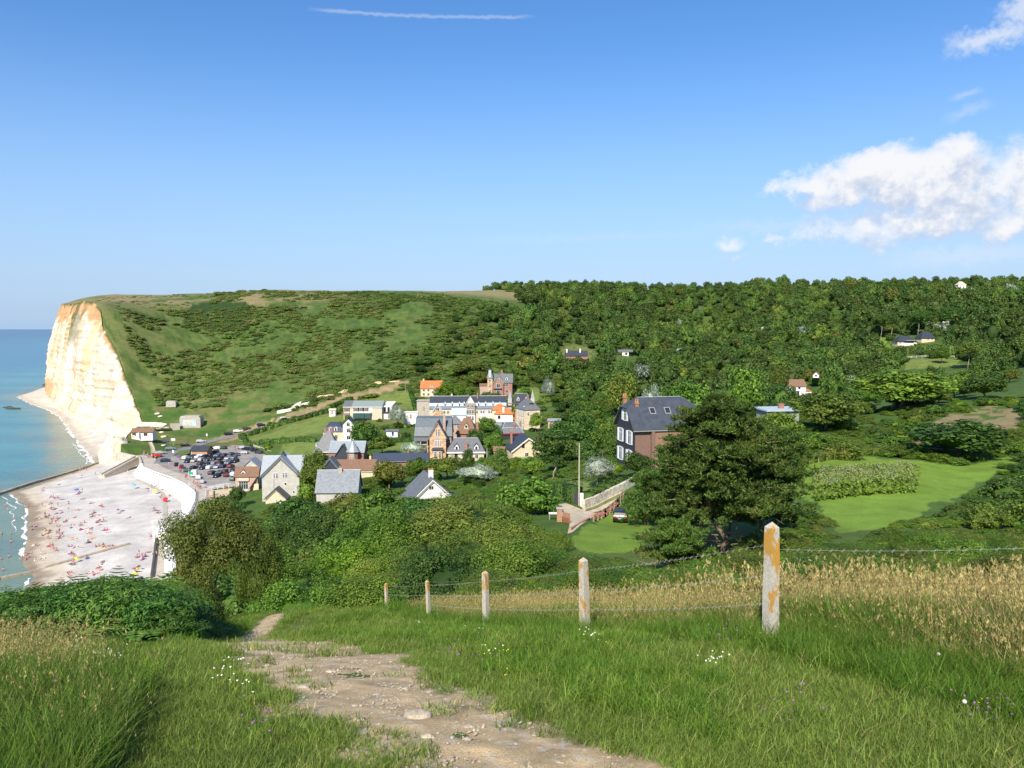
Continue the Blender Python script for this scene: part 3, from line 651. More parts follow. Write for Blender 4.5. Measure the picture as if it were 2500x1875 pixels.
def dormer(par, x, y, z, w=1.3, h=1.5, dp=2.2, wm=WHITE, rm=GSLATE, rh=.7):
    bm = bmesh.new(); box_bm(bm, x-w/2, x+w/2, y, y+dp, z-.6, z+h)
    vs = [bm.verts.new(p) for p in ((x-w/2, y, z+h), (x+w/2, y, z+h), (x, y, z+h+rh))]; bm.faces.new(vs)
    o = mesh_obj('dormer', bm, wm, par)
    bm = bmesh.new(); slab_bm(bm, [[(x-w/2-.2, y-.25, z+h-.2), (x, y-.25, z+h+rh), (x, y+dp, z+h+rh), (x-w/2-.2, y+dp, z+h-.2)], [(x, y-.25, z+h+rh), (x+w/2+.2, y-.25, z+h-.2), (x+w/2+.2, y+dp, z+h-.2), (x, y+dp, z+h+rh)]], .1)
    mesh_obj('dormer_roof', bm, rm, o)
    bm = bmesh.new(); box_bm(bm, x-w*.26, x+w*.26, y-.05, y+.02, z+.25, z+h*.9); mesh_obj('window', bm, GLASS, o)
    return o
def walls(par, w, d, eh, m, gab=None, rh=0, below=3.0, name='wall'):
    bm = bmesh.new(); x0, x1 = -w/2, w/2
    if gab == 'gx':
        pr = [(0, -below), (d, -below), (d, eh), (d/2, eh+rh), (0, eh)]
        a = [bm.verts.new((x0, p[0], p[1])) for p in pr]; b = [bm.verts.new((x1, p[0], p[1])) for p in pr]
    elif gab == 'gy':
        pr = [(x0, -below), (x1, -below), (x1, eh), (0, eh+rh), (x0, eh)]
        a = [bm.verts.new((p[0], 0, p[1])) for p in pr]; b = [bm.verts.new((p[0], d, p[1])) for p in pr]
    elif gab == 'half':
        c = rh*.38; yc = (d/2)*(1-c/rh); zc = eh+rh-c
        pr = [(0, -below), (d, -below), (d, eh), (d-yc, zc), (yc, zc), (0, eh)]
        a = [bm.verts.new((x0, p[0], p[1])) for p in pr]; b = [bm.verts.new((x1, p[0], p[1])) for p in pr]
    else:
        box_bm(bm, x0, x1, 0, d, -below, eh); return mesh_obj(name, bm, m, par)
    bm.faces.new(a[::-1] if gab != 'gy' else a); bm.faces.new(b if gab != 'gy' else b[::-1])
    for i in range(len(a)): j = (i+1) % len(a); bm.faces.new((a[i], a[j], b[j], b[i]))
    bmesh.ops.recalc_face_normals(bm, faces=bm.faces[:])
    return mesh_obj(name, bm, m, par)
def roof(par, planes, m, th=.2, name='roof', trim=None):
    bm = bmesh.new(); slab_bm(bm, planes, th); o = mesh_obj(name, bm, m, par)
    return o
def barge(par, w, eh, rh, y=-.5, ov=.45, m=WHITE, th=.28, depth=.1):
    """white bargeboards along a front gable"""
    sl = rh/(w/2); bm = bmesh.new()
    for s_ in (-1, 1):
        a = Vector((s_*(w/2+ov), 0, eh-sl*ov)); b = Vector((0, 0, eh+rh)); 
        vs = [bm.verts.new((p.x, yy, p.z-dz)) for yy in (y-depth, y) for p, dz in ((a, .25), (b, .25), (b, .25+th), (a, .25+th))]
        for f in ((0,1,2,3),(7,6,5,4),(0,4,5,1),(1,5,6,2),(2,6,7,3),(3,7,4,0)): bm.faces.new([vs[i] for i in f])
    bmesh.ops.recalc_face_normals(bm, faces=bm.faces[:])
    return mesh_obj('bargeboard', bm, m, par)
def ridge(par, a, b, m=LSLATE, r=.12):
    a, b = Vector(a), Vector(b); bm = bmesh.new(); d_ = (b-a); q = d_.to_track_quat('Z', 'Y').to_matrix().to_4x4(); q.translation = (a+b)/2
    bmesh.ops.create_cone(bm, cap_ends=True, segments=6, radius1=r, radius2=r, depth=d_.length, matrix=q); return mesh_obj('ridge_capping', bm, m, par)
def H(name, label, cat, px, py, Y, rz=0, rad=7, group=None):
    loc = P(px, py, Y); e = empty(name, loc, R(rz)); tag(e, label, cat, group)
    c = Vector((0, rad*.6)); HOUSES_XY.append((loc.x-math.sin(R(rz))*rad*.6, loc.y+math.cos(R(rz))*rad*.6, rad)); return e
# H1 tall grey house with a big front gable
e = H('gabled_house', 'tall grey rendered house with wide front gable and light slate roof by the car park', 'house', 686, 1211, 243, 3, 8)
w_, d_, eh, rh = 11.6, 9.5, 7.0, 5.7
walls(e, w_, d_, eh, GREYR, 'gy', rh)
walls(e, w_+.6, d_-1.5, eh-.2, GREYR, 'gx', rh-.3, name='rear_wall').location = (0, 1.0, 0)
p2 = roof_planes('gx', w_+.6, d_-1.5, eh-.2, rh-.3); r_ = roof(e, p2, LSLATE, name='main_roof'); r_.location = (0, 1.0, 0)
roof(e, roof_planes('gy', w_, 5.0, eh, rh, .55), LSLATE, name='gable_roof'); barge(e, w_, eh, rh, -.55, .55, mat('slate_barge', (.12, .14, .16)), .45)
for u_, z_ in ((-1.55, 5.6), (1.35, 5.8)):
    for k in (-.42, .42): window(e, 'f', u_+k, z_, .55, 1.7, w_/2, d_)
def oculus(par, x, z, r, y=0):
    bm = bmesh.new(); bmesh.ops.create_cone(bm, cap_ends=True, segments=20, radius1=r, radius2=r, depth=.12, matrix=Matrix.Translation((x, y, z))@Matrix.Rotation(R(90), 4, 'X'))
    o = mesh_obj('round_window', bm, WHITE, par); bm = bmesh.new(); bmesh.ops.create_cone(bm, cap_ends=True, segments=20, radius1=r*.72, radius2=r*.72, depth=.16, matrix=Matrix.Translation((x, y-.02, z))@Matrix.Rotation(R(90), 4, 'X')); mesh_obj('pane', bm, GLASS, o)
oculus(e, 1.5, 3.9, .5); oculus(e, 4.0, 1.3, .45)
box('downpipe', -2.2, -2.08, -.12, -.02, -1, 7.2, METAL, e)
b_ = empty('porch', (-.6, -4.2, -1.2)); b_.parent = e
walls(b_, 6.2, 4.2, 1.6, CREAM, 'gy', 2.9, name='porch_wall'); roof(b_, roof_planes('gy', 6.2, 4.2, 1.6, 2.9, .5), DSLATE, name='porch_roof'); barge(b_, 6.2, 1.6, 2.9, -.5, .5, LSLATE, .15)
bm = bmesh.new(); bmesh.ops.create_cone(bm, cap_ends=True, segments=6, radius1=.9, radius2=.0, depth=1.5, matrix=Matrix.Translation((0, 4, eh+rh+.6))); mesh_obj('roof_finial', bm, DSLATE, e)
# H2 shop house with brown tiles
e = H('tiled_house', 'pinkish brick house with brown tiled roof and glazed front at the car park corner', 'house', 602, 1187, 262, 4, 6)
walls(e, 7.4, 4.5, 3.6, PINKB); roof(e, roof_planes('gx', 7.6, 4.6, 3.6, 2.7, .35), BROWNT)
walls(e, 7.0, 6, 5.2, GREYR, 'gy', 3.2, name='rear_wall').location = (.4, 4.2, 0); q = roof(e, roof_planes('gy', 7.0, 6, 5.2, 3.2, .4), LSLATE, name='rear_roof'); q.location = (.4, 4.2, 0)
bm = bmesh.new(); box_bm(bm, 1.0, 2.6, 4.12, 4.2, 5.2, 6.6); mesh_obj('gable_panel', bm, CREAM, e)
dormer(e, -1.2, .5, 3.6, 1.5, 1.2, 2, WHITE, BROWNT, .8)
box('balcony', -2.9, .9, -.5, 0, 1.9, 2.9, STONE, e); window(e, 'f', -1.0, -1.0, 3.0, 2.6, 3.7, 4.5, WHITE, mull=3)
q = roof(e, [[(1.0, -3.0, -1.2), (3.7, -.2, 3.4), (3.7, 2, 3.4), (1.0, 2, -.2)]], BROWNT, name='catslide_roof'); box('garden_wall', 2.2, 4.2, -.8, -.3, -2, .9, CREAM, e)
# H3 plain slate roof
e = H('slate_roofed_house', 'house with a plain broad grey slate roof and one ridge chimney above the bushes', 'house', 822, 1214, 203, 3, 7)
walls(e, 10.6, 8.4, 1.6, GREYR, 'gx', 4.9); roof(e, roof_planes('gx', 10.6, 8.4, 1.6, 4.9, .4), GSLATE if 0 else mat('mid_slate', (.20, .225, .245), .5, .5, var=.2, vscale=1.6)); ridge(e, (-5.8, 4.2, 6.55), (5.8, 4.2, 6.55), ZINC, .12); chimney(e, .5, 3.6, 5.2, 7.2, .9, .6, CONC, 2)
window(e, 'f', 2.0, -1.2, 1.2, 1.3, 5.3, 8)
# small dark gable behind
e = H('dark_gabled_annex', 'small dark slate gable with pale edges between the grey roof and the brown tiled barn', 'house', 806, 1150, 226, 2, 3)
walls(e, 4.6, 4, 1.0, DSLATE, 'gy', 2.9); roof(e, roof_planes('gy', 4.6, 4, 1.0, 2.9, .3), GSLATE); barge(e, 4.6, 1.0, 2.9, -.3, .3, LSLATE, .15)
# H4
e = H('tiled_barn', 'long low building with a plain reddish brown tiled roof and pale wall', 'barn', 866, 1159, 248, 2, 7)
walls(e, 13.0, 7.5, 1.5, CREAM, 'gx', 2.8); roof(e, roof_planes('gx', 13.0, 7.5, 1.5, 2.8, .35), BROWNT); box('gutter', -6.8, 6.8, -.5, -.36, .95, 1.08, WHITE, e)
chimney(e, 4.5, 3.9, 3.6, 5.4, .6, .5, CREAM, 1)
# H5
e = H('long_low_house', 'long low house under a dark blue-black slate roof running beside the banded brick villa', 'house', 978, 1139, 268, 4, 6)
walls(e, 18.8, 5, 2.2, BRICK, 'gx', 2.1); roof(e, roof_planes('gx', 18.8, 5, 2.2, 2.1, .4), mat('blue_slate', (.045, .058, .095), .5, .4, var=.15)); box('gutter', -9.7, 9.7, -.56, -.42, 1.75, 1.9, LSLATE, e)
box('pilaster', -9.4, -5.5, -.15, 0, -2, 1.9, CREAM, e); chimney(e, 2.5, 3.4, 3.6, 5.0, .5, .5, BRICK, 1)
# H6 turret house
e = H('turreted_house', 'pale slate roofed house with a pyramid capped corner turret of red brick', 'house', 846, 1118, 283, 0, 8)
walls(e, 12.5, 7.5, 2.2, BRICK, 'gx', 3.4); roof(e, roof_planes('gx', 12.5, 7.5, 2.2, 3.4, .4), LSLATE); ridge(e, (-6.6, 3.75, 5.7), (6.6, 3.75, 5.7), ZINC)
q = roof(e, [[(-4.2, -1.2, 0.6), (-1.3, -1.2, 5.0), (-1.3, 3.5, 5.0), (-4.2, 3.5, .6)], [(-1.3, -1.2, 5.0), (1.6, -1.2, .6), (1.6, 3.5, .6), (-1.3, 3.5, 5.0)]], DSLATE, name='gable_roof'); walls(e, 5, 3, .8, DSLATE, 'gy', 3.6, name='gable_wall').location = (-1.3, -.8, 0)
tw = empty('turret', (2.7, -1.6, 0)); tw.parent = e
bm = bmesh.new(); bmesh.ops.create_cone(bm, cap_ends=True, segments=8, radius1=2.0, radius2=2.0, depth=5.4, matrix=Matrix.Translation((0, 0, -.1))@Matrix.Rotation(R(22.5), 4, 'Z')); mesh_obj('turret_wall', bm, BRICK, tw)
bm = bmesh.new(); bmesh.ops.create_cone(bm, cap_ends=True, segments=8, radius1=2.5, radius2=.35, depth=3.9, matrix=Matrix.Translation((0, 0, 4.6))@Matrix.Rotation(R(22.5), 4, 'Z')); mesh_obj('turret_roof', bm, LSLATE, tw)
bm = bmesh.new(); bmesh.ops.create_cone(bm, cap_ends=True, segments=8, radius1=2.35, radius2=2.6, depth=.3, matrix=Matrix.Translation((0, 0, 2.55))@Matrix.Rotation(R(22.5), 4, 'Z')); mesh_obj('cornice', bm, ZINC, tw)
for x in (-.45, .45): window(tw, 'f', x, -.2, .5, 1.9, 0, 0, off=1.86)
# H7
e = H('pyramid_roofed_house', 'house with a tall grey pyramid roof, two brick chimneys and a white dormer', 'house', 797, 1115, 303, 4, 7)
walls(e, 9.6, 9, 2.4, BRICK); roof(e, roof_planes('hip', 9.6, 9, 2.4, 7.2, .5, hipl=4.0), GSLATE); box('gutter', -5.2, 5.2, -.62, -.5, 1.75, 2.0, WHITE, e)
chimney(e, -.9, 4.2, 7.0, 10.4, .9, .6, BRICK, 2); chimney(e, 1.3, 5.6, 7.2, 10.6, .9, .6, BRICK, 2)
dormer(e, -3.6, 1.4, 3.4, 1.5, 1.7, 2.2, WHITE, ZINC, .25)
# H8
e = H('mansard_villa', 'cream villa with a blue-black roof, round dormers and a white end tower', 'villa', 826, 1075, 328, 5, 8)
walls(e, 8.6, 7, 3.6, CREAM).location = (-2, 0, 0); q = roof(e, roof_planes('mansard', 8.6, 7, 3.6, 3.9, .3), mat('blue_slate', (.06, .07, .12))); q.location = (-2, 0, 0)
dormer(e, -3.2, -.1, 3.9, 1.3, 1.5, 2, WHITE, WHITE, .4); dormer(e, -1.0, -.1, 3.9, 1.3, 1.5, 2, WHITE, WHITE, .4)
walls(e, 4.4, 7, 7.2, WHITE, 'gy', 2.2, name='tower_wall').location = (4.4, -1.5, 0); q = roof(e, roof_planes('gy', 4.4, 7, 7.2, 2.2, .3), DSLATE, name='tower_roof'); q.location = (4.4, -1.5, 0)
for z in (.6, 3.6, 6.2): window(e, 'f', 4.4, z, 1.3, 1.6, 4.4, 7, off=1.5)
window(e, 'f', -3.4, .7, 1.2, 1.6, 4, 7); window(e, 'f', -.9, .7, 1.2, 1.6, 4, 7)
# H9 modern wide house
e = H('wide_modern_house', 'wide two storey house with low grey-green roof, dark shutters and a long glazed veranda', 'house', 886, 1021, 388, 0, 11)
walls(e, 19.2, 10, 5.9, STONE, 'gx', 2.4); roof(e, roof_planes('gx', 19.2, 10, 5.9, 2.4, .35), mat('green_grey_roof', (.22, .27, .26), .6)); q = roof(e, [[(-9.95, -.42, 5.80), (-5.6, -.42, 5.80), (-5.6, 5, 8.4), (-9.95, 5, 8.4)]], GSLATE, name='old_roof'); box('gutter', -9.9, 9.9, -.5, -.36, 5.45, 5.75, WHITE, e)
MAROON = mat('maroon_shutter', (.055, .018, .03)); 
for x in (-7.9,): window(e, 'f', x, 3.4, 1.2, 2.0, 9.6, 10, shut=MAROON)
for x in (-3.4, -1.0, 1.5): window(e, 'f', x, 3.5, 1.1, 1.8, 9.6, 10, shut=MAROON)
window(e, 'f', -7.9, .2, 1.2, 2.3, 9.6, 10, shut=MAROON); box('veranda_roof', -4.9, 4.3, -1.6, 0, 2.75, 3.05, WHITE, e)
bm = bmesh.new(); box_bm(bm, -4.7, 1.0, -1.4, -1.3, .1, 2.7); box_bm(bm, 1.2, 4.1, -1.4, -1.3, .1, 2.7); mesh_obj('veranda_glazing', bm, mat('green_glass', (.05, .11, .10), .1, .6), e)
box('veranda_base', -5.4, 1.9, -3.2, -1.45, -2.2, 0.0, BLACK, e); box('white_panel', 3.3, 4.9, -.06, 0, 3.2, 5.4, WHITE, e)
walls(e, 4.5, 14, 5.6, WHITE, name='side_wing').location = (11.9, 2.0, 0); q = roof(e, [[(9.6, 2, 5.7), (14.3, 2, 5.7), (14.3, 16, 6.9), (9.6, 16, 6.9)]], WHITE, name='side_roof')
for x in (10.7, 12.6): window(e, 'f', x, 3.2, .9, 2.1, 12, 10, BLACK, off=-2.0)
box('balcony', 9.7, 14.4, 1.1, 2.0, 2.7, 3.0, MAROON, e)
# H10
e = H('orange_roofed_cottage', 'stone cottage with a bright orange tiled roof and one small dormer', 'cottage', 1052, 967, 438, -2, 7)
walls(e, 11.6, 7.5, 4.6, CREAM, 'gx', 3.9); roof(e, roof_planes('gx', 11.6, 7.5, 4.6, 3.9, .4), ORANGE); dormer(e, .6, .3, 5.0, 1.4, 1.4, 2.4, WHITE, ORANGE, .5); chimney(e, -4.6, 3.7, 7.5, 9.4, .8, .6, CREAM, 1)
for x in (-4.0, -1.4, 2, 4.2):
    for z in (.3, 2.7): window(e, 'f', x, z, 1.1, 1.4, 5.8, 7.5)
# H11 brick villa and its turret
e = H('brick_villa', 'red brick villa with slate gable roof and a slender slate-capped turret on the hillside', 'villa', 1221, 961, 428, 0, 8)
walls(e, 9.8, 8, 6.3, BRICK, 'gx', 4.4).location = (1.8, .8, 0); q = roof(e, roof_planes('gx', 9.8, 8, 6.3, 4.4, .4), GSLATE); q.location = (1.8, .8, 0)
walls(e, 5.6, 5, 6.4, BRICK, 'gy', 4.2, name='gable_wall').location = (-1.0, -.4, 0); q = roof(e, roof_planes('gy', 5.6, 5, 6.4, 4.2, .45), GSLATE, name='gable_roof'); q.location = (-1.0, -.4, 0); q = barge(e, 5.6, 6.4, 4.2, -.45, .45, BLUEW); q.location = (-1.0, -.4, 0)
window(e, 'f', -1.0, 7.0, 1.0, 1.4, 5, 8, off=.4); window(e, 'f', -1.0, 3.4, 1.8, 2.2, 5, 8, off=.4); window(e, 'f', -1.0, .3, 1.6, 2.2, 5, 8, off=.4); window(e, 'f', 3.6, 4.0, 1.4, 1.8, 5, 8, off=-.8); window(e, 'f', 3.6, .4, 1.4, 2.0, 5, 8, off=-.8)
box('balcony', -3.6, 1.0, -1.4, -.4, 2.8, 3.1, GSLATE, e); dormer(e, 3.6, 1.7, 7.3, 1.3, 1.4, 2, WHITE, GSLATE); chimney(e, .9, 5, 9.0, 12.6, .9, .6, BRICK, 2)
tw = empty('turret', (-5.6, -.2, 0)); tw.parent = e
box('turret_wall', -1.4, 1.4, 0, 2.8, -2, 8.6, BANDED, tw); bm = bmesh.new(); bmesh.ops.create_cone(bm, cap_ends=True, segments=4, radius1=2.5, radius2=.75, depth=4.6, matrix=Matrix.Translation((0, 1.4, 10.9))@Matrix.Rotation(R(45), 4, 'Z')); mesh_obj('turret_roof', bm, GSLATE, tw)
q = box('turret_hatch', -.7, .7, -.35, .6, 9.0, 13.0, ZINC, tw); window(tw, 'f', 0, 6.6, .9, 1.3, 1.4, 2.8); window(tw, 'f', 0, 3.4, .8, 1.7, 1.4, 2.8); window(tw, 'f', .1, .2, .9, 1.9, 1.4, 2.8)
walls(e, 4.4, 4, 4.4, PINKB, name='side_wing').location = (-9.0, .6, 0); q = roof(e, roof_planes('gx', 4.4, 4, 4.4, 1.0, .3), BROWNT, name='side_roof'); q.location = (-9, .6, 0)
# H12 the long hotel
e = H('long_hotel', 'long pale hotel with slate roof, light blue band, seven dormers and central gable', 'hotel', 1143, 1028, 378, 4.0, 14)
W, D = 37.5, 10
walls(e, W, D, 6.0, STONE)
bm = bmesh.new(); slab_bm(bm, [[(-W/2-.3, -.4, 6.0), (W/2+.3, -.4, 6.0), (W/2, .9, 7.4), (-W/2, .9, 7.4)]], .2); mesh_obj('eaves_roof', bm, mat('blue_grey_slate', (.16, .20, .24), .5), e)
bm = bmesh.new(); slab_bm(bm, [[(-W/2, .9, 7.4), (W/2, .9, 7.4), (W/2, 1.7, 8.7), (-W/2, 1.7, 8.7)]], .2); mesh_obj('zinc_band', bm, ZINC, e)
bm = bmesh.new(); slab_bm(bm, [[(-W/2, 1.7, 8.7), (W/2, 1.7, 8.7), (W/2, 5, 11.8), (-W/2, 5, 11.8)], [(W/2, 10.4, 5.9), (-W/2, 10.4, 5.9), (-W/2, 5, 11.8), (W/2, 5, 11.8)]], .2); mesh_obj('upper_roof', bm, DSLATE, e)
ridge(e, (-W/2-.1, 5, 11.85), (W/2+.1, 5, 11.85), ZINC, .16)
bm = bmesh.new()
for sx_ in (-W/2+.25, W/2-.25):
    vs = [bm.verts.new((sx_, y, z)) for y, z in ((0, 5.9), (D, 5.9), (5, 11.5), (1.7, 8.4), (.9, 7.1))]; bm.faces.new(vs)
mesh_obj('gable_end', bm, BRICK, e)
for x in (-11.2, -7.7, -4.2, -1.3+-.6, 5.2, 8.6, 12.2): dormer(e, x, .7, 7.1, 1.2, 1.6, 2.6, WHITE, BLUEW, .8)
def fgable(x, w, eh_, rh_, wm, out_, boards, name='front_gable'):
    g = empty(name, (x, -out_, 0)); g.parent = e
    walls(g, w, out_+1.5, eh_, wm, 'gy', rh_, name='gable_wall'); roof(g, roof_planes('gy', w, out_+3.5, eh_, rh_, .4), DSLATE if boards is WHITE else BLUEW, .16, 'gable_roof'); barge(g, w, eh_, rh_, -.4, .4, boards, .35); return g
g = fgable(1.0, 4.6, 8.8, 3.9, WHITE, 1.2, WHITE)
box('timber_storey', -2.32, 2.32, -.03, 0, 6.0, 8.9, mat('brown_grey_boards', (.30, .26, .20)), g); box('timber_storey', -2.34, 2.34, -.05, 0, 3.2, 5.9, mat('brown_grey_boards', (.30, .26, .20)), g)
for x in (-1.0, 1.0): window(g, 'f', x, 6.9, .9, 1.4, 2, 3, off=.04)
for x in (-1.2, 0, 1.2): window(g, 'f', x, 3.8, .9, 1.8, 2, 3, off=.06)
for x in (-1.2, 0, 1.2): window(g, 'f', x, .4, .9, 2.1, 2, 3)
g = fgable(-14.8, 4.2, 5.6, 3.2, BANDED, .5, BLUEW); window(g, 'f', 0, 5.3, 1.4, 1.2, 2, 3)
g = fgable(15.6, 4.4, 6.3, 3.0, WHITE, .5, BLUEW); window(g, 'f', 0, 3.4, 1.2, 1.8, 2, 3)
for x in (-11.5, -9.8, -6.5, -4.6, -3.2, 4.3, 6.4, 7.6, 10.2, 11.4, 13.2):
    window(e, 'f', x, 3.7, .8, 1.5, W/2, D)
for x in (-11.5, -8.5, -5.5): window(e, 'f', x, .6, 1.0, 1.7, W/2, D)
box('balcony', 5.4, 12.6, -1.0, 0, 2.3, 3.5, mat('pale_blue_boards', (.62, .74, .78)), e)
bm = bmesh.new()
for i in range(7): box_bm(bm, 5.5+i*1.14, 5.6+i*1.14, -1.0, -.9, -1, 2.3)
mesh_obj('veranda_posts', bm, WHITE, e); box('veranda_panels', 5.5, 12.5, -.85, -.8, -.5, 2.2, mat('cream_panel', (.68, .62, .5)), e); chimney(e, 4.7, 4, 10.8, 13.0, .7, .6, BRICK, 2); chimney(e, -8.0, 6.0, 10.8, 12.9, .7, .6, CREAM, 1)
# H13
e = H('dormered_house', 'cream house with blue-black roof, two white dormers and a slim spire at each end', 'house', 1274, 1012, 394, 3, 7)
walls(e, 8.6, 7, 6.4, CREAM); roof(e, roof_planes('hip', 8.6, 7, 6.4, 3.9, .3, hipl=1.2), DSLATE); ridge(e, (-3.1, 3.5, 10.35), (3.1, 3.5, 10.35), ZINC)
for x in (-1.9, 2.3): dormer(e, x, .4, 6.9, 1.3, 1.6, 2, WHITE, GSLATE, .7); window(e, 'f', x, 3.6, 1.1, 1.8, 4.3, 7); window(e, 'f', x, .5, 1.1, 2, 4.3, 7)
for x in (-6.0, 5.6):
    t_w = empty('side_spire', (x, 1.5, 0)); t_w.parent = e; box('spire_base', -1, 1, 0, 2, -2, 8.0, GREYR, t_w, .05)
    bm = bmesh.new(); bmesh.ops.create_cone(bm, cap_ends=True, segments=4, radius1=1.4, radius2=.06, depth=4.4, matrix=Matrix.Translation((0, 1, 10.1))@Matrix.Rotation(R(45), 4, 'Z')); mesh_obj('spire_roof', bm, LSLATE, t_w)
box('terrace_roof', -8.5, 7.5, -.8, -.05, 5.6, 5.9, GSLATE, e)
# H14
e = H('three_storey_house', 'three storey cream house with grey hipped roof and windowed left side', 'house', 1300, 1050, 348, 22, 7)
walls(e, 7.4, 11, 9.4, CREAM); roof(e, roof_planes('hip', 7.4, 11, 9.4, 4.2, .35, hipl=3), GSLATE)
for z in (.6, 3.7, 6.8):
    for yv in (1.3, 3.4, 5.5, 7.6, 9.7): window(e, 'l', yv, z, .95, 1.8, 3.7, 11)
    box('string_course', -3.78, -3.7, 0, 11, z-.75, z-.5, GREYR, e)
window(e, 'f', -2.1, 6.6, .8, 1.6, 3.7, 11); dormer(e, -2.4, 2.0, 9.9, 1.2, 1.4, 1.6, WHITE, GSLATE, .4); box('roof_light', -1, 1.2, 1.2, 2.6, 11.0, 12.2, DSLATE, e); chimney(e, 1.5, 9, 11.8, 15, .9, .6, BRICK, 2)
for z in (2.6, 5.4, 7.8): box('string_course', -3.7, 3.7, -.06, 0, z, z+.12, STONE, e)
# H15
e = H('orange_and_white_house', 'white house with two bright orange tile roofs in front of the hotel', 'house', 1230, 1034, 363, -3, 6)
walls(e, 8.4, 6, 4.6, WHITE); roof(e, roof_planes('hip', 8.4, 6, 4.6, 2.4, .4, hipl=2.2), ORANGE); chimney(e, -.2, .8, 4.6, 7.6, .9, .6, WHITE, 0)
walls(e, 6.6, 5, 6.1, CREAM, name='rear_wall').location = (-2.6, 5.5, 0); q = roof(e, roof_planes('hip', 6.6, 5, 6.1, 2.2, .4, hipl=2.2), ORANGE, name='rear_roof'); q.location = (-2.6, 5.5, 0)
window(e, 'f', -2.2, 2.3, 1.0, 1.3, 4, 6, BLACK); window(e, 'r', 2.6, 2.2, 1.0, 1.3, 4.2, 6); box('terrace_edge', -5.2, 5.0, -1.4, 0, .4, .7, GSLATE, e); walls(e, 5.6, 1.4, .4, mat('blue_grey_wall', (.26, .31, .36)), name='terrace_wall').location = (-3.6, -1.4, 0)
q = roof(e, [[(4.2, -.6, 2.4), (5.6, -.6, 1.0), (5.6, 5, 3.6), (4.2, 5, 5.2)]], ORANGE, name='lean_to_roof'); box('white_verge', 5.6, 5.9, -.6, 5, -1, 3.9, WHITE, e)
# H16 curved dark roof
e = H('gambrel_roofed_house', 'dark clad house with a folded slate roof, pale hip lines and deep red eaves', 'house', 1250, 1085, 318, 10, 7)
walls(e, 9.6, 8, 4.6, BLACKW); roof(e, roof_planes('mansard', 9.6, 8, 4.6, 4.2, .3), GSLATE)
for a, b in (((-4.9, -.3, 4.7), (-3.7, 1.1, 6.9)), ((-3.7, 1.1, 6.9), (-2.2, 4, 8.9)), ((3.7, 1.1, 6.9), (2.2, 4, 8.9)), ((-2.2, 4, 8.9), (2.2, 4, 8.9)), ((4.9, -.3, 4.7), (3.7, 1.1, 6.9)), ((-3.7, 1.1, 6.9), (3.7, 1.1, 6.9))): ridge(e, a, b, ZINC, .1)
box('red_eaves', -5.2, 5.2, -.5, -.32, 4.2, 4.65, REDW, e); chimney(e, 1.0, .9, 4.6, 8.2, .7, .6, BRICK, 2); chimney(e, 4.4, 5, 5, 8.6, .7, .6, BRICK, 2)
# H17
e = H('cream_gable_house', 'cream house with broad dark roof and wide white bargeboards on its gable', 'house', 1290, 1117, 273, 13, 7)
walls(e, 11.4, 10, 3.2, CREAM, 'gy', 4.2); roof(e, roof_planes('gy', 11.4, 10, 3.2, 4.2, .7), DSLATE); barge(e, 11.4, 3.2, 4.2, -.7, .7, WHITE, .45)
for x in (-1.9, 2.0): window(e, 'f', x, 3.6, .8, 1.4, 5.7, 10, BLACK)
window(e, 'f', 3.6, .4, 1.3, 1.2, 5.7, 10); window(e, 'f', -.6, .5, 1.2, 1.2, 5.7, 10); box('sill_band', -5.7, 5.7, -.05, 0, 3.0, 3.25, STONE, e); chimney(e, 5.0, 6, 3.4, 7.2, .7, .6, BRICK, 1); chimney(e, -4.6, 7, 4.0, 8.6, .7, .7, BRICK, 2)
# H18 banded brick villa
e = H('gothic_villa', 'ornate banded brick villa with pointed front tower gable and steep dark slate roof', 'villa', 1069, 1118, 287, 0, 9)
walls(e, 13.6, 9, 8.6, BRICK).location = (-2.0, 4.0, 0); bm = bmesh.new()
slab_bm(bm, [[(-9.2, 3.5, 7.6), (5.2, 3.5, 7.6), (5.0, 4.6, 11.0), (-9.0, 4.6, 11.0)], [(-9.0, 4.6, 11.0), (5.0, 4.6, 11.0), (4.8, 7.0, 14.0), (-8.8, 7.0, 14.0)], [(-8.8, 7.0, 14.0), (4.8, 7.0, 14.0), (4.7, 8.6, 14.7), (-8.7, 8.6, 14.7)], [(4.7, 8.6, 14.7), (-8.7, 8.6, 14.7), (-9, 13.6, 8.0), (5, 13.6, 8.0)]], .25); mesh_obj('main_roof', bm, mat('blue_green_slate', (.10, .13, .15), .5, .5, var=.2, vscale=1.5), e)
bm = bmesh.new()
for sx_ in (-8.9, 4.75): vs = [bm.verts.new((sx_, y, z)) for y, z in ((4, 7.8), (13, 7.8), (8.6, 14.4), (7.0, 13.8), (4.7, 10.9))]; bm.faces.new(vs)
mesh_obj('gable_end', bm, BRICK, e)
tg = empty('tower_gable', (0, 0, 0)); tg.parent = e
walls(tg, 6.0, 8, 8.4, BANDED, 'gy', 5.2, name='tower_wall'); roof(tg, roof_planes('gy', 6.0, 8, 8.4, 5.2, .5), DSLATE, name='tower_roof'); barge(tg, 6.0, 8.4, 5.2, -.5, .5, PINKB, .3)
for x in (-.45, .45): window(tg, 'f', x, 8.2, .55, 2.6, 3, 8)
for x in (-.95, -.32, .32, .95): window(tg, 'f', x, 4.4, .42, 2.2, 3, 8)
for x in (-1.4, 1.0): window(tg, 'f', x, .1, .7, 2.4, 3, 8)
bm = bmesh.new(); slab_bm(bm, [[(-2.4, -1.3, 3.0), (2.4, -1.3, 3.0), (1.9, 0, 3.8), (-1.9, 0, 3.8)]], .15); mesh_obj('bay_canopy', bm, DSLATE, tg); box('bay_wall', -1.7, 1.7, -.9, 0, -1, 3.0, BANDED, tg); box('gable_band', -2.9, 2.9, -.05, 0, 7.3, 7.6, STONE, tg)
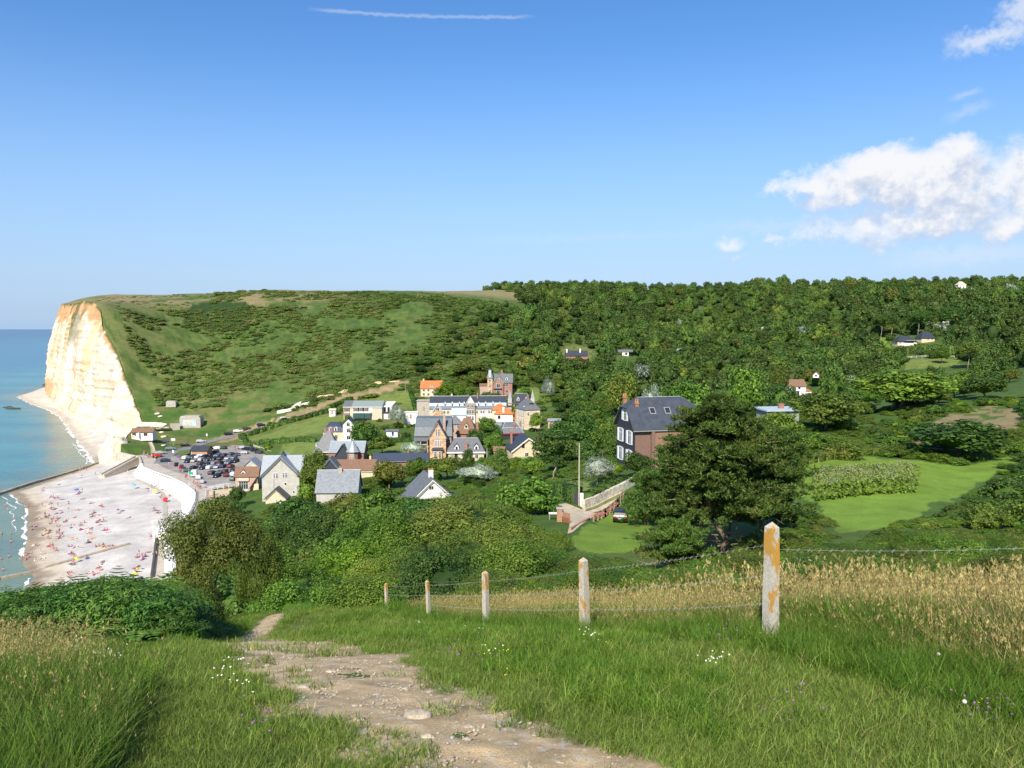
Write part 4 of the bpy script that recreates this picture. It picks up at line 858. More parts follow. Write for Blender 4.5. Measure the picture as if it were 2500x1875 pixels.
for x in (-.8, .8): window(tg, 'f', x, .2, .8, 2.3, 3, 8, off=.92)
chimney(e, 2.2, 3.6, 8, 15.2, .9, .7, PINKB, 2)
pc_ = empty('timber_porch', (-6.4, 2.2, 0)); pc_.parent = e
q = roof(pc_, [[(-2.8, -.4, 6.0), (2.6, -.4, 6.0), (2.6, 2.2, 7.4), (-2.8, 2.2, 7.4)]], GSLATE, name='porch_roof')
bm = bmesh.new()
for x in (-2.6, -.2, 2.3): box_bm(bm, x-.12, x+.12, -.3, -.1, -2, 6)
box_bm(bm, -2.6, 2.3, -.3, -.1, 4.6, 4.9); mesh_obj('porch_frame', bm, GREYR, pc_); window(e, 'f', 4.0, 5.4, .9, 2.6, 6, 9, off=-4.0)
# H19
e = H('white_dormered_house', 'low stone house with grey slate roof, white eaves and two white gabled dormers', 'house', 1138, 1122, 277, 3, 8)
walls(e, 12.8, 8.5, 3.0, STONE); roof(e, roof_planes('hip', 12.8, 8.5, 3.0, 4.2, .45, hipl=2.2), GSLATE); ridge(e, (-4.2, 4.25, 7.25), (4.2, 4.25, 7.25), ZINC, .12); box('white_eaves', -6.9, 6.9, -.62, -.42, 2.35, 2.85, WHITE, e)
for x in (-3.4, 3.7): dormer(e, x, .5, 3.3, 1.5, 1.5, 2.4, WHITE, DSLATE, .9)
chimney(e, .1, .6, 1.0, 6.2, .85, .6, BRICK, 1); window(e, 'f', -3.6, .4, .9, 1.7, 6.4, 8.5, BLACK); window(e, 'f', 3.8, .4, 1.0, 1.9, 6.4, 8.5)
# H20
e = H('brown_tiled_house', 'steep brown tiled house squeezed behind the white dormered house', 'house', 1138, 1086, 303, -4, 6)
walls(e, 7.4, 7, 5.0, BRICK); roof(e, roof_planes('hip', 7.4, 7, 5.0, 5.2, .5, hipl=2.4), BROWNT); dormer(e, 0, .7, 6.4, 1.6, 1.3, 2, STONE, BROWNT, .9); chimney(e, 4.2, 2, 4, 8.6, .9, .7, BRICK, 1); chimney(e, .5, 4, 8.6, 10.6, 1.4, .6, BRICK, 1)
# H20b small square grey roof by the hotel
e = H('square_roofed_pavilion', 'small brick pavilion with grey pyramid roof right of the dark steep roof', 'pavilion', 1111, 1060, 322, 5, 4)
walls(e, 5.4, 5, 4.6, PINKB); roof(e, roof_planes('hip', 5.4, 5.39, 4.6, 3.2, .4), GSLATE)
for x in (-1.3, 1.3): window(e, 'f', x, 2.6, .8, 1.4, 2.7, 5)
# H21 white gable near
e = H('white_gable_house', 'white house with sweeping dark slate roof and white chimney rising from the bushes', 'house', 1056, 1213, 184, 17, 7)
walls(e, 8.4, 10.5, .6, WHITE, 'gy', 3.9); roof(e, roof_planes('gy', 8.4, 10.5, .6, 3.9, .6), GSLATE); barge(e, 8.4, .6, 3.9, -.6, .6, WHITE, .3); chimney(e, .1, 2.6, 3.6, 6.0, 1.1, .8, WHITE, 4)
q = roof(e, [[(-4.6, .5, .2), (-8.2, .5, -1.8), (-8.2, 8, -1.8), (-4.6, 8, .2)]], GSLATE, name='side_roof'); q = roof(e, [[(4.6, 2.0, .1), (8.6, 2.0, -2.0), (8.6, 8, -2.0), (4.6, 8, .1)]], DSLATE, name='side_roof'); window(e, 'f', -.3, 1.8, 1.0, .8, 4, 8)
# H22 the black house
e = H('black_clad_house', 'tall house with black slate end wall, white shutters, brick side and three skylights', 'house', 1630, 1141, 123, 13, 9)
w_, d_, eh, rh = 11.2, 7.8, 6.7, 4.2
BRICKD = brick_mat('brown_brick', (.22, .125, .095), (.165, .095, .072), (.28, .24, .20), 2.0)
walls(e, w_, d_, eh, BRICKD, 'half', rh); roof(e, roof_planes('half', w_, d_, eh, rh, .55), mat('charcoal_slate', (.055, .065, .082), .5, .5, var=.2, vscale=1.2), .22)
bm = bmesh.new(); vs = [bm.verts.new((-w_/2-.06, y, z)) for y, z in ((-.05, -3), (-.05, eh), (d_/2*(1-.38), eh+rh*.62), (d_-d_/2*(1-.38), eh+rh*.62), (d_+.05, eh), (d_+.05, -3))]; vb = [bm.verts.new(v.co+Vector((.05, 0, 0))) for v in vs]; bm.faces.new(vs); bm.faces.new(vb[::-1])
for i in range(6): bm.faces.new((vs[i], vb[i], vb[(i+1) % 6], vs[(i+1) % 6]))
bmesh.ops.recalc_face_normals(bm, faces=bm.faces[:]); mesh_obj('slate_cladding', bm, BLACKW, e)
SH = mat('white_shutter', (.70, .78, .84), .6)
for z in (.6, 3.7):
    for yv in (2.1, 6.0): window(e, 'l', yv, z, 1.2, 2.0, w_/2, d_, WHITE, shut=SH, off=.08)
window(e, 'l', 4.1, 7.3, 1.2, 1.7, w_/2, d_, WHITE, shut=SH, off=.08)
sl = rh/(d_/2); nrm_a = math.atan(sl)
for x in (-1.9, .7, 3.3):
    o = empty('skylight', (x, 2.0, eh+sl*2.0+.02)); o.parent = e; o.rotation_euler = (nrm_a, 0, 0); box('skylight_frame', -.5, .5, -.65, .65, 0, .12, METAL, o); box('pane', -.38, .38, -.52, .52, .12, .14, GLASS, o)
DT = mat('brick_chimney', (.34, .18, .11), .9, var=.3); chimney(e, -4.3, 2.7, 8.6, 10.3, .55, .45, DT, 2); chimney(e, -4.9, 6.4, 8.2, 10.9, .55, .45, DT, 2); ridge(e, (-w_/2+1.8, d_/2, eh+rh+.02), (w_/2-1.8, d_/2, eh+rh+.02), ZINC, .1)
box('gutter', -w_/2-.5, w_/2+.5, -.66, -.54, eh-.75, eh-.6, METAL, e); box('brick_buttress', -3.0, -2.5, -.6, 0, -3, 5.9, BRICKD, e); box('brick_bay', -2.5, 5.5, -.35, 0, -3, 5.9, brick_mat('rust_brick', (.29, .16, .10), (.23, .12, .075), (.34, .28, .22), 2.0), e)
# H23..H29 scattered
e = H('brown_roofed_villa', 'white two storey villa with brown tiled roof alone among the valley trees', 'villa', 1944, 966, 418, 4, 7)
walls(e, 10.6, 7, 5.2, WHITE, 'gx', 3.4); roof(e, roof_planes('gx', 10.6, 7, 5.2, 3.4, .4), BROWNT)
for x in (-1.8, 1.6): window(e, 'f', x, 3.6, .9, 1.0, 5, 7, MAROON); window(e, 'f', x-.6, .3, 1.0, 1.9, 5, 7, MAROON)
box('white_lintel', -5.3, 5.3, -.3, 0, 2.6, 3.0, WHITE, e); walls(e, 3.2, 5, 2.3, WHITE, name='annex_wall').location = (6.8, 0, 0); q = roof(e, [[(5.2, -.3, 2.3), (8.6, -.3, 2.3), (8.6, 5, 3.2), (5.2, 5, 3.2)]], ORANGE, name='annex_roof')
e = H('flat_roofed_house', 'low grey house with flat pale roof and squat brick chimney behind the pine', 'house', 1912, 1040, 186, 8, 5)
walls(e, 8, 6, 3.6, mat('grey_green_wall', (.30, .33, .29))); roof(e, [[(-4.6, -.7, 3.75), (4.6, -.7, 3.75), (4.6, 6.6, 3.9), (-4.6, 6.6, 3.9)]], ZINC, .35); chimney(e, .6, 2.5, 3.8, 5.2, 1.2, .8, BRICK, 0); box('downpipe', -4.2, -4.08, -.2, -.08, -1, 3.4, WHITE, e)
e = H('long_roofed_farmhouse', 'low house with dark roof and white chimneys in the clearing on the far slope', 'house', 1408, 877, 513, 0, 8)
walls(e, 14, 7, 2.4, BRICK, 'gx', 3.0); roof(e, roof_planes('gx', 14, 7, 2.4, 3.0, .4), DSLATE); chimney(e, -6.4, 2.5, 3.6, 6.6, .9, .9, WHITE, 0); chimney(e, 2.4, 2.5, 4, 6.9, .9, .9, WHITE, 0)
e = H('hillside_chalet', 'tiny white chalet with grey roof half hidden in the trees of the far slope', 'chalet', 1527, 868, 540, 0, 4)
walls(e, 4.4, 4, 2.6, WHITE, 'gx', 1.4); roof(e, roof_planes('gx', 10, 4, 2.6, 1.4, .3), GSLATE); window(e, 'f', .5, .6, 1.4, 1.2, 2, 4, BLACK)
e = H('veranda_lodge', 'dark roofed lodge with white veranda below the tall pines', 'lodge', 2214, 842, 546, 0, 8)
walls(e, 13, 8, 2.8, CREAM); roof(e, roof_planes('hip', 13, 8, 2.8, 3.4, .6, hipl=3.5), DSLATE); box('veranda_roof', -2, 4.5, -2.6, 0, 2.9, 3.3, LSLATE, e); box('veranda_rail', -6, 5.5, -3.0, -2.7, .2, 1.3, WHITE, e)
for x in (-4.5, -2, 1, 3.5): window(e, 'f', x, .6, 1.3, 1.5, 6, 8, WHITE)
e = H('round_roofed_lodge', 'dark hipped lodge with white trim standing right of the veranda lodge', 'lodge', 2266, 832, 552, 8, 7)
walls(e, 10, 7, 2.5, CREAM); roof(e, roof_planes('hip', 10, 7, 2.5, 4.2, .6, hipl=2.8), DSLATE); window(e, 'f', 3, .8, 1.2, 1.3, 5, 7); window(e, 'f', 0, .8, 1.2, 1.3, 5, 7)
e = H('skyline_house', 'small white house with pale roof on the wooded skyline', 'house', 2349, 706, 850, 0, 8)
walls(e, 8.5, 7, 5, WHITE); roof(e, roof_planes('hip', 8.5, 7, 5, 3.4, .4, hipl=2.6), STONE); window(e, 'f', -2, 1, 1.4, 2, 4, 7); window(e, 'f', 1.5, 1, 1.4, 2, 4, 7)
e = H('white_gable_cottage', 'small white gable with brown roof among trees right of the brown roofed villa', 'cottage', 1992, 920, 440, -25, 4)
walls(e, 3.2, 4, 1.2, WHITE, 'gy', 1.7, below=.5); roof(e, roof_planes('gy', 3.2, 4, 1.2, 1.7, .3), BROWNT); window(e, 'f', 0, .3, .7, .8, 1.6, 4, BLACK)
# H30 small outbuildings
e = H('blue_doored_shed', 'white garden shed with grey roof and blue door on the lawn', 'shed', 957, 1065, 343, 0, 3)
walls(e, 5.0, 3.2, 2.2, WHITE, 'gx', .7); roof(e, roof_planes('gx', 5.6, 3.2, 2.2, .7, .3), GSLATE); box('door', -.1, .8, -.07, 0, 0, 1.9, mat('blue_paint', (.05, .16, .45)), e); box('upper_door', .0, .7, -.09, -.07, .8, 1.8, BLACK, e)
e = H('toilet_block', 'small brick building with dark slate roof and white side at the car park entrance', 'shed', 487, 1113, 337, -6, 4)
walls(e, 7.2, 4.6, 2.6, BRICKO, 'gx', 1.6); roof(e, roof_planes('gx', 7.2, 4.6, 2.6, 1.6, .55), DSLATE); box('white_side', -3.75, -3.6, -.1, 4.7, -1, 2.4, WHITE, e); box('white_skirting', -.8, 3.8, -1.8, -.2, -.5, .75, WHITE, e)
e = H('clifftop_cottage', 'low cottage with brown roof and white walls at the foot of the chalk cliff', 'cottage', 347, 1068, 362, 4, 5)
walls(e, 9.6, 4.6, 2.6, WHITE, 'gx', 1.5, below=1.5); roof(e, roof_planes('gx', 9.6, 4.6, 2.6, 1.5, .4), BROWNT); box('stone_pier', -4.9, -3.2, -.12, 0, 0, 1.2, STONE, e)
for x in (-3.6, 1.6): window(e, 'f', x, .8, 1.5, 1.2, 4.8, 4.6, WOOD)
box('porch_pier', -1.4, -1.0, -1.2, 0, 0, 2.4, WHITE, e)
def bunker(px, py, Y, w, d, h, lab):
    e = H('bunker', lab, 'bunker', px, py, Y, 6, w*.5); bm = bmesh.new()
    vs = [(-w/2, 0, -1), (w/2, 0, -1), (w/2, 0, h*.75), (w/2-.9, .2, h), (-w/2+.6, .2, h), (-w/2, 0, h*.75)]
    a = [bm.verts.new(v) for v in vs]; b = [bm.verts.new((v[0]*.9, d, v[2]*.95)) for v in vs]; bm.faces.new(a); bm.faces.new(b[::-1])
    for i in range(6): bm.faces.new((a[i], b[i], b[(i+1) % 6], a[(i+1) % 6]))
    bmesh.ops.recalc_face_normals(bm, faces=bm.faces[:]); mesh_obj('concrete_body', bm, CONC, e); return e
e = bunker(464, 1040, 405, 10.5, 8, 5.2, 'large concrete bunker with a pale painted embrasure dug into the slope')
box('painted_embrasure', -3.6, 3.2, -.1, 0, .2, 3.2, mat('pale_blue_paint', (.48, .62, .72), var=.3, vscale=.6), e); box('embrasure', -2.4, 1.0, -.16, -.1, .8, 2.4, STONE, e)
q = box('wing_wall', -9.6, -4.9, -1.2, -.4, -2.4, 1.8, CONC, e); q.rotation_euler = (0, 0, R(16))
e = bunker(417, 990, 438, 5.2, 4, 2.6, 'small square concrete bunker higher up the grassy slope'); box('embrasure', -1.6, 1.2, -.1, 0, .6, 1.5, GREYR, e)
for nm, lb, ct, px, py, Y, w1, d1, h1, m1, m2, rt, rh1, rz1 in (
    ('outbuilding', 'long white walled outbuilding beside the silver-green tree', 'outbuilding', 1003, 1021, 372, 6.5, 4, 2.6, WHITE, WHITE, 'flat', 0, 2),
    ('concrete_workshop', 'bare grey concrete building at the left end of the long hotel', 'workshop', 1035, 1002, 395, 7.2, 8, 4.6, CONC, CONC, 'flat', 0, 0),
    ('zinc_roofed_hall', 'hall with a broad pale zinc roof just in front of the hotel', 'hall', 1120, 1032, 352, 6.4, 7, 3.6, WHITE, ZINC, 'gx', 2.6, 0),
    ('grey_roofed_garage', 'low garage with flat grey roof right of the three storey house', 'garage', 1353, 1042, 345, 5.5, 5, 2.6, PINKB, LSLATE, 'gx', .8, -4),
    ('blue_edged_garage', 'small garage with a blue edged roof beside the trees right of the village', 'garage', 1367, 1056, 330, 4.6, 4, 2.4, PINKB, mat('blue_metal', (.2, .33, .45)), 'flat', 0, 6),
    ('brick_outhouse', 'small rust brown brick outhouse below the cream gable house', 'outhouse', 1218, 1124, 268, 3.6, 3, 3.4, BRICKO, BROWNT, 'gx', 1.2, -8),
    ('white_garden_shed', 'white garden shed on the lawn below the stone cutting', 'shed', 811, 1010, 400, 3.2, 3, 1.8, WHITE, STONE, 'gx', .7, 0)):
    e = H(nm, lb, ct, px, py, Y, rz1, w1*.55)
    walls(e, w1, d1, h1, m1, 'gx' if rt == 'gx' else None, rh1); roof(e, roof_planes(rt, w1, d1, h1, rh1 or 1, .3), m2); box('door', -.5, .4, -.06, 0, -.2, min(1.9, h1-.3), WOOD, e)
# ============================================================ PLANTS
def quads(c, u, v, ls, asp=.6, bend=None):
    """leaf quads at centres c, along u, across v"""
    u = u*ls[:, None]; v = v*(ls*asp)[:, None]
    V = np.stack([c-u-v*.35, c-v, c+u+v*0.0, c+v], 1)
    return V.reshape(-1, 3)
def rnd_unit(rs, n):
    v = rs.normal(size=(n, 3)); return v/np.linalg.norm(v, axis=1)[:, None]
def orient(rs, nrm, jit=.7):
    nrm = nrm+rnd_unit(rs, len(nrm))*jit; nrm /= np.linalg.norm(nrm, axis=1)[:, None]
    t = np.cross(nrm, rnd_unit(rs, len(nrm))); t /= np.linalg.norm(t, axis=1)[:, None]+1e-9
    return t, np.cross(nrm, t)
def lumpy(rs, rx, rz, z0, seed, sub=2, amp=.25):
    bm = bmesh.new(); bmesh.ops.create_icosphere(bm, subdivisions=sub, radius=1)
    V = np.array([v.co[:] for v in bm.verts]); Fa = np.array([[v.index for v in f.verts] for f in bm.faces]); bm.free()
    k = 1-amp+2*amp*fbm(V[:, 0]*2+9, V[:, 1]*2+9, V[:, 2]*2+9, seed=seed)
    V = V*k[:, None]*np.array([rx, rx, rz]); V[:, 2] += z0
    return V, Fa
def crown(name, n, ls, m, seed=1, rx=1.0, rz=.75, nclump=26, core=.62, flat=0.0, cl=.36, jit=.7, asp=.6, low=-.55, shape='round'):
    """leaf crown of unit radius; centre at z = rz (sits on the ground)"""
    rs = np.random.RandomState(seed)
    d = rnd_unit(rs, nclump*3); d = d[d[:, 2] > low][:nclump]
    k = (.58+.3*rs.rand(len(d)))[:, None]
    cc = d*k*np.array([rx, rx, rz])
    if shape == 'cone': 
        t = rs.rand(len(d)); a = rs.rand(len(d))*6.283; rr = (1-t)*.7*rx+.05
        cc = np.stack([np.cos(a)*rr, np.sin(a)*rr, (t*2-1)*rz], -1)
    cr = cl*(.6+.8*rs.rand(len(d)))*(1 if shape != 'cone' else .75)
    pick = rs.choice(len(d), n, p=cr**2/(cr**2).sum())
    dd = rnd_unit(rs, n); dd[:, 2] = np.abs(dd[:, 2])*.9+dd[:, 2]*.1 if flat else dd[:, 2]
    rad = cr[pick]*(1-.45*rs.rand(n)**2)
    c = cc[pick]+dd*rad[:, None]*np.array([1, 1, .8]); c[:, 2] += rz
    c[:, 2] = np.maximum(c[:, 2], .02)
    u, v = orient(rs, dd+np.array([0, 0, .5]), jit)
    sz = ls*(.55+.9*rs.rand(n))
    V = quads(c, u, v, sz, asp); Fq = np.arange(4*n).reshape(n, 4)
    allV = [V]; allF = [Fq]; off = len(V)
    if core:
        cv, cf = lumpy(rs, rx*core, rz*core*1.05, rz*.95, seed, 2); 
        allV.append(cv); allF.append(np.concatenate([cf, cf[:, 2:3]], 1)+off)
    Vt = np.concatenate(allV); 
    # quads and degenerate quads -> from_pydata handles both
    me = bpy.data.meshes.new(name)
    fl = [tuple(f) for f in Fq.tolist()]
    if core: fl += [tuple(f) for f in (cf+off).tolist()]
    me.from_pydata(Vt.tolist(), [], fl); me.update(); me.materials.append(m)
    return me
GREEN = leaf_mat('leaf_green', (0.068, 0.145, 0.017), (0.148, 0.252, 0.030), (0.172, 0.243, 0.037))
FGREEN = leaf_mat('leaf_far_green', (0.078, 0.151, 0.022), (0.140, 0.224, 0.034), (0.168, 0.208, 0.038), rand=.35)
SCG = leaf_mat('scrub_green', (0.112, 0.187, 0.030), (0.168, 0.244, 0.043), (0.190, 0.218, 0.047), rand=.22)
SCO = leaf_mat('scrub_olive', (.15, .18, .045), (.21, .225, .07), (.23, .20, .08), rand=.22)
SCD = leaf_mat('scrub_dark', (0.073, 0.130, 0.025), (0.112, 0.177, 0.032), rand=.25)
FDARK = leaf_mat('leaf_far_dark', (0.056, 0.114, 0.022), (0.101, 0.166, 0.030), (0.090, 0.146, 0.030), rand=.35)
FOLIVE = leaf_mat('leaf_far_olive', (0.112, 0.140, 0.025), (0.174, 0.198, 0.038), (0.202, 0.177, 0.047), rand=.3)
DARK = leaf_mat('leaf_dark', (0.043, 0.100, 0.018), (0.095, 0.180, 0.030), (0.074, 0.145, 0.027))
OLIVE = leaf_mat('leaf_olive', (.092, .145, .020), (.160, .225, .034), (.20, .205, .038))
RUST = leaf_mat('leaf_rusty', (.115, .15, .025), (.19, .21, .038), (.25, .19, .04))
BRIGHT = leaf_mat('leaf_bright', (0.086, 0.172, 0.014), (0.160, 0.263, 0.019), (0.209, 0.275, 0.028))
SILVER = leaf_mat('leaf_silver', (.20, .26, .18), (.38, .44, .34), (.25, .32, .22))
PURPLE = leaf_mat('leaf_purple', (.03, .015, .02), (.06, .025, .03))
PINE = leaf_mat('pine_needles', (0.036, 0.085, 0.014), (0.088, 0.16, 0.026), (0.12, 0.145, 0.03), trans=.2)
FERN = leaf_mat('fern_green', (0.053, 0.138, 0.018), (0.109, 0.225, 0.036), (0.167, 0.208, 0.044), rand=.35)
BARK = mat('bark', (.17, .13, .09), .95, var=.4, vscale=4, bump=.6, bscale=12)
PALEBARK = mat('pale_bark', (.40, .34, .25), .95, var=.3, vscale=4)
LIB = bpy.data.collections.new('plant_library')
def proto(me, nm):
    o = bpy.data.objects.new(nm, me); return o
def gn_scatter(name, protos, pts, rot, scl, idx, kind='stuff', label=None, cat=None, mat_list=()):
    """one object whose points carry copies of the given meshes (only for uncountable stuff)"""
    pts = np.asarray(pts, np.float32); n = len(pts)
    col = bpy.data.collections.new(name+'_kinds')
    for i, p in enumerate(protos):
        o = bpy.data.objects.new('%s_kind_%02d' % (name, i), p); col.objects.link(o)
    me = bpy.data.meshes.new(name); me.vertices.add(n); me.vertices.foreach_set('co', pts.ravel())
    for nm, arr, ty, key in (('rot', rot, 'FLOAT_VECTOR', 'vector'), ('scl', scl, 'FLOAT_VECTOR', 'vector'), ('idx', idx, 'INT', 'value')):
        a = me.attributes.new(nm, ty, 'POINT'); a.data.foreach_set(key, np.asarray(arr, np.int32 if ty == 'INT' else np.float32).ravel())
    o = bpy.data.objects.new(name, me); C.objects.link(o); tag(o, label, cat, kind=kind)
    ng = bpy.data.node_groups.new(name+'_nodes', 'GeometryNodeTree')
    ng.interface.new_socket('Geometry', in_out='INPUT', socket_type='NodeSocketGeometry'); ng.interface.new_socket('Geometry', in_out='OUTPUT', socket_type='NodeSocketGeometry')
    L = ng.links.new; gi = ng.nodes.new('NodeGroupInput'); go = ng.nodes.new('NodeGroupOutput')
    ip = ng.nodes.new('GeometryNodeInstanceOnPoints'); ci = ng.nodes.new('GeometryNodeCollectionInfo'); ci.inputs[0].default_value = col
    ci.inputs['Separate Children'].default_value = True; ci.inputs['Reset Children'].default_value = True
    ip.inputs['Pick Instance'].default_value = True
    def attr(nm, ty):
        a = ng.nodes.new('GeometryNodeInputNamedAttribute'); a.data_type = ty; a.inputs[0].default_value = nm; return a.outputs[0]
    L(gi.outputs[0], ip.inputs['Points']); L(ci.outputs[0], ip.inputs['Instance']); L(attr('idx', 'INT'), ip.inputs['Instance Index'])
    er = ng.nodes.new('FunctionNodeEulerToRotation'); L(attr('rot', 'FLOAT_VECTOR'), er.inputs[0]); L(er.outputs[0], ip.inputs['Rotation'])
    L(attr('scl', 'FLOAT_VECTOR'), ip.inputs['Scale']); L(ip.outputs[0], go.inputs[0])
    md = o.modifiers.new('scatter', 'NODES'); md.node_group = ng
    return o
def rz_rot(rs, n, tilt=.0):
    return np.stack([rs.normal(size=n)*tilt, rs.normal(size=n)*tilt, rs.rand(n)*6.283], -1)
def project(x, y, z):
    """where a point falls in the photograph (2500 px wide)"""
    dz = z-EYE; cp_, sp_ = math.cos(PITCH), math.sin(PITCH)
    d = y*cp_-dz*sp_; up = y*sp_+dz*cp_
    return CX+F*x/d, CY-F*up/d
# ---- things that must stay in view: (px0, py0, px1, py1, distance)
KEEP = [(635,1100,735,1218,240),(575,1108,640,1200,262),(768,1132,876,1196,204),(806,1108,915,1150,250),(910,1100,1050,1142,265),(785,1062,892,1112,285),(760,1040,830,1105,300),(785,1030,862,1080,328),
  (835,970,970,1020,388),(1022,925,1082,960,438),(1185,892,1250,955,428),(1046,960,1245,1024,378),(1250,960,1300,1000,394),(1270,982,1325,1035,348),(1197,990,1262,1030,364),(1218,1028,1285,1060,318),
  (1228,1050,1330,1090,274),(1010,1000,1100,1112,288),(1088,1060,1186,1112,279),(1112,1026,1164,1062,304),(995,1130,1110,1205,184),(1490,975,1560,1120,122),(1560,975,1650,1080,124),(1908,924,1978,962,418),(1882,985,1935,1012,188),
  (1376,850,1438,866,513),(1510,852,1555,866,540),(2175,812,2290,842,545),(2335,688,2362,704,850),(1985,902,2000,920,440),(940,1044,978,1064,343),(1405,1095,1425,1235,114),(1185,1098,1195,1150,240),
  (466,1082,508,1115,337),(320,1045,380,1070,360),(400,980,490,1040,410),(300,1030,400,1075,360),(380,1070,660,1190,300),(495,1185,570,1245,235),(1355,1180,1520,1300,86),(1490,1235,1555,1290,92),(1425,1125,1500,1200,112),
  (1480,1180,1560,1230,100),(1340,1160,1420,1215,112),(1990,1120,2260,1220,108),(2000,1118,2490,1290,75),(985,950,1020,1025,375),(1330,1030,1385,1055,345),(1250,940,1340,985,405),(575,1050,860,1075,355),(690,1085,770,1110,320),
  (925,1076,1020,1100,318),(1980,1105,2270,1135,128),(2200,868,2345,892,475)]

def blocked(px0, py0, px1, py1, Y):
    for a, b, c, d, YY in KEEP:
        if Y < YY and px0 < c and px1 > a and py0 < d and py1 > b: return True
    return False
FREE_POLYS = [POLY[k] for k in ('drygrassr', 'meadow', 'lawn_a', 'lawn_b', 'lawn_c', 'lawn_d', 'lawn_e', 'lawn_f', 'lawn_g', 'clearing', 'drive', 'dirt', 'lodge', 'lodgeb')]+[[tuple(p) for p in PARK]]
def free_spot(x, y, r):
    for pl in FREE_POLYS:
        if inpoly(pl, np.array([x]), np.array([y]))[0]: return False
    for hx, hy, hr in HOUSES_XY:
        if (x-hx)**2+(y-hy)**2 < (hr+r*.6)**2: return False
    return True
# ---- the plant shapes
def family(m, nm, n, ls, k=3, **kw):
    return [crown('%s_%d' % (nm, i), n, ls, m, seed=11*i+len(nm)*7+kw.get('sd', 0), **{a: b for a, b in kw.items() if a != 'sd'}) for i in range(k)]
FARG = family(FGREEN, 'fg', 1200, .10, 3, nclump=16, rz=.8, core=.66, cl=.42, jit=.35)+family(FDARK, 'fd', 1200, .10, 3, nclump=16, rz=.85, core=.66, cl=.42)+family(FOLIVE, 'fo', 1200, .10, 2, nclump=16, core=.66, cl=.42)+family(FDARK, 'fc', 420, .14, 2, nclump=24, rz=1.25, shape='cone', core=.45)+family(SILVER, 'fs', 420, .12, 1, core=.55)
MID = dict(green=family(GREEN, 'mg', 3800, .060, 3, nclump=34, rz=.85, cl=.30), dark=family(DARK, 'md', 3800, .060, 3, nclump=34, rz=.85, cl=.30), olive=family(OLIVE, 'mo', 3800, .055, 2, nclump=34, cl=.3),
           rust=family(RUST, 'mr', 3800, .055, 2, nclump=34, cl=.3), bright=family(BRIGHT, 'mb', 3000, .06, 1, nclump=30, cl=.3), silver=family(SILVER, 'ms', 4200, .05, 1, nclump=40, rz=.9, asp=.35, cl=.28), purple=family(PURPLE, 'mp', 2600, .06, 1))
NEARB = dict(green=family(GREEN, 'ng', 26000, .0225, 2, nclump=60, rz=.75, cl=.27, low=-.3, jit=.5), dark=family(DARK, 'nd', 24000, .0225, 1, nclump=60, rz=.75, cl=.27, low=-.3, jit=.5), olive=family(OLIVE, 'no', 26000, .0215, 2, nclump=60, rz=.75, cl=.27, low=-.3, jit=.5), rust=family(RUST, 'nr', 26000, .022, 1, nclump=60, rz=.75, cl=.27, low=-.3, jit=.5), bright=family(BRIGHT, 'nb', 24000, .024, 1, nclump=50, rz=.7, cl=.27, jit=.5, low=-.3))
SCRUB = family(SCG, 'sg', 420, .17, 3, nclump=12, rz=.5, core=.8, cl=.5, jit=.25)+family(SCD, 'sd', 420, .17, 3, nclump=12, rz=.55, core=.8, cl=.5, jit=.3)+family(SCO, 'so', 420, .17, 2, nclump=12, rz=.5, core=.8, cl=.5, jit=.25)
# ---- far slope: bracken and scrub (uncountable), and the far wood
rs = np.random.RandomState(7)
pts, rots, scl, idx = [], [], [], []
fpts, frot, fscl, fidx = [], [], [], []
NS = 90000
xx = rs.rand(NS)*1100-500; yy = 360+rs.rand(NS)*460
zz = hill(xx, yy); dens_ = fbm(xx/26, yy/26, seed=71, oct=4); dn2 = fbm(xx/70, yy/70, seed=73)
woodedge = 30+60*(fbm(yy/60, yy*0, seed=74)-.5)-.25*(yy-400)   # wood to the right of this x
for i in range(NS):
    x, y, z = xx[i], yy[i], zz[i]
    if x < Lx(y)+14: continue
    px, py = project(x, y, z)
    if px > 2640 or px < 0: continue
    wood = x > woodedge[i]+ (60 if y > 640 else 0)
    if wood: continue
    if z < 17 and px < 1000: continue
    if px < 480 and dens_[i] < .50: continue
    if px < 1050 and dens_[i]+.10*(rs.rand()-.5) < .455: continue
    if x < 40 and dens_[i] < .36: continue
    r = .6+1.5*rs.rand()**2.2+(1.6 if rs.rand() < .02 else 0)
    if z > 76 and px < 520: r *= .6; 
    if z > 76 and px < 520 and rs.rand() < .8: continue
    if y > 690 and x < 90: continue
    if not free_spot(x, y, r): continue
    if blocked(px-r*F/y, py-1.3*r*F/y, px+r*F/y, py, y): continue
    pts.append((x, y, z-.3)); scl.append((r*1.25, r*1.25, r*(.42+.4*rs.rand()*(1 if rs.rand() < .9 else 2.0)))); rots.append((0, 0, rs.rand()*6.28))
    q = rs.rand()
    if px < 1000: idx.append(rs.choice([0, 1, 2, 6, 7, 0]) if dn2[i] < .56 else rs.choice([3, 4, 5, 0]))
    else: idx.append(rs.choice([0, 1, 2, 3, 0, 5, 6]))
gn_scatter('hillside_scrub', SCRUB, pts, rots, scl, idx, label='bracken and low scrub covering the far hillside', cat='scrub')
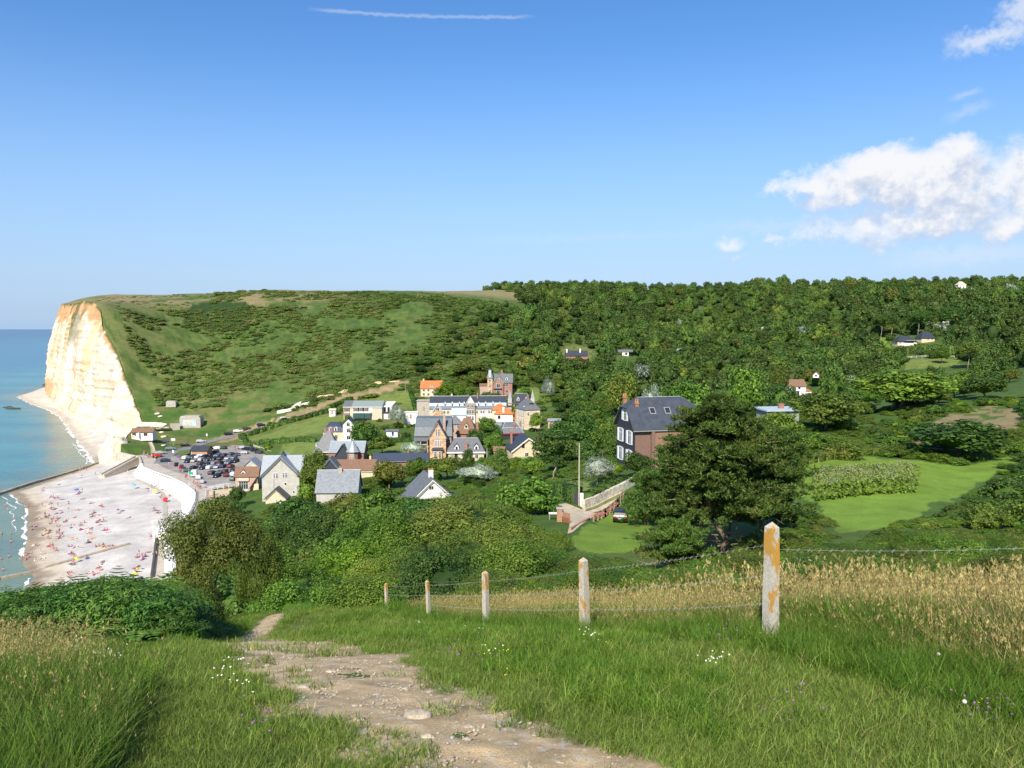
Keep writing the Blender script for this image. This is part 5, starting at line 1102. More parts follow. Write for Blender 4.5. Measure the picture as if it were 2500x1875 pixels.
# the wood: nearer ones are single trees, the rest one mass
NW = 9000; xx = rs.rand(NW)*960-140; yy = 395+rs.rand(NW)**1.0*520
zz = hill(xx, yy); order = np.argsort(yy); taken = {}
for i in order:
    x, y, z = xx[i], yy[i], zz[i]
    we = 30+60*(fbm(np.array([y/60]), np.array([0.]), seed=74)[0]-.5)-.25*(y-400)
    edge = we+(60 if y > 640 else 0)
    lo = x < edge
    if lo and (rs.rand() > .10 or z > 80 or x < -60): continue
    px, py = project(x, y, z)
    if px > 2680 or px < 0: continue
    r = 2.6+4.6*rs.rand()**1.6 if not lo else 1.6+2.2*rs.rand()
    if y > 800: r *= .85
    key = (int(x/7), int(y/7)); bad = False
    for a in (-1, 0, 1):
        for b in (-1, 0, 1):
            for (qx, qy, qr) in taken.get((key[0]+a, key[1]+b), ()):
                if (qx-x)**2+(qy-y)**2 < (.62*(qr+r))**2: bad = True
    if bad or not free_spot(x, y, r): continue
    h = r*2.1
    if blocked(px-r*F/y, py-h*F/y, px+r*F/y, py, y): continue
    taken.setdefault(key, []).append((x, y, r))
    fpts.append((x, y, z-.25*r+ (1.2 if r > 4 else 0))); fscl.append((r, r, r*(.95+.4*rs.rand()))); frot.append((0, 0, rs.rand()*6.28))
    q = dn2[i]; pine = (px > 2050 and 740 < py < 860) or (rs.rand() < .04 and y < 650)
    fidx.append(rs.choice([8, 9]) if pine and rs.rand() < .55 else (10 if rs.rand() < .012 else (rs.choice([3, 4, 5, 4, 0]) if fbm(np.array([x/40]), np.array([y/40]), seed=75)[0] > .46 else rs.choice([0, 1, 2, 6, 3, 5]))))
gn_scatter('far_woodland', FARG, fpts, frot, fscl, fidx, label='dense mixed woodland covering the far side of the valley', cat='woodland')
print('scrub', len(pts), 'wood', len(fpts))
# ============================================================ SEAFRONT AND STREETS
def poly_sheet(name, pts, m, z=None, res=3.0, lift=.06, kind='structure', **kw):
    """a sheet over the ground inside an outline"""
    xs = [p[0] for p in pts]; ys_ = [p[1] for p in pts]
    bm = bmesh.new(); f = bm.faces.new([bm.verts.new((p[0], p[1], z if z is not None else 0)) for p in pts])
    bmesh.ops.triangulate(bm, faces=[f])
    if z is None:
        for _ in range(12):
            ed = [e_ for e_ in bm.edges if e_.calc_length() > res]
            if not ed: break
            bmesh.ops.subdivide_edges(bm, edges=ed, cuts=1); bmesh.ops.triangulate(bm, faces=bm.faces[:])
        vx = np.array([v.co.x for v in bm.verts]); vy = np.array([v.co.y for v in bm.verts]); vz = hill(vx, vy)+lift
        for v, q in zip(bm.verts, vz): v.co.z = q
    bmesh.ops.recalc_face_normals(bm, faces=bm.faces[:])
    for f in bm.faces:
        if f.normal.z < 0: f.normal_flip()
    o = mesh_obj(name, bm, m); return tag(o, kind=kind, **kw)
def strip(name, pts, width, m, lift=.08, zf=None, n=60, **kw):
    pts = [Vector((p[0], p[1])) for p in pts]; L = [0]
    for a, b in zip(pts, pts[1:]): L.append(L[-1]+(b-a).length)
    tt = np.linspace(0, L[-1], n); px_ = np.interp(tt, L, [p.x for p in pts]); py_ = np.interp(tt, L, [p.y for p in pts])
    for _ in range(3): px_[1:-1] = (px_[:-2]+px_[1:-1]*2+px_[2:])/4; py_[1:-1] = (py_[:-2]+py_[1:-1]*2+py_[2:])/4
    dx = np.gradient(px_); dy = np.gradient(py_); l = np.hypot(dx, dy); nx, ny = -dy/l, dx/l
    q = np.linspace(-.5, .5, 5)*width; X_ = px_[:, None]+nx[:, None]*q; Y_ = py_[:, None]+ny[:, None]*q; Z_ = (zf or hill)(X_, Y_)+lift
    return tag(mesh_obj(name, np_mesh(name, np.stack([X_, Y_, Z_], -1).reshape(-1, 3), grid_faces(n, 5), m, True)), kind='structure')
ASPH = mat('asphalt', (.30, .28, .25), .9, var=.18, vscale=.25, coords='Object'); ROADM = mat('road_asphalt', (.21, .21, .205), .9, var=.15, vscale=.3); PAVE = mat('pale_paving', (.46, .41, .34), .9, var=.15, vscale=.4); LINE = mat('line_paint', (.72, .72, .70), .7)
zp = 6.45
park = [G(*p, zp)[:2] for p in ((372, 1128), (405, 1122), (440, 1107), (470, 1117), (512, 1098), (560, 1090), (582, 1078), (612, 1090), (662, 1118), (640, 1130), (600, 1150), (577, 1160), (574, 1185), (500, 1196), (478, 1205), (468, 1196), (445, 1180), (410, 1160), (380, 1145), (362, 1135))]
poly_sheet('car_park', park, ASPH, zp)
c5 = lambda x, y: (350+x/5.53, 1000+y/5.53)
poly_sheet('grass_island', [G(*c5(*p), 6.55)[:2] for p in ((440, 640), (430, 600), (480, 560), (560, 545), (625, 535), (625, 590), (540, 625), (470, 650))], mat('island_grass', (.10, .15, .04), .95, var=.3, vscale=.8), 6.56)
strip('promenade', [(Lx(y)+3.1, y) for y in np.linspace(150, 338, 30)], 6.4, PAVE, .0, lambda x, y: x*0+6.5, 90)
poly_sheet('lane', [G(*p, 6.5)[:2] for p in ((478, 1205), (500, 1196), (488, 1240), (462, 1290), (425, 1330), (420, 1400), (424, 1300), (450, 1272), (468, 1240))], PAVE, 6.52)
RD = [G(392, 1131, 6.5)[:2], G(403, 1117, 6.5)[:2], G(418, 1105, 6.5)[:2], G(445, 1095, 6.5)[:2]]+[near_of(*p) for p in ((500, 1081), (550, 1070), (585, 1061), (640, 1044), (700, 1026))]
strip('road', RD, 5.6, ROADM, .16, None, 80)
def drape(pts, dz=0.0): return [Vector((x, y, hz1(x, y)+dz)) for x, y in pts]
# parking bay lines and zebra crossing
bm = bmesh.new()
def paint(bm, a, b, wd, z=zp+.008):
    a, b = Vector(a[:2]), Vector(b[:2]); d_ = (b-a).normalized(); n_v = Vector((-d_.y, d_.x))*wd/2
    bm.faces.new([bm.verts.new((p.x, p.y, z)) for p in (a-n_v, b-n_v, b+n_v, a+n_v)])
c5 = lambda x, y: (350+x/5.53, 1000+y/5.53)
for r0, r1, nb_ in (((560, 690), (1240, 650), 9), ((740, 770), (1240, 750), 7), ((900, 890), (1200, 870), 4)):
    for i in range(nb_):
        t = i/(nb_-1); x = r0[0]*(1-t)+r1[0]*t; y = r0[1]*(1-t)+r1[1]*t
        g = G(*c5(x, y), zp); paint(bm, (g.x-.3, g.y+4.8), (g.x+.5, g.y-4.8), .14)
tag(mesh_obj('parking_lines', bm, LINE), kind='structure')
bm = bmesh.new()
for i in range(9):
    t = i/8; g = G(*c5(905+t*245, 1048-t*48), zp); paint(bm, (g.x-1.6, g.y+1.1), (g.x+1.4, g.y-1.1), .55, zp+.09 if 0 else zp+.08)
tag(mesh_obj('zebra_crossing', bm, LINE), kind='structure')
# sea walls
def wall_strip(name, label, ys_, fx0, z0, fx1, z1, m, cat='sea wall', thick=.0):
    top = [(fx1(y), y, z1(y)) for y in ys_]; bot = [(fx0(y), y, z0(y)) for y in ys_]
    V_ = np.array([v for p in zip(bot, top) for v in p]); back = V_[1::2]+np.array([.8, 0, 0]); bl = V_[1::2]+np.array([.8, 0, -6])
    n = len(ys_); Vv = np.concatenate([V_[0::2], V_[1::2], back, bl]); Fv = []
    for k in range(3):
        for i in range(n-1): Fv.append((k*n+i, k*n+i+1, (k+1)*n+i+1, (k+1)*n+i))
    return tag(mesh_obj(name, np_mesh(name, Vv, Fv, m, False)), label, cat)
BW = mat('limewash', (.80, .79, .76), .8, var=.06, vscale=.6)
wl = lambda y: np.interp(y, [262, 269, 275, 300, 312, 330], [5.5, 6.0, 5.6, 5.2, 4.2, 2.6])
wall_strip('sea_wall', 'white sloping sea wall curving from the ramp to the flagpole', np.linspace(261.5, 318, 32), lambda y: Lx(y)-wl(y)*.8-.4, lambda y: 2.6, lambda y: Lx(y)-.3, lambda y: 6.7, BW)
wall_strip('sea_wall', 'white sloping sea wall below the bend of the promenade', np.linspace(214, 261, 24), lambda y: Lx(y)-np.interp(y, [214, 240, 261], [3.0, 4.6, 4.9]), lambda y: 2.6, lambda y: Lx(y)-.3, lambda y: 6.7, BW)
wall_strip('sea_wall', 'bare beige sea wall between the ramp and the chalk outcrop', np.linspace(318, 345, 14), lambda y: Lx(y)-1.2, lambda y: 2.2, lambda y: Lx(y)-.2, lambda y: 6.9, CONC)
def bar(name, a, b, w0, h0_, m, parent=None, label=None, cat=None, group=None):
    a, b = Vector(a), Vector(b); d_ = (b-a); n_v = Vector((-d_.y, d_.x, 0)).normalized()*w0/2; up = Vector((0, 0, h0_)); bm = bmesh.new()
    vs = [bm.verts.new(p) for p in (a-n_v, a+n_v, b+n_v, b-n_v, a-n_v+up, a+n_v+up, b+n_v+up, b-n_v+up)]
    for f in ((0,1,2,3),(7,6,5,4),(0,4,5,1),(1,5,6,2),(2,6,7,3),(3,7,4,0)): bm.faces.new([vs[i] for i in f])
    bmesh.ops.recalc_face_normals(bm, faces=bm.faces[:]); o = mesh_obj(name, bm, m, parent)
    if label: tag(o, label, cat, group)
    return o
# ramp to the beach
rp = empty('beach_ramp', G(293, 1140, 4.0)); tag(rp, 'long beige ramp with solid parapets climbing from the shingle to the promenade', 'ramp')
a = G(250, 1163, 2.7)-rp.location; b = G(334, 1119, 6.6)-rp.location; bar('ramp_deck', a-Vector((0,0,2)), b-Vector((0,0,2)), 3.4, 2.1, STONE, rp)
off = Vector((1.2, -1.2, 0)); bar('parapet', a+off, b+off, .35, 1.0, STONE, rp); bar('parapet', a-off, b-off, .35, 1.0, STONE, rp)
bar('promenade_parapet', (Lx(262)+6.3, 262, 6.5), (Lx(240)+6.3, 240, 6.5), .3, .8, CONC, None, 'low dark topped parapet beside the lane bend', 'parapet')
# white rail along the promenade edge
rl = empty('promenade_rail', (Lx(240), 240, 6.6)); tag(rl, 'dark railing following the curve of the promenade above the white wall', 'railing')
yy = np.linspace(216, 262, 14)
for y0, y1 in zip(yy, yy[1:]):
    for zz_ in (.55, 1.05): bar('rail', (Lx(y0)-Lx(240)+.25, y0-240, zz_), (Lx(y1)-Lx(240)+.25, y1-240, zz_), .07, .07, BLACK, rl)
for y0 in yy: bar('post', (Lx(y0)-Lx(240)+.2, y0-240, 0), (Lx(y0)-Lx(240)+.3, y0-240, 0), .1, 1.1, BLACK, rl)
# bathing cabins
for k, (y0, y1, x0, wd, hgt__, lab) in enumerate(((174, 207, -2.5, 2.3, 2.7, 'long row of white flat topped bathing cabins at the foot of the lane'), (213.5, 219, -5.4, 4.4, 2.4, 'squat white beach cabin at the lower end of the white sea wall'))):
    xm, ym = Lx((y0+y1)/2)+x0, (y0+y1)/2; e = empty('bathing_cabins', (xm, ym, 3.0)); tag(e, lab, 'beach cabins')
    ang = math.atan2(Lx(y1)-Lx(y0), y1-y0); e.rotation_euler = (0, 0, -ang); Lh = (y1-y0)/2/math.cos(ang)
    box('cabin_wall', -wd/2, wd/2, -Lh, Lh, -1.2, hgt__, BW, e); box('cabin_roof', -wd/2-.15, wd/2+.15, -Lh-.15, Lh+.15, hgt__+.003, hgt__+.15, BW, e)
    for i in range(int(Lh)):
        y = -Lh+.9+i*2.0
        if y > Lh-.6: break
        box('door', -wd/2-.05, -wd/2, y-.38, y+.38, 0, 1.9, GREYR, e)
# groynes and slabs on the shingle
def zb1(x, y): return float(beach_z(np.array([x]), np.array([y]))[0])
def groyne(pix_pts, lab, w0=.9, h_=.8):
    pts = [G(px, py, zz_) for px, py, zz_ in pix_pts]; e = empty('groyne', pts[0]); tag(e, lab, 'groyne'); 
    for a, b in zip(pts, pts[1:]):
        n = max(2, int((b-a).length/6))
        for i in range(n):
            p = a.lerp(b, i/n); q = a.lerp(b, (i+1)/n); p.z = zb1(p.x, p.y)-1.0; q.z = zb1(q.x, q.y)-1.0; p.z = max(p.z, -.9); q.z = max(q.z, -.9)
            bar('groyne_section', p-pts[0], q-pts[0], w0, h_+.85, mat('sea_worn_concrete', (.36, .31, .23), .9, var=.3, vscale=.6), e)
groyne([(-60, 1228, 0), (0, 1207, 0), (75, 1181, .2), (212, 1140, .8), (262, 1122, 1.6)], 'low concrete groyne running out from the chalk outcrop into the sea', 1.3, .9)
groyne([(-60, 1434, 0), (0, 1414, 0), (80, 1394, .5), (172, 1371, 1.2), (316, 1330, 2.2)], 'low weathered groyne crossing the near part of the crowded beach', 1.0, .55)
strip('slipway_slab', [G(*p, 2.9)[:2] for p in ((335, 1170), (370, 1186), (397, 1203), (404, 1240), (401, 1290), (396, 1312))], 1.3, CONC, .1, beach_z, 60)
dw = [G(*p, 3.0) for p in ((398, 1308), (381, 1321), (377, 1360), (370, 1412))]
e = empty('breakwater_wall', dw[0]); tag(e, 'dark low wall running from the white cabins down the near beach', 'wall')
for a, b in zip(dw, dw[1:]): bar('wall_section', a-dw[0]-Vector((0,0,1)), b-dw[0]-Vector((0,0,1)), .5, 1.9, mat('tarred_timber', (.09, .08, .075), .8), e)
poly_sheet('concrete_apron', [G(*p, 3.05)[:2] for p in ((384, 1325), (402, 1302), (420, 1300), (425, 1405), (372, 1414), (380, 1360))], PAVE, 3.12)
poly_sheet('drive', POLY['drive'], mat('gravel_drive', (.50, .43, .31), .95, var=.2, vscale=1.5), None, 1.5, .05)
# chalk outcrop at the end of the beach
def rock(name, loc, sx_, sy_, sz_, m, seed, label=None, cat=None, group=None, sub=4, amp=.3):
    rs_ = np.random.RandomState(seed); V_, F_ = lumpy(rs_, 1, 1, 0, seed, sub, amp); V_[:, 2] = np.clip(V_[:, 2], -.8, .95); V_ += (fbm(V_[:, 0]*6+3, V_[:, 1]*6, V_[:, 2]*2+5, seed=seed)[:, None]-.5)*.25
    return tag(mesh_obj(name, np_mesh(name, V_*np.array([sx_, sy_, sz_]), F_, m, sub > 3), loc=loc), label, cat, group)
CH = mat('outcrop_chalk', (.68, .60, .44), .95, var=.25, vscale=.5, bump=.6, bscale=2)
rock('chalk_outcrop', (-181, 352, 4.5), 6.2, 8, 8.2, CH, 5, 'pale chalk outcrop standing between the beach and the grassy knoll', 'rock', amp=.28)
rock('chalk_ledge', G(372, 1040, 12), 7.5, 2.2, 2.0, CH, 9, 'pale chalk ledge above the clifftop cottage', 'rock', amp=.5)
rs = np.random.RandomState(5)
for i in range(26):
    y = rs.uniform(400, 600); x = Lx(y)-14-rs.rand()*10; sz = rs.uniform(.5, 1.6); rock('fallen_chalk_block', (x, y, zb1(x, y)+.1*sz), sz*1.3, sz, sz*.7, CH, 100+i, 'pale block of fallen chalk lying on the shingle below the cliff', 'boulder', 'fallen chalk blocks at the cliff foot', sub=2)
for i in range(16):
    px, py = [(8+rs.rand()*40, 993+rs.rand()*6), (105+rs.rand()*20, 938+rs.rand()*20)][i % 2]; g = G(px, py, 0.1); sz = rs.uniform(.6, 1.6); rock('tidal_rock', g, sz*2.2, sz*1.5, sz*.5, mat('weedy_rock', (.06, .055, .035), .9), 200+i, 'dark weedy rock breaking the water off the far cliff', 'rock', 'dark rocks in the shallows', sub=2)
# chalk cutting along the dirt track
chp = [(675, 1008), (710, 1002), (735, 992), (760, 985), (770, 972), (800, 968), (840, 955), (905, 938), (940, 932), (985, 929)]
cpt = [near_of(*p) for p in chp]
for i, ((x0, y0), (x1, y1)) in enumerate(zip(cpt, cpt[1:])):
    hh = [2.6, 3.2, 2.0, 3.4, 1.6, 1.8, 1.4, 1.8, 1.2][i]; n_ = int(math.hypot(x1-x0, y1-y0)/3)+2; V_ = []; 
    for j in range(n_):
        t = j/(n_-1); x = x0+(x1-x0)*t; y = y0+(y1-y0)*t; z = hz1(x, y)
        for k in range(7):
            s_ = k/6; w1 = (vnoise(x/1.7, s_*3+y/2, seed=300+i)-.5)*1.6; V_.append((x+w1*.3, y+s_*1.8+w1-.6, z-.6+(hh+1.6*(vnoise(x/2.5, y/3, seed=310)-.5))*s_**.7))
    o = mesh_obj('chalk_bank', np_mesh('bank', V_, grid_faces(n_, 7), m_chalk, True, np.tile([[.80, .75, .63] if i in (0, 1, 2) else [.50, .40, .24]], (len(V_), 1)))); tag(o, kind='structure')
for px, py, s_ in ((385, 1010, 1.6), (392, 1016, 1.3), (395, 1055, 1.3), (400, 1066, 1.6), (403, 1078, 1.5), (399, 1088, 1.2)): 
    x, y = near_of(px, py); rock('chalk_scar', (x, y, hz1(x, y)+.05), s_*.9, s_*1.3, s_*.45, CH, int(px), 'bare chalk scar showing through the grass below the concrete bunkers', 'rock', 'chalk scars on the slope', sub=3, amp=.5)
# steps to the cottage
st_ = [near_of(*p) for p in ((365, 1078), (372, 1092), (376, 1108))]; e = empty('steps', (*st_[0], hz1(*st_[0]))); tag(e, 'stony steps climbing the knoll to the clifftop cottage', 'steps')
for i in range(12):
    t = i/11; x = np.interp(t, [0, .5, 1], [p[0] for p in st_]); y = np.interp(t, [0, .5, 1], [p[1] for p in st_]); z = hz1(x, y); L_ = e.location; box('step', x-L_.x-1.1, x-L_.x+1.1, y-L_.y-.4, y-L_.y+.4, z-L_.z-.4, z-L_.z+.22, STONE, e)
# ============================================================ CARS
def car_proto(L=4.2, Wd=1.74, Ht=1.46, kind='hatch'):
    root = empty('parked_car', (0, 0, 0)); bm = bmesh.new()
    if kind == 'van': prof = [(-2.5, .35), (-2.55, .9), (-2.5, 2.15), (-2.35, 2.35), (1.0, 2.35), (1.75, 1.55), (2.5, 1.2), (2.6, .75), (2.55, .35)]; gl = [(-1.0, 1.35), (-1.0, 2.05), (.95, 2.1), (1.62, 1.45)]; L, Wd = 5.2, 1.95
    else: prof = [(-2.05, .32), (-2.1, .72), (-2.0, .98), (-1.75, 1.38), (-1.35, Ht), (.25, Ht-.02), (1.0, 1.0), (1.85, .86), (2.08, .62), (2.08, .32)]; gl = [(-1.72, 1.0), (-1.5, 1.36), (.2, 1.38), (.85, 1.02)]
    k = L/4.2 if kind != 'van' else 1.0
    sec = []
    for s_, ins in ((-1, 0), (1, 0)):
        sec.append([bm.verts.new((s_*(Wd/2-(.16 if z > 1.05 and kind != 'van' else .05 if z > 1.9 else 0)), y*k, z)) for y, z in prof])
    bm.faces.new(sec[0]); bm.faces.new(sec[1][::-1])
    for i in range(len(prof)): j = (i+1) % len(prof); bm.faces.new((sec[0][i], sec[1][i], sec[1][j], sec[0][j]))
    bmesh.ops.recalc_face_normals(bm, faces=bm.faces[:]); bmesh.ops.bevel(bm, geom=bm.edges[:], offset=.05, segments=1, affect='EDGES')
    body = mesh_obj('body', bm, PAINTS['black'], root, smooth=False)
    bm = bmesh.new(); w_ = Wd/2-(.13 if kind != 'van' else .02)
    for s_ in (-1, 1):
        vs = [bm.verts.new((s_*w_, y*k, z)) for y, z in gl]; bm.faces.new(vs)
    if kind != 'van':
        for (y0, z0), (y1, z1) in (((.34, Ht-.06), (.98, 1.04)), ((-1.42, Ht-.04), (-1.78, 1.32))):
            nrm = Vector((0, z0-z1, y1-y0)).normalized()*.035; nrm = nrm if nrm.z > 0 else -nrm
            bm.faces.new([bm.verts.new((x, y*k+nrm.y, z+nrm.z)) for x, y, z in ((-w_+.12, y0, z0), (w_-.12, y0, z0), (w_-.06, y1, z1), (-w_+.06, y1, z1))])
    else: bm.faces.new([bm.verts.new((x, y, z)) for x, y, z in ((-.85, 1.08, 2.31), (.85, 1.08, 2.31), (.9, 1.77, 1.6), (-.9, 1.77, 1.6))])
    mesh_obj('windows', bm, GLASS, root)
    for x in (-1, 1):
        for y in (-1.3, 1.3):
            bm = bmesh.new(); bmesh.ops.create_cone(bm, cap_ends=True, segments=14, radius1=.33, radius2=.33, depth=.22, matrix=Matrix.Translation((x*(Wd/2-.08), y*k*(1.2 if kind == 'van' else 1), .33))@Matrix.Rotation(R(90), 4, 'Y')); wh = mesh_obj('wheel', bm, BLACK, root)
    for x in (-.6, .6):
        box('headlight', x-.18, x+.18, 2.04*k*(1.22 if kind == 'van' else 1), 2.10*k*(1.22 if kind == 'van' else 1), .62, .78, WHITE, root); box('tail_light', x*1.1-.14, x*1.1+.14, -2.12*k*(1.2 if kind == 'van' else 1), -2.05*k, .72, .95, mat('red_lamp', (.4, .01, .01), .3), root)
    return root
PAINTS = {n_: mat('paint_'+n_, c, .25, .6, metal=.0) for n_, c in dict(black=(.012, .013, .016), dark_blue=(.018, .03, .065), dark_grey=(.05, .053, .058), silver=(.40, .42, .44), white=(.78, .78, .77), grey_blue=(.16, .20, .25), dark_red=(.12, .018, .02), red=(.50, .03, .02), green=(.05, .12, .10), orange=(.6, .2, .04)).items()}
cp_h = car_proto(); cp_e = car_proto(4.6, 1.78, 1.44, 'saloon'); cp_v = car_proto(kind='van')
for o in (cp_h, cp_e, cp_v): kids(o)
used_proto = {}
CARS = []
def place_car(proto, loc, rz, paint, label, group=None, cat='car', roll=0):
    if proto.name in used_proto: o = copy_thing(proto)
    else: o = proto; used_proto[proto.name] = 1
    o.location = loc; o.rotation_euler = (0, 0, rz); o.name = {'white van': 'parked_van'}.get(cat, 'parked_car'); tag(o, label, 'van' if cat == 'white van' else cat, group)
    CARS.append((o, paint)); return o
rows = [
 ('beside the brick toilet block', [(575,665,'white'),(595,715,'dark_blue'),(665,655,'dark_grey'),(690,705,'silver'),(745,662,'white'),(785,692,'silver'),(820,655,'black'),(870,692,'dark_grey'),(910,632,'black'),(955,680,'dark_blue'),(1003,635,'grey_blue'),(1040,677,'black'),(1098,632,'dark_blue'),(1140,672,'silver'),(1188,618,'dark_grey'),(1220,662,'grey_blue'),(1243,712,'black')], 'back rows of the car park'),
 ('in the middle rows of the car park', [(778,745,'dark_grey'),(800,803,'dark_blue'),(868,757,'dark_blue'),(900,797,'white'),(962,745,'grey_blue'),(1000,788,'silver'),(1043,735,'black'),(1082,783,'dark_blue'),(1150,730,'grey_blue'),(1180,782,'dark_red'),(685,803,'black')], 'middle rows of the car park'),
 ('near the zebra crossing', [(930,870,'dark_grey'),(992,912,'black'),(1033,866,'grey_blue'),(1112,850,'dark_grey'),(1140,900,'dark_red'),(1213,838,'dark_grey'),(1226,888,'white'),(1220,952,'green')], 'front row of the car park')]
import collections
cnt = collections.Counter(); total = collections.Counter()
for z_, L_, g_ in rows:
    for x, y, c in L_: total[(g_, c)] += 1
rs = np.random.RandomState(12)
ordn = ['', 'second ', 'third ', 'fourth ', 'fifth ', 'sixth ', 'seventh ']
cname = lambda c: c.replace('_', ' ')
for z_, L_, g_ in rows:
    for x, y, c in L_:
        cnt[(g_, c)] += 1; k_ = cnt[(g_, c)]; tot = total[(g_, c)]
        lab = ('only %s car in the %s' % (cname(c), g_)) if tot == 1 else '%s%s car from the left in the %s' % (ordn[k_-1] if k_ > 1 else 'first ', cname(c), g_)
        g = G(*c5(x, y), zp); place_car(cp_h if rs.rand() < .6 else cp_e, g, R(-5)+(math.pi if rs.rand() < .5 else 0)+R(rs.uniform(-3, 3)), c, lab, 'cars in the bays of the car park')
single = [((300,705),'dark_blue',-70,'dark blue car alone at the promenade edge of the car park'), ((448,760),'black',25,'black car first in the slanted row by the promenade'), ((515,790),'dark_red',25,'dark red car in the slanted row by the promenade'), ((577,836),'green',25,'dark green car in the slanted row by the promenade'),
 ((742,930),'white',20,'white car just below the white camper van'), ((790,990),'silver',20,'silver car nearest the zebra crossing and the flagpole'), ((985,535),'white',80,'white car behind the brick toilet block'), ((1065,532),'dark_grey',70,'dark grey car at the top edge of the car park right of the toilet block'), ((960,588),'black',85,'black car parked crosswise just right of the toilet block'),
 ((1325,530),'silver',75,'silver car beside the open white van'), ((1385,545),'black',60,'black car first along the white fence behind the van'), ((1440,548),'dark_blue',60,'dark blue car second along the white fence'), ((1500,568),'black',60,'black car third along the white fence'), ((1560,592),'dark_grey',60,'dark grey car last along the white fence above the grey house'), ((1350,598),'silver',80,'silver car above the light slate roof of the tiled house'), ((1262,625),'dark_grey',20,'dark grey car at the left edge of the grey house roof')]
for (x, y), c, rz_, lab in single: place_car(cp_h if rs.rand() < .6 else cp_e, G(*c5(x, y), zp), R(rz_), c, lab)
for (x, y), c, rz_, lab in (((185,622),'red',-60,'bright red car at the bend of the road by the crowd'), ((230,582),'silver',-55,'silver car behind the bright red car on the road bend'), ((365,532),'grey_blue',-68,'long grey blue car on the road left of the toilet block'), ((565,482),'black',-78,'black car on the road behind the toilet block'), ((782,435),'silver',-74,'silver car climbing the road right of the black one'), ((1150,332),'black',-74,'black car where the dirt strip meets the road'), ((1275,292),'white',-65,'white car at the start of the long hedge'), ((1395,255),'dark_grey',-64,'dark grey car half hidden behind the long hedge'), ((1590,202),'dark_blue',-64,'dark blue car on the dirt strip above the long hedge'), ((1905,122),'white',-64,'pale car highest up the dirt strip by the chalk bank')):
    gx_, gy_ = near_of(*c5(x, y+14)); place_car(cp_e, (gx_, gy_, hz1(gx_, gy_)+.2), R(rz_), c, lab, 'cars along the road up the valley')
place_car(cp_v, G(*c5(1240, 505), zp), R(82), 'white', 'large white van with open side door by the white fence', cat='white van')
place_car(cp_v, G(*c5(690, 895), zp), R(15), 'white', 'white camper van beside the green flag', cat='white van')
blk = place_car(cp_h, P(1514, 1272, 96), R(-8), 'black', 'black hatchback parked on the grass beside the big pine', None)
blk.location.z = hz1(blk.location.x, blk.location.y)+.02
for o, c in CARS:
    for ch in C.objects if False else []: pass
bychild = collections.defaultdict(list)
for o in C.objects:
    if o.parent: bychild[o.parent].append(o)
for o, c in CARS:
    for ch in bychild[o]:
        if ch.name.startswith('body'): ch.material_slots[0].link = 'OBJECT'; ch.material_slots[0].material = PAINTS[c]
# number plate on the near black car
pl = box('number_plate', -.26, .26, -2.16, -2.12, .62, .74, WHITE, blk)
# ============================================================ PEOPLE
def skin_body(nm, joints, edges, rad):
    me = bpy.data.meshes.new(nm); me.from_pydata(joints, edges, []); o = bpy.data.objects.new(nm, me); C.objects.link(o)
    sk = o.modifiers.new('s', 'SKIN'); 
    for i, r in enumerate(rad): me.skin_vertices[0].data[i].radius = (r, r); me.skin_vertices[0].data[i].use_root = (i == 0)
    o.modifiers.new('d', 'SUBSURF').levels = 1
    bpy.context.view_layer.update(); dg = bpy.context.evaluated_depsgraph_get(); m2 = bpy.data.meshes.new_from_object(o.evaluated_get(dg)); C.objects.unlink(o); bpy.data.objects.remove(o); m2.name = nm
    m2.polygons.foreach_set('use_smooth', [True]*len(m2.polygons)); return m2
SKEL_E = [(0,1),(1,2),(2,3),(3,4),(4,5),(2,6),(6,7),(7,8),(8,9),(2,10),(10,11),(11,12),(12,13),(0,14),(14,15),(15,16),(16,17),(0,18),(18,19),(19,20),(20,21)]
SKEL_R = [.13,.12,.14,.06,.095,.085,.06,.045,.034,.03,.06,.045,.034,.03,.09,.062,.04,.035,.09,.062,.04,.035]
stand = [(0,0,.92),(0,0,1.12),(0,0,1.38),(0,.01,1.50),(0,.02,1.62),(0,.03,1.70),(-.19,0,1.40),(-.24,.02,1.13),(-.25,.08,.88),(-.25,.10,.80),(.19,0,1.40),(.24,.02,1.13),(.25,.08,.88),(.25,.10,.80),(-.10,0,.80),(-.11,.02,.48),(-.11,-.02,.08),(-.11,.12,.03),(.10,0,.80),(.12,.06,.48),(.12,.04,.08),(.12,.18,.03)]
walk = [(x, y+(.22 if i in (16,17) else -.2 if i in (20,21) else .1 if i == 15 else .08 if i in (8,9) else -.1 if i in (12,13) else 0), z+(.05 if i in (20,) else 0)) for i, (x, y, z) in enumerate(stand)]
lie = [(0,0,.12),(0,.2,.13),(0,.46,.13),(0,.58,.13),(0,.70,.14),(0,.78,.14),(-.19,.48,.11),(-.30,.24,.08),(-.26,0,.06),(-.25,-.07,.06),(.19,.48,.11),(.34,.62,.08),(.22,.80,.08),(.16,.84,.08),(-.10,-.12,.12),(-.14,-.44,.12),(-.16,-.82,.07),(-.17,-.93,.08),(.10,-.12,.12),(.13,-.42,.22),(.14,-.70,.06),(.14,-.80,.06)]
sit = [(0,0,.13),(0,-.06,.32),(0,-.10,.56),(0,-.08,.68),(0,-.05,.79),(0,-.03,.86),(-.19,-.10,.57),(-.26,-.20,.32),(-.26,-.28,.08),(-.26,-.34,.03),(.19,-.10,.57),(.22,.08,.36),(.14,.30,.34),(.10,.36,.34),(-.11,.10,.15),(-.13,.42,.42),(-.13,.68,.08),(-.13,.80,.04),(.11,.10,.15),(.14,.46,.22),(.12,.86,.08),(.12,.94,.10)]
POSE = {}
for nm, J in (('standing', stand), ('walking', walk), ('lying', lie), ('sitting', sit)): POSE[nm] = (skin_body('person_'+nm, J, SKEL_E, SKEL_R), J)
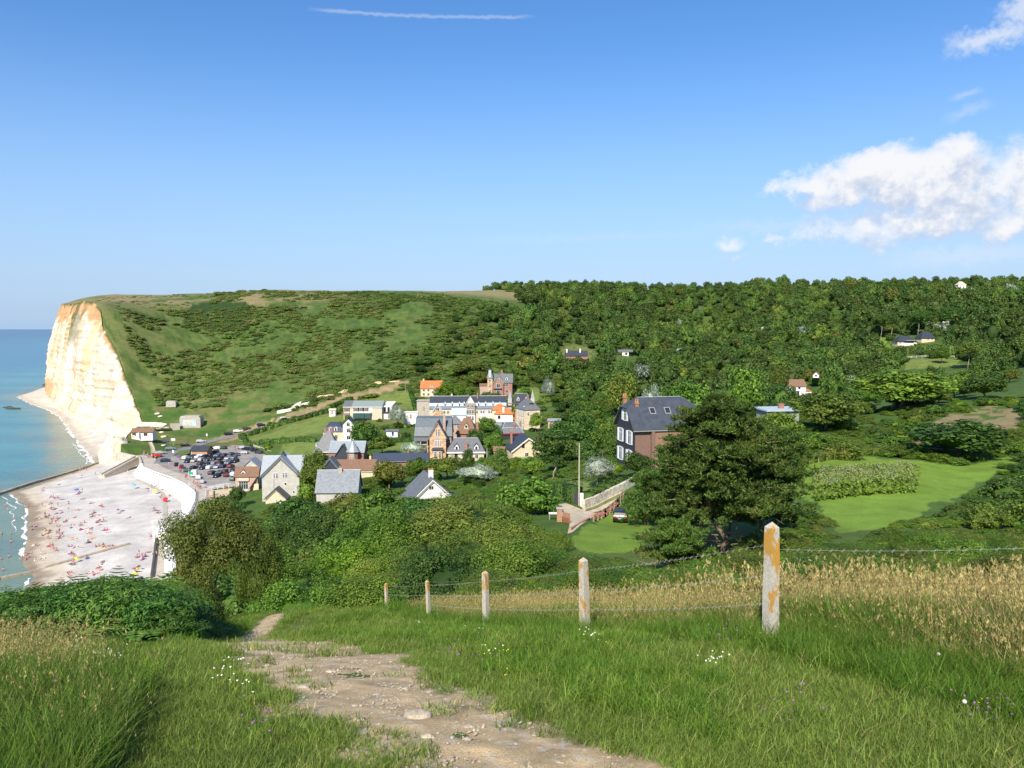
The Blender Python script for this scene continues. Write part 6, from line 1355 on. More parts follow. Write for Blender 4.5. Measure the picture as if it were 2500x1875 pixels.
def tube_mesh(nm, pts, rads, seg=8):
    V_, F_ = [], []
    for i, (p, r) in enumerate(zip(pts, rads)):
        p = Vector(p); d_ = (Vector(pts[min(i+1, len(pts)-1)])-Vector(pts[max(i-1, 0)])).normalized(); q = d_.to_track_quat('Z', 'Y')
        for k in range(seg): a = k*2*math.pi/seg; V_.append(tuple(p+q@Vector((math.cos(a)*r*1.15, math.sin(a)*r*.85, 0))))
    for i in range(len(pts)-1):
        for k in range(seg): F_.append((i*seg+k, i*seg+(k+1) % seg, (i+1)*seg+(k+1) % seg, (i+1)*seg+k))
    me = bpy.data.meshes.new(nm); me.from_pydata(V_, [], F_); me.update(); return me
CLO = {}
for nm, (bm_, J) in POSE.items():
    J = [Vector(j) for j in J]
    sh = bpy.data.meshes.new('swimwear'); 
    m1 = tube_mesh('trunks', [J[14].lerp(J[15], .45), J[14], J[0], J[18], J[18].lerp(J[19], .45)], [.095, .12, .165, .12, .095]); m2 = tube_mesh('top', [J[1].lerp(J[2], .0), J[1].lerp(J[2], .5), J[2], J[2].lerp(J[3], .35)], [.155, .175, .18, .11])
    hr = bmesh.new(); bmesh.ops.create_icosphere(hr, subdivisions=2, radius=.118, matrix=Matrix.Translation(J[4]+(J[4]-J[3]).normalized()*.045+Vector((0, -.025 if nm != 'lying' else 0, .01)))); mh = bpy.data.meshes.new('hair'); hr.to_mesh(mh); hr.free()
    CLO[nm] = (m1, m2, mh)
SKINS = [mat('skin_tan', (.48, .25, .16), .6), mat('skin_pale', (.60, .37, .27), .6), mat('skin_red', (.55, .24, .18), .6)]
CLOTHS = {n_: mat('cloth_'+n_, c, .85) for n_, c in dict(red=(.50, .03, .05), navy=(.02, .03, .09), blue=(.06, .15, .45), white=(.75, .75, .72), pink=(.65, .15, .30), black=(.015, .015, .02), yellow=(.7, .6, .05), turquoise=(.1, .45, .5), purple=(.22, .08, .3), orange=(.65, .2, .03)).items()}
HAIRS = [mat('hair_dark', (.03, .02, .015), .7), mat('hair_brown', (.10, .06, .03), .7), mat('hair_fair', (.35, .25, .12), .7)]
def with_mat(me, m):
    k = (me.name, m.name)
    if k not in WIN:
        c = me.copy(); c.name = me.name.split('.')[0]; c.materials.clear(); c.materials.append(m); WIN[k] = c
    return WIN[k]
PZONES = collections.defaultdict(list)
def person(loc, pose, rz, col_, top, label, group, rs_, sc=1.0):
    bm_, J = POSE[pose]; o = mesh_obj('person', with_mat(bm_, SKINS[rs_.randint(3)])); o.location = loc; o.rotation_euler = (0, 0, rz); o.scale = (sc, sc, sc)
    mesh_obj('shorts', with_mat(CLO[pose][0], CLOTHS[col_]), (), o)
    if top: mesh_obj('shirt', with_mat(CLO[pose][1], CLOTHS[top]), (), o)
    mesh_obj('hair', with_mat(CLO[pose][2], HAIRS[rs_.randint(3)]), (), o); return tag(o, label, 'person', group)
rs = np.random.RandomState(77)
c4 = lambda x, y: (x/4.424, 1050+y/4.424)
clusters = [  # centre in the fourth crop, count, poses, zone
 ((455,645),4,'l'),((630,520),2,'l'),((790,455),3,'l'),((885,440),4,'s'),((935,440),1,'w'),((895,505),2,'l'),((845,680),4,'s'),((635,590),1,'s'),((525,625),2,'l'),((1030,490),1,'w'),((1100,465),2,'s'),((1295,430),3,'w'),((1325,425),2,'w'),((1380,475),1,'w'),((1500,470),2,'l'),((1430,580),1,'l'),((1580,570),1,'w'),((1660,630),5,'w'),((1610,655),2,'l'),((1780,655),3,'l'),((1750,730),2,'s'),((1830,715),1,'s'),((1925,715),1,'s'),
 ((555,725),2,'s'),((610,735),3,'s'),((660,755),2,'l'),((755,780),2,'l'),((965,775),3,'l'),((915,740),2,'l'),((545,795),2,'s'),((560,850),6,'s'),((455,830),1,'w'),((625,830),1,'w'),((310,850),1,'w'),((250,845),1,'w'),((215,730),1,'s'),((740,845),1,'l'),((865,870),2,'l'),((1085,820),3,'s'),((1300,880),4,'s'),((1395,950),2,'l'),((1690,885),7,'s'),((640,895),4,'l'),((505,935),3,'s'),((430,970),2,'s'),((480,965),3,'w'),((620,965),6,'s'),((720,975),5,'l'),((795,940),2,'l'),((1000,915),5,'s'),((1050,930),3,'l'),((1120,945),1,'l'),((530,1020),2,'s'),((350,1030),2,'s'),((640,1030),3,'l'),((770,1040),3,'l'),((870,1005),3,'s'),((880,1030),1,'s'),((1050,990),3,'l'),((1105,1015),3,'s'),((260,965),1,'w'),
 ((345,1080),1,'s'),((480,1110),8,'s'),((500,1160),4,'s'),((650,1120),7,'s'),((640,1160),4,'l'),((850,1090),2,'l'),((940,1075),3,'l'),((940,1125),2,'s'),((990,1115),2,'l'),((1140,1080),3,'s'),((1170,1105),1,'l'),((780,1175),3,'l'),((990,1165),2,'l'),((955,1210),3,'s'),((1640,1175),3,'s'),((1755,1120),4,'s'),((380,1245),3,'l'),((500,1260),2,'l'),((540,1245),1,'s'),((570,1280),1,'w'),((600,1300),4,'s'),((760,1245),2,'l'),((830,1270),3,'l'),((720,1310),1,'s'),((790,1345),4,'s'),((345,1330),2,'l'),((280,1385),5,'s'),((440,1350),1,'w'),((440,1405),3,'s'),((1060,1270),2,'s'),((1110,1255),3,'s'),((1190,1250),4,'l'),((940,1385),2,'s'),((775,1440),4,'s'),((1130,1435),4,'l'),((1510,1370),8,'s'),((1465,1485),5,'l'),((1065,1505),5,'s'),((980,1545),5,'l'),((750,1545),4,'l'),((1635,1325),2,'s'),((1690,1380),4,'s'),((1715,1480),1,'w'),((1660,1560),3,'s'),((160,1500),3,'w'),((205,1200),1,'w'),((790,1010),2,'s'),((1800,1015),2,'s'),((1765,1000),1,'w'),((1880,1035),2,'s'),((1925,1040),3,'s')]
np_count = 0
TOW = empty('dummy'); C.objects.unlink(TOW); bpy.data.objects.remove(TOW)
towel_me = {}
def towel(loc, rz, c):
    if c not in towel_me:
        V_ = [(x*.45, y*.9, .03+.02*math.sin(x*7+y*5)) for y in np.linspace(-1, 1, 6) for x in np.linspace(-1, 1, 4)]; towel_me[c] = np_mesh('towel', V_, grid_faces(6, 4), CLOTHS[c])
    o = mesh_obj('beach_towel', towel_me[c]); o.location = loc; o.rotation_euler = (0, 0, rz); tag(o, '%s beach towel spread out on the white shingle' % c, 'towel', '%s towels on the shingle' % c)
def zone(x, y):
    if x > 1560 and y > 1100: return 'beside the dark low wall'
    if x > 1560: return 'below the white sea wall'
    if y > 1330: return 'near the weathered groyne'
    if y < 700: return 'on the far beach by the long groyne'
    if x < 420: return 'close to the waterline'
    if x > 820: return 'on the open shingle right of the crowd'
    return 'in the crowded middle of the beach'
tops = ['red', 'white', 'blue', 'pink', 'navy', 'black', 'turquoise', 'purple']
for (cx_, cy_), k, ps in clusters:
    for i in range(k):
        if np_count >= 286: break
        x = cx_+rs.normal()*(16 if k > 1 else 2)*(1+.12*k); y = cy_+rs.normal()*(9 if k > 1 else 2)*(1+.12*k)
        g = G(*c4(x, y), 1.5); g = G(*c4(x, y), zb1(g.x, g.y)); g = G(*c4(x, y), zb1(g.x, g.y)); pose = {'l': 'lying', 's': 'sitting', 'w': 'standing'}[ps]
        if ps == 's' and rs.rand() < .25: pose = 'lying'
        if ps == 's' and rs.rand() < .08: pose = 'standing'
        c = ['red', 'navy', 'blue', 'black', 'pink', 'white', 'orange', 'purple'][rs.randint(8)]; tp = c if rs.rand() < .25 else (tops[rs.randint(8)] if rs.rand() < .3 else None)
        dress = ('%s swimwear' % c) if tp in (None, c) else '%s shirt and %s shorts' % (tp, c)
        g.z = zb1(g.x, g.y)+.02
        person(g, pose, rs.rand()*6.28, c, tp, 'person in %s %s %s' % (dress, pose, zone(cx_, cy_)), 'people on the beach, '+zone(cx_, cy_), rs, .82+.16*rs.rand()); np_count += 1
        if pose != 'standing' and rs.rand() < .42: towel((g.x+.1, g.y, g.z), rs.rand()*3, ['blue', 'white', 'navy', 'turquoise', 'pink', 'yellow', 'purple'][rs.randint(7)])
# bathers, standing in the water
for x, y in ((85, 870), (145, 970), (20, 1130), (60, 820), (120, 1215), (118, 1130), (95, 1375), (15, 1400), (35, 1520)):
    g = G(*c4(x, y), 0.0); g.z = -.75; person(g, 'standing', rs.rand()*6.28, 'navy', None, 'person in dark swimwear standing waist deep in the sea', 'bathers in the sea', rs)
# strollers on the promenade and by the cars
for x, y, z_ in ((905,1278,0),): pass
c5p = [((20,620),3),((60,645),5),((110,650),4),((160,655),2),((365,745),2),((340,790),2),((460,790),1),((500,850),3),((580,930),4),((605,960),2),((690,1010),2),((720,1050),5),((760,1065),2),((1240,520),2),((1270,540),2),((950,1090),1),((1090,1085),2),((1510,500),1),((30,585),1),((130,640),2)]
for (cx_, cy_), k in c5p:
    for i in range(k):
        g = G(*c5(cx_+rs.normal()*14, cy_+rs.normal()*7), 6.52); c = tops[rs.randint(8)]; t2 = tops[rs.randint(8)]
        person(g, 'walking' if rs.rand() < .6 else 'standing', rs.rand()*6.28, c, t2, 'person in %s shirt and %s shorts %s' % (t2, c, 'by the bend of the road' if cx_ < 250 else 'on the promenade beside the flagpole' if cx_ < 800 else 'near the white van' if cy_ < 600 and cx_ < 1400 else 'by the terrace rails' if cy_ > 1000 else 'on the path along the white fence'), 'strollers on the promenade', rs)
# parasols
def parasol(px, py, z_, c1, lab, r=.85, h_=1.7, tilt=.3):
    g = G(px, py, z_); g.z = zb1(g.x, g.y) if z_ < 5 else z_; e = empty('parasol', g); tag(e, lab, 'parasol'); e.rotation_euler = (tilt, .1, 0)
    bm = bmesh.new(); bmesh.ops.create_cone(bm, cap_ends=False, segments=10, radius1=r, radius2=.02, depth=.42, matrix=Matrix.Translation((0, 0, h_))); mesh_obj('canopy', bm, CLOTHS[c1], e)
    bm = bmesh.new(); bmesh.ops.create_cone(bm, cap_ends=True, segments=6, radius1=.025, radius2=.025, depth=h_, matrix=Matrix.Translation((0, 0, h_/2))); mesh_obj('pole', bm, METAL, e)
parasol(188, 1201, 2, 'blue', 'blue parasol among sunbathers on the far beach'); parasol(328, 1193, 2.5, 'turquoise', 'turquoise parasol alone on open shingle below the sea wall'); parasol(379, 1206, 2.6, 'yellow', 'yellow and dark parasol near the curved slab', .85); parasol(406, 1223, 2.8, 'red', 'red parasol tilted by the curved slab', .9, 1.5, .8); parasol(188, 1375, 1.2, 'yellow', 'pale yellow parasol on the weathered groyne', .6, 1.4); parasol(435, 1122, 6.5, 'purple', 'purple topped parasol at the island by the toilet block'); 
parasol(330, 1414, 2.6, 'yellow', 'bright yellow parasol showing above the bracken', .75, 1.7, .2)
# ============================================================ STREET THINGS
def pole(name, lab, cat, x, y, h_, r, m, arm=None, group=None):
    z = hz1(x, y); e = empty(name, (x, y, z)); tag(e, lab, cat, group); bm = bmesh.new(); bmesh.ops.create_cone(bm, cap_ends=True, segments=10, radius1=r, radius2=r*.7, depth=h_+1, matrix=Matrix.Translation((0, 0, h_/2-.5))); mesh_obj('shaft', bm, m, e)
    if arm == 'lamp': box('lamp_arm', -1.0, 0, -.04, .04, h_-.15, h_-.05, METAL, e); box('lamp_head', -1.4, -.8, -.12, .12, h_-.1, h_+.05, METAL, e)
    if arm == 'bars': box('cross_arm', -.7, .7, -.06, .06, h_-.5, h_-.38, METAL, e)
    return e
v = P(1413.5, 1242, 103); e = pole('utility_pole', 'tall pale concrete utility pole standing beside the white gatepost', 'pole', v.x, v.y, 8.4, .12, CONC)
v = P(1189, 1152, 238); pole('utility_pole', 'slim concrete utility pole right of the white dormered house', 'pole', v.x, v.y, 7.4, .17, CONC)
v = P(990, 940, 446); pole('street_lamp', 'street lamp on the bank above the modern house', 'lamp', v.x, v.y, 6.5, .12, METAL, 'lamp')
v = P(2319, 872, 490); pole('utility_pole', 'pale pole beside the white railing below the lodges', 'pole', v.x, v.y, 6, .15, CONC, 'bars')
g = G(462, 1200, 6.5); e = empty('flagpole', g); tag(e, 'white flagpole flying a green flag on the promenade', 'flagpole'); bm = bmesh.new(); bmesh.ops.create_cone(bm, cap_ends=True, segments=8, radius1=.09, radius2=.05, depth=7.2, matrix=Matrix.Translation((0, 0, 3.6))); mesh_obj('mast', bm, WHITE, e)
V_ = [(t*1.5+.08, .16*math.sin(t*6), z_-.25*t) for z_ in (6.0, 7.0) for t in np.linspace(0, 1, 10)]; mesh_obj('flag', np_mesh('flag', V_, grid_faces(2, 10), mat('flag_green', (.02, .36, .16), .8)), (), e)
g = G(373, 1312, 3.0); e = empty('beach_mast', g); tag(e, 'thin white mast at the head of the dark low wall', 'mast'); bm = bmesh.new(); bmesh.ops.create_cone(bm, cap_ends=True, segments=8, radius1=.07, radius2=.04, depth=5, matrix=Matrix.Translation((0, 0, 2.5))); mesh_obj('mast_tube', bm, WHITE, e); box('crosstree', -.5, .5, -.04, .04, 3.2, 3.28, WHITE, e)
x, y = near_of(423, 1088); e = empty('road_sign', (x, y, hz1(x, y))); tag(e, 'pale rectangular information board on a green post above the road', 'sign'); box('sign_panel', -1.0, 1.0, -.05, .05, 2.4, 3.5, mat('pale_panel', (.62, .72, .74)), e); box('post', -.07, .07, .05, .15, -.3, 3.4, mat('green_post', (.2, .4, .25)), e)
for px, py, lab in ((505, 1070, 'small white sign beside the road where the silver car climbs'), (423, 1112, 'white pillar sign on the grass island of the road')): 
    x, y = near_of(px, py); e = empty('road_sign', (x, y, hz1(x, y))); tag(e, lab, 'sign'); box('sign_panel', -.35, .35, -.04, .04, 1.0, 2.2, WHITE, e); box('post', -.05, .05, .04, .1, -.3, 2.2, METAL, e)
# fences
def picket(name, pts, lab, h_=1.0, step=1.6, m=WHITE, rails=2, cat='fence', pw=.12, zs=None):
    P_ = [Vector((p[0], p[1], (hz1(p[0], p[1]) if zs is None else zs))) for p in pts]; e = empty(name, P_[0]); tag(e, lab, cat)
    for a, b in zip(P_, P_[1:]):
        n = max(1, int(round((b-a).length/step)))
        for i in range(n+1):
            p = a.lerp(b, i/n)-P_[0]
            if zs is None: q = a.lerp(b, i/n); p.z = hz1(q.x, q.y)-P_[0].z
            box('post', p.x-pw/2, p.x+pw/2, p.y-pw/2, p.y+pw/2, p.z-.3, p.z+h_, m, e)
        for k in range(rails):
            zz_ = h_*(.45+.45*k); 
            for i in range(n):
                p, q = a.lerp(b, i/n), a.lerp(b, (i+1)/n)
                if zs is None: p.z = hz1(p.x, p.y); q.z = hz1(q.x, q.y)
                bar('rail', p-P_[0]+Vector((0, 0, zz_)), q-P_[0]+Vector((0, 0, zz_)), .07, .12, m, e)
    return e
c5g = lambda *p: G(*c5(*p), 6.5)[:2]
picket('white_fence', [c5g(1320, 440), c5g(1480, 500), c5g(1610, 545), c5g(1745, 605)], 'white concrete picket fence along the right edge of the car park', 1.1, 1.8, zs=6.5)
picket('white_fence', [near_of(*c5(1722, 1235)), near_of(*c5(1800, 1280)), near_of(*c5(1880, 1320))], 'short white fence on the slope below the tall grey house', 1.1, 1.3)
picket('terrace_rail', [c5g(850, 1100), c5g(1230, 1055)], 'white railing on the far side of the sandy terrace', 1.0, 1.8, zs=6.6)
picket('terrace_rail', [c5g(850, 1100), c5g(840, 1220), c5g(825, 1350), c5g(900, 1340)], 'white railing along the lane side of the sandy terrace', 1.0, 1.8, zs=6.6)
picket('meadow_fence', [near_of(*p) for p in ((1998, 1128), (2075, 1118), (2160, 1110), (2250, 1108))], 'small weathered posts along the top of the bright meadow', 1.1, 11, WOOD, 0, pw=.16)
picket('lodge_fence', [near_of(*p) for p in ((2212, 874), (2330, 872))], 'white railing below the trees in front of the lodges', 1.2, 3, WHITE, 2)
poly_sheet('terrace', [G(*c5(*p), 6.55)[:2] for p in ((870, 1100), (1215, 1060), (1190, 1110), (1120, 1170), (940, 1200), (860, 1190))], mat('sand_floor', (.58, .47, .32), .9, var=.2), 6.6)
poly_sheet('forecourt', [G(*c5(*p), 6.9)[:2] for p in ((1225, 1060), (1425, 1050), (1440, 1105), (1240, 1120))], mat('white_paving', (.66, .66, .65), .8), 7.0)
# near garden: stone wall, plank fence, gatepost, rail fence with flowers, brick gate
def pw(px, py, Y): v = P(px, py, Y); return (v.x, v.y)
ws = [pw(1424, 1232, 101), pw(1450, 1224, 103), pw(1480, 1214, 106), pw(1519, 1200, 109), pw(1548, 1190, 112)]
poly_sheet('verge', [(a_+.35, b_-.45) for a_, b_ in ws[:4]]+[(a_+.1, b_-1.9) for a_, b_ in ws[3::-1]], mat('verge_grass', (.16, .18, .06), .95, var=.35, vscale=1.2), None, 1.0, .1)
e = empty('stone_wall', (*ws[0], hz1(*ws[0]))); tag(e, 'pale rubble stone garden wall rising along the drive to the black house', 'wall')
RUB = mat('rubble_stone', (.58, .53, .43), .95, var=.4, vscale=3, bump=.8, bscale=5)
for a, b in zip(ws, ws[1:]): A_ = Vector((*a, hz1(*a)-.4))-e.location; B_ = Vector((*b, hz1(*b)-.4))-e.location; bar('wall_section', A_, B_, .45, 1.55, RUB, e)
e = empty('plank_fence', (*pw(1364, 1228, 108), 0)); e.location.z = hz1(e.location.x, e.location.y); tag(e, 'dark plank fence left of the tall concrete pole', 'fence')
fa = Vector((*pw(1362, 1226, 109), 0)); fb = Vector((*pw(1411, 1240, 103), 0)); n_ = 30
for i in range(n_): p = fa.lerp(fb, i/n_); q = fa.lerp(fb, (i+.9)/n_); p.z = hz1(p.x, p.y)-.2; q.z = p.z; bar('plank', p-e.location, q-e.location, .05, 1.75, mat('dark_planks', (.075, .075, .085), .8, var=.3), e)
v = P(1420, 1241, 102.5); e = tag(box('gatepost', -.22, .22, -.22, .22, -.4, 1.75, WHITE, bev=.03), 'white gatepost at the corner of the stone wall', 'gatepost'); e.location = (v.x, v.y, hz1(v.x, v.y))
picket('rail_fence', [pw(1449, 1264, 92), pw(1478, 1245, 97), pw(1508, 1226, 102), pw(1520, 1218, 105)], 'rustic wooden rail fence hung with pink flowers beside the drive', 1.15, 1.9, WOOD, 2, pw=.2)
v = P(1367, 1284, 88); e = empty('brick_gate', (v.x, v.y, hz1(v.x, v.y))); tag(e, 'brick gate pillar with brown wooden gate at the foot of the drive', 'gate'); box('pillar', -.35, .25, -.3, .3, -.4, 1.5, BRICKO, e, .02); box('pillar_cap', -.42, .32, -.37, .37, 1.503, 1.62, CONC, e)
bm = bmesh.new()
for i in range(6): box_bm(bm, .3+i*.13, .4+i*.13, -.7-i*.12, -.65-i*.12, .1, 1.25)
mesh_obj('gate_leaf', bm, mat('gate_brown', (.28, .11, .06)), e)
a = P(1438, 1262, 93); b = P(1392, 1300, 82); bar('brick_kerb', (a.x, a.y, hz1(a.x, a.y)-.2), (b.x, b.y, hz1(b.x, b.y)-.2), .3, .5, BRICKO, None, 'low brick garden wall running down beside the drive', 'wall')
v = P(1352, 1266, 90); e = empty('garden_table', (v.x, v.y, hz1(v.x, v.y))); tag(e, 'small white garden table by the brick gate', 'table'); box('table_top', -.6, .6, -.4, .4, .72, .77, WHITE, e)
for x in (-.5, .5): 
    for y in (-.3, .3): box('leg', x-.03, x+.03, y-.03, y+.03, -.2, .72, METAL, e)
# sun loungers on the lawn
for px, py, lab in ((950, 1088, 'white sun lounger lying flat on the lawn by the silver bush'), (961, 1087, 'white garden chair with raised back on the lawn by the silver bush')):
    x, y = near_of(px, py); e = empty('garden_lounger', (x, y, hz1(x, y)), R(30)); tag(e, lab, 'lounger'); box('seat', -.35, .35, -1.0, .4, .35, .43, WHITE, e); q = box('backrest', -.35, .35, 0, .8, 0, .08, WHITE, e); q.location = (0, .4, .38); q.rotation_euler = (R(55), 0, 0)
    for lx in (-.3, .3):
        for ly in (-.8, .3): box('leg', lx-.03, lx+.03, ly-.03, ly+.03, 0, .35, WHITE, e)
x, y = near_of(981, 1064); e = empty('picnic_table', (x, y, hz1(x, y))); tag(e, 'pink picnic table right of the blue doored shed', 'table'); box('table_top', -.9, .9, -.4, .4, .72, .78, mat('pink_wood', (.55, .3, .28)), e); box('bench', -.9, .9, -.9, -.65, .42, .47, mat('pink_wood', (.55, .3, .28)), e); box('bench', -.9, .9, .65, .9, .42, .47, mat('pink_wood', (.55, .3, .28)), e); box('frame', -.6, -.5, -.8, .8, 0, .7, mat('pink_wood', (.55, .3, .28)), e); box('frame', .5, .6, -.8, .8, 0, .7, mat('pink_wood', (.55, .3, .28)), e)
# ============================================================ TREES, BUSHES, HEDGES
def trunk_mesh(nm, h_, r, m, rs_, lean=(0, 0), limbs=5, crown_r=.5, base=.45, spread=1.0):
    bm = bmesh.new()
    def limb(a, b, r0, r1, seg=4):
        pts = [a.lerp(b, t/seg) for t in range(seg+1)]
        for i in range(1, seg): pts[i] += Vector(rs_.normal(size=3))*(b-a).length*.035
        for i in range(seg):
            d_ = pts[i+1]-pts[i]; q = d_.to_track_quat('Z', 'Y').to_matrix().to_4x4(); q.translation = (pts[i]+pts[i+1])/2; ra = r0+(r1-r0)*i/seg; rb = r0+(r1-r0)*(i+1)/seg
            bmesh.ops.create_cone(bm, cap_ends=False, segments=7, radius1=ra, radius2=rb, depth=d_.length*1.04, matrix=q)
        return pts
    top = Vector((lean[0], lean[1], h_)); pts = limb(Vector((0, 0, -.5)), top, r, r*.35, 6)
    for i in range(limbs):
        t = base+(1-base)*rs_.rand(); a = Vector((0, 0, 0)).lerp(top, t); an = rs_.rand()*6.283; ln = crown_r*(1.2-t)*spread
        limb(a, a+Vector((math.cos(an)*ln, math.sin(an)*ln, ln*.55)), r*.4, r*.1, 3)
    me = bpy.data.meshes.new(nm); bm.to_mesh(me); bm.free(); me.materials.append(m); return me
TRK = [trunk_mesh('trunk', 1.1, .07, BARK, np.random.RandomState(i), limbs=6, crown_r=.9) for i in range(3)]
PTRK = trunk_mesh('pale_trunk', 1.3, .05, PALEBARK, np.random.RandomState(8), limbs=8, crown_r=.8, lean=(.15, 0), base=.5)
NTREE = 0
SHRUBS = []
def tree(x, y, r, h_, kind, label, cat='tree', group=None, name='tree', near=False, trunk=True, lift=0.0, z=None, pale=False, rs_=np.random.RandomState(3)):
    """crown of radius r and overall height h_, its foot on the ground"""
    global NTREE
    NTREE += 1; z = hz1(x, y) if z is None else z; fam = (NEARB if near else MID)[kind]; cm = fam[NTREE % len(fam)]
    fr = .85 if not near else .75; hh = h_*(1-lift)
    if not trunk:
        o = mesh_obj(name, cm); o.location = (x, y, z-.15*r); o.scale = (r, r*(.85+.3*rs_.rand()), hh/(1.62*fr/.85)); o.rotation_euler = (0, 0, rs_.rand()*6.28); return tag(o, label, cat, group)
    e = empty(name, (x, y, z)); e.rotation_euler = (0, 0, rs_.rand()*6.28 if not pale else 0); tag(e, label, cat, group)
    t = mesh_obj('trunk', PTRK if pale else TRK[NTREE % 3], (), e); t.scale = (r*.8, r*.8, h_*.6)
    c = mesh_obj('crown', cm, (), e); c.location = (0, 0, h_*lift); c.scale = (r, r*(.9+.2*rs_.rand()), hh/(1.62*fr/.85)); return e
def tpx(px0, px1, ptop, pbase, Y, kind, label, lift=.18, **kw):
    """a tree given by its place and size in the photograph at distance Y"""
    cx_ = (px0+px1)/2
    if kw.pop('hit', False):
        Y2 = near_of(cx_, pbase)[1]; Y = float(min(max(Y2, Y*.78), Y*1.2))
    k = Y/F; x = P(cx_, pbase, Y).x; r = (px1-px0)/2*k*1.02; zt = P(cx_, ptop, Y).z; z = hz1(x, Y)
    return tree(x, Y, r, max(zt-z, r*.8), kind, label, lift=lift, **kw)
VT = [(858,925,1028,1108,312,'dark','large dense tree between the turreted house and the lawn'),(900,965,1065,1120,298,'green','rounded green tree right of the turreted house roof'),(948,992,990,1036,366,'silver','silvery green tree beside the modern house'),
 (1062,1134,932,974,424,'bright','bright yellow-green tree beside the orange roofed cottage'),(1106,1184,876,962,466,'rust','russet brown crowned tree behind the hotel gable'),(1150,1195,905,968,446,'rust','small russet tree left of the brick villa turret'),
 (975,1042,1078,1120,290,'silver','silver leaved bush between the lawn and the banded villa'),(1045,1135,1112,1178,228,'olive','olive green tree in front of the banded brick villa'),(912,992,1118,1196,222,'rust','russet brown tree in front of the long low house'),(985,1050,1120,1185,232,'green','green tree between the russet tree and the banded villa'),
 (1125,1162,1100,1172,242,'dark','dark slender tree in front of the white dormered house'),(1162,1200,1118,1172,236,'green','light green tree just left of the slim utility pole'),(1108,1215,1146,1195,205,'silver','silvery willow scrub below the white dormered house'),(1200,1246,1098,1180,232,'dark','dark tree left of the leaning pale trunk'),
 (1165,1235,1130,1190,215,'green','green tree below the brick outhouse'),(1262,1330,1118,1190,200,'green','broad tree under the cream gable house'),(1330,1400,1030,1130,262,'dark','dark tree right of the cream gable house'),(1385,1450,1010,1120,245,'dark','tall dark tree mass left of the black clad house'),(1440,1500,1040,1140,205,'green','dark tree touching the left of the black clad house'),
 (1395,1470,1080,1180,175,'dark','dark low branching tree behind the tall concrete pole'),(1320,1400,1080,1180,190,'dark','wide dark tree behind the lawn with the leaning trunk'),(1470,1530,1060,1145,160,'dark','dark tree shading the left foot of the black clad house'),
 (1418,1504,1118,1200,113,'silver','rounded silver leaved bush behind the stone wall'),(1486,1526,1126,1190,118,'bright','yellow-green bush between the silver bush and black house'),(1522,1592,1106,1200,115,'dark','dark glossy bush in front of the black house'),
 (1322,1357,926,958,412,'silver','silver grey tree on the lawn above the three storey house'),(1268,1300,945,985,418,'green','green garden tree right of the brick villa'),(1200,1228,1046,1088,300,'dark','dark tree left of the house with red eaves'),(1160,1215,1022,1065,330,'green','garden trees below the hotel verandas'),(1140,1180,1050,1110,292,'dark','dark garden tree right of the banded villa'),
 (1183,1230,1060,1115,285,'green','green tree behind the brick outhouse'),(1292,1325,1010,1062,335,'green','tree growing before the three storey house'),(1248,1268,985,1012,385,'bright','bright climber covered tree left of the dormered cream house'),(820,850,1030,1062,345,'green','bush left of the slate roofed annex of the modern house'),
 (838,862,1015,1035,372,'green','dark shrub before the modern house'),(738,800,1092,1190,228,'olive','bushy tree left of the plain slate roof'),(560,600,1225,1270,226,'dark','clipped dark shrub above the lane'),(470,545,1225,1290,200,'green','shrub at the corner of the terrace'),(560,600,1190,1228,238,'dark','dark upright shrub by the forecourt'),
 (1700,1745,925,985,300,'purple','purple leaved tree far behind the pine'),(1880,1925,885,950,395,'olive','yellowish rounded tree left of the brown roofed villa'),(1870,1945,940,1000,310,'dark','dark tree partly hiding the brown roofed villa'),(1480,1560,900,975,330,'olive','olive crowned tree above the black house roof'),(1560,1620,945,1000,240,'silver','greyish tree just above the black house ridge'),
 (2000,2060,890,975,330,'dark','dark tree right of the brown roofed villa'),(1630,1745,930,1060,185,'green','large green tree right behind the black house'),(1760,1870,905,1010,215,'green','broad tree between the pine and the flat roofed house'),(1930,2100,950,1075,170,'olive','broad olive bush covering the right of the flat roofed house'),
 (2230,2440,1028,1130,135,'dark','big dark domed bush behind the bright meadow'),(1845,1960,1010,1110,150,'green','leafy tree right of the big pine top'),(2090,2310,975,1040,215,'green','wide blue-green scrub on the middle slope'),(2330,2430,905,965,330,'green','round tree on the right slope'),(2280,2315,850,905,470,'green','tree beside the pole below the lodges')]
for a, b, c, d, Y, k, lab in VT: tpx(a, b, c, d, Y, k, lab, rs_=rs)
# tree with leaning pale trunk, and the coastal pine by the grey roof
v = P(1352, 1182, 150); tree(v.x, v.y, 4.2, 9.5, 'dark', 'tree with a leaning pale trunk at the edge of the small lawn', lift=.42, pale=True)
v = P(768, 1196, 222); tree(v.x, v.y, 4.3, 12, 'olive', 'wind shaped tree with bare pale trunk left of the plain slate roof', lift=.45, pale=True)
v = P(2362, 902, 440); tree(v.x, v.y, 6, 16, 'olive', 'tall tree with bare pale trunk below the lodges', lift=.5, pale=True)
for i, px in enumerate((2175, 2240, 2258, 2312, 2150, 2330)): v = P(px, 825, 575); tree(v.x, v.y, 6, 19, 'dark', 'tall pine with bare trunk standing behind the lodges', lift=.5, pale=True, group='tall pines behind the lodges')
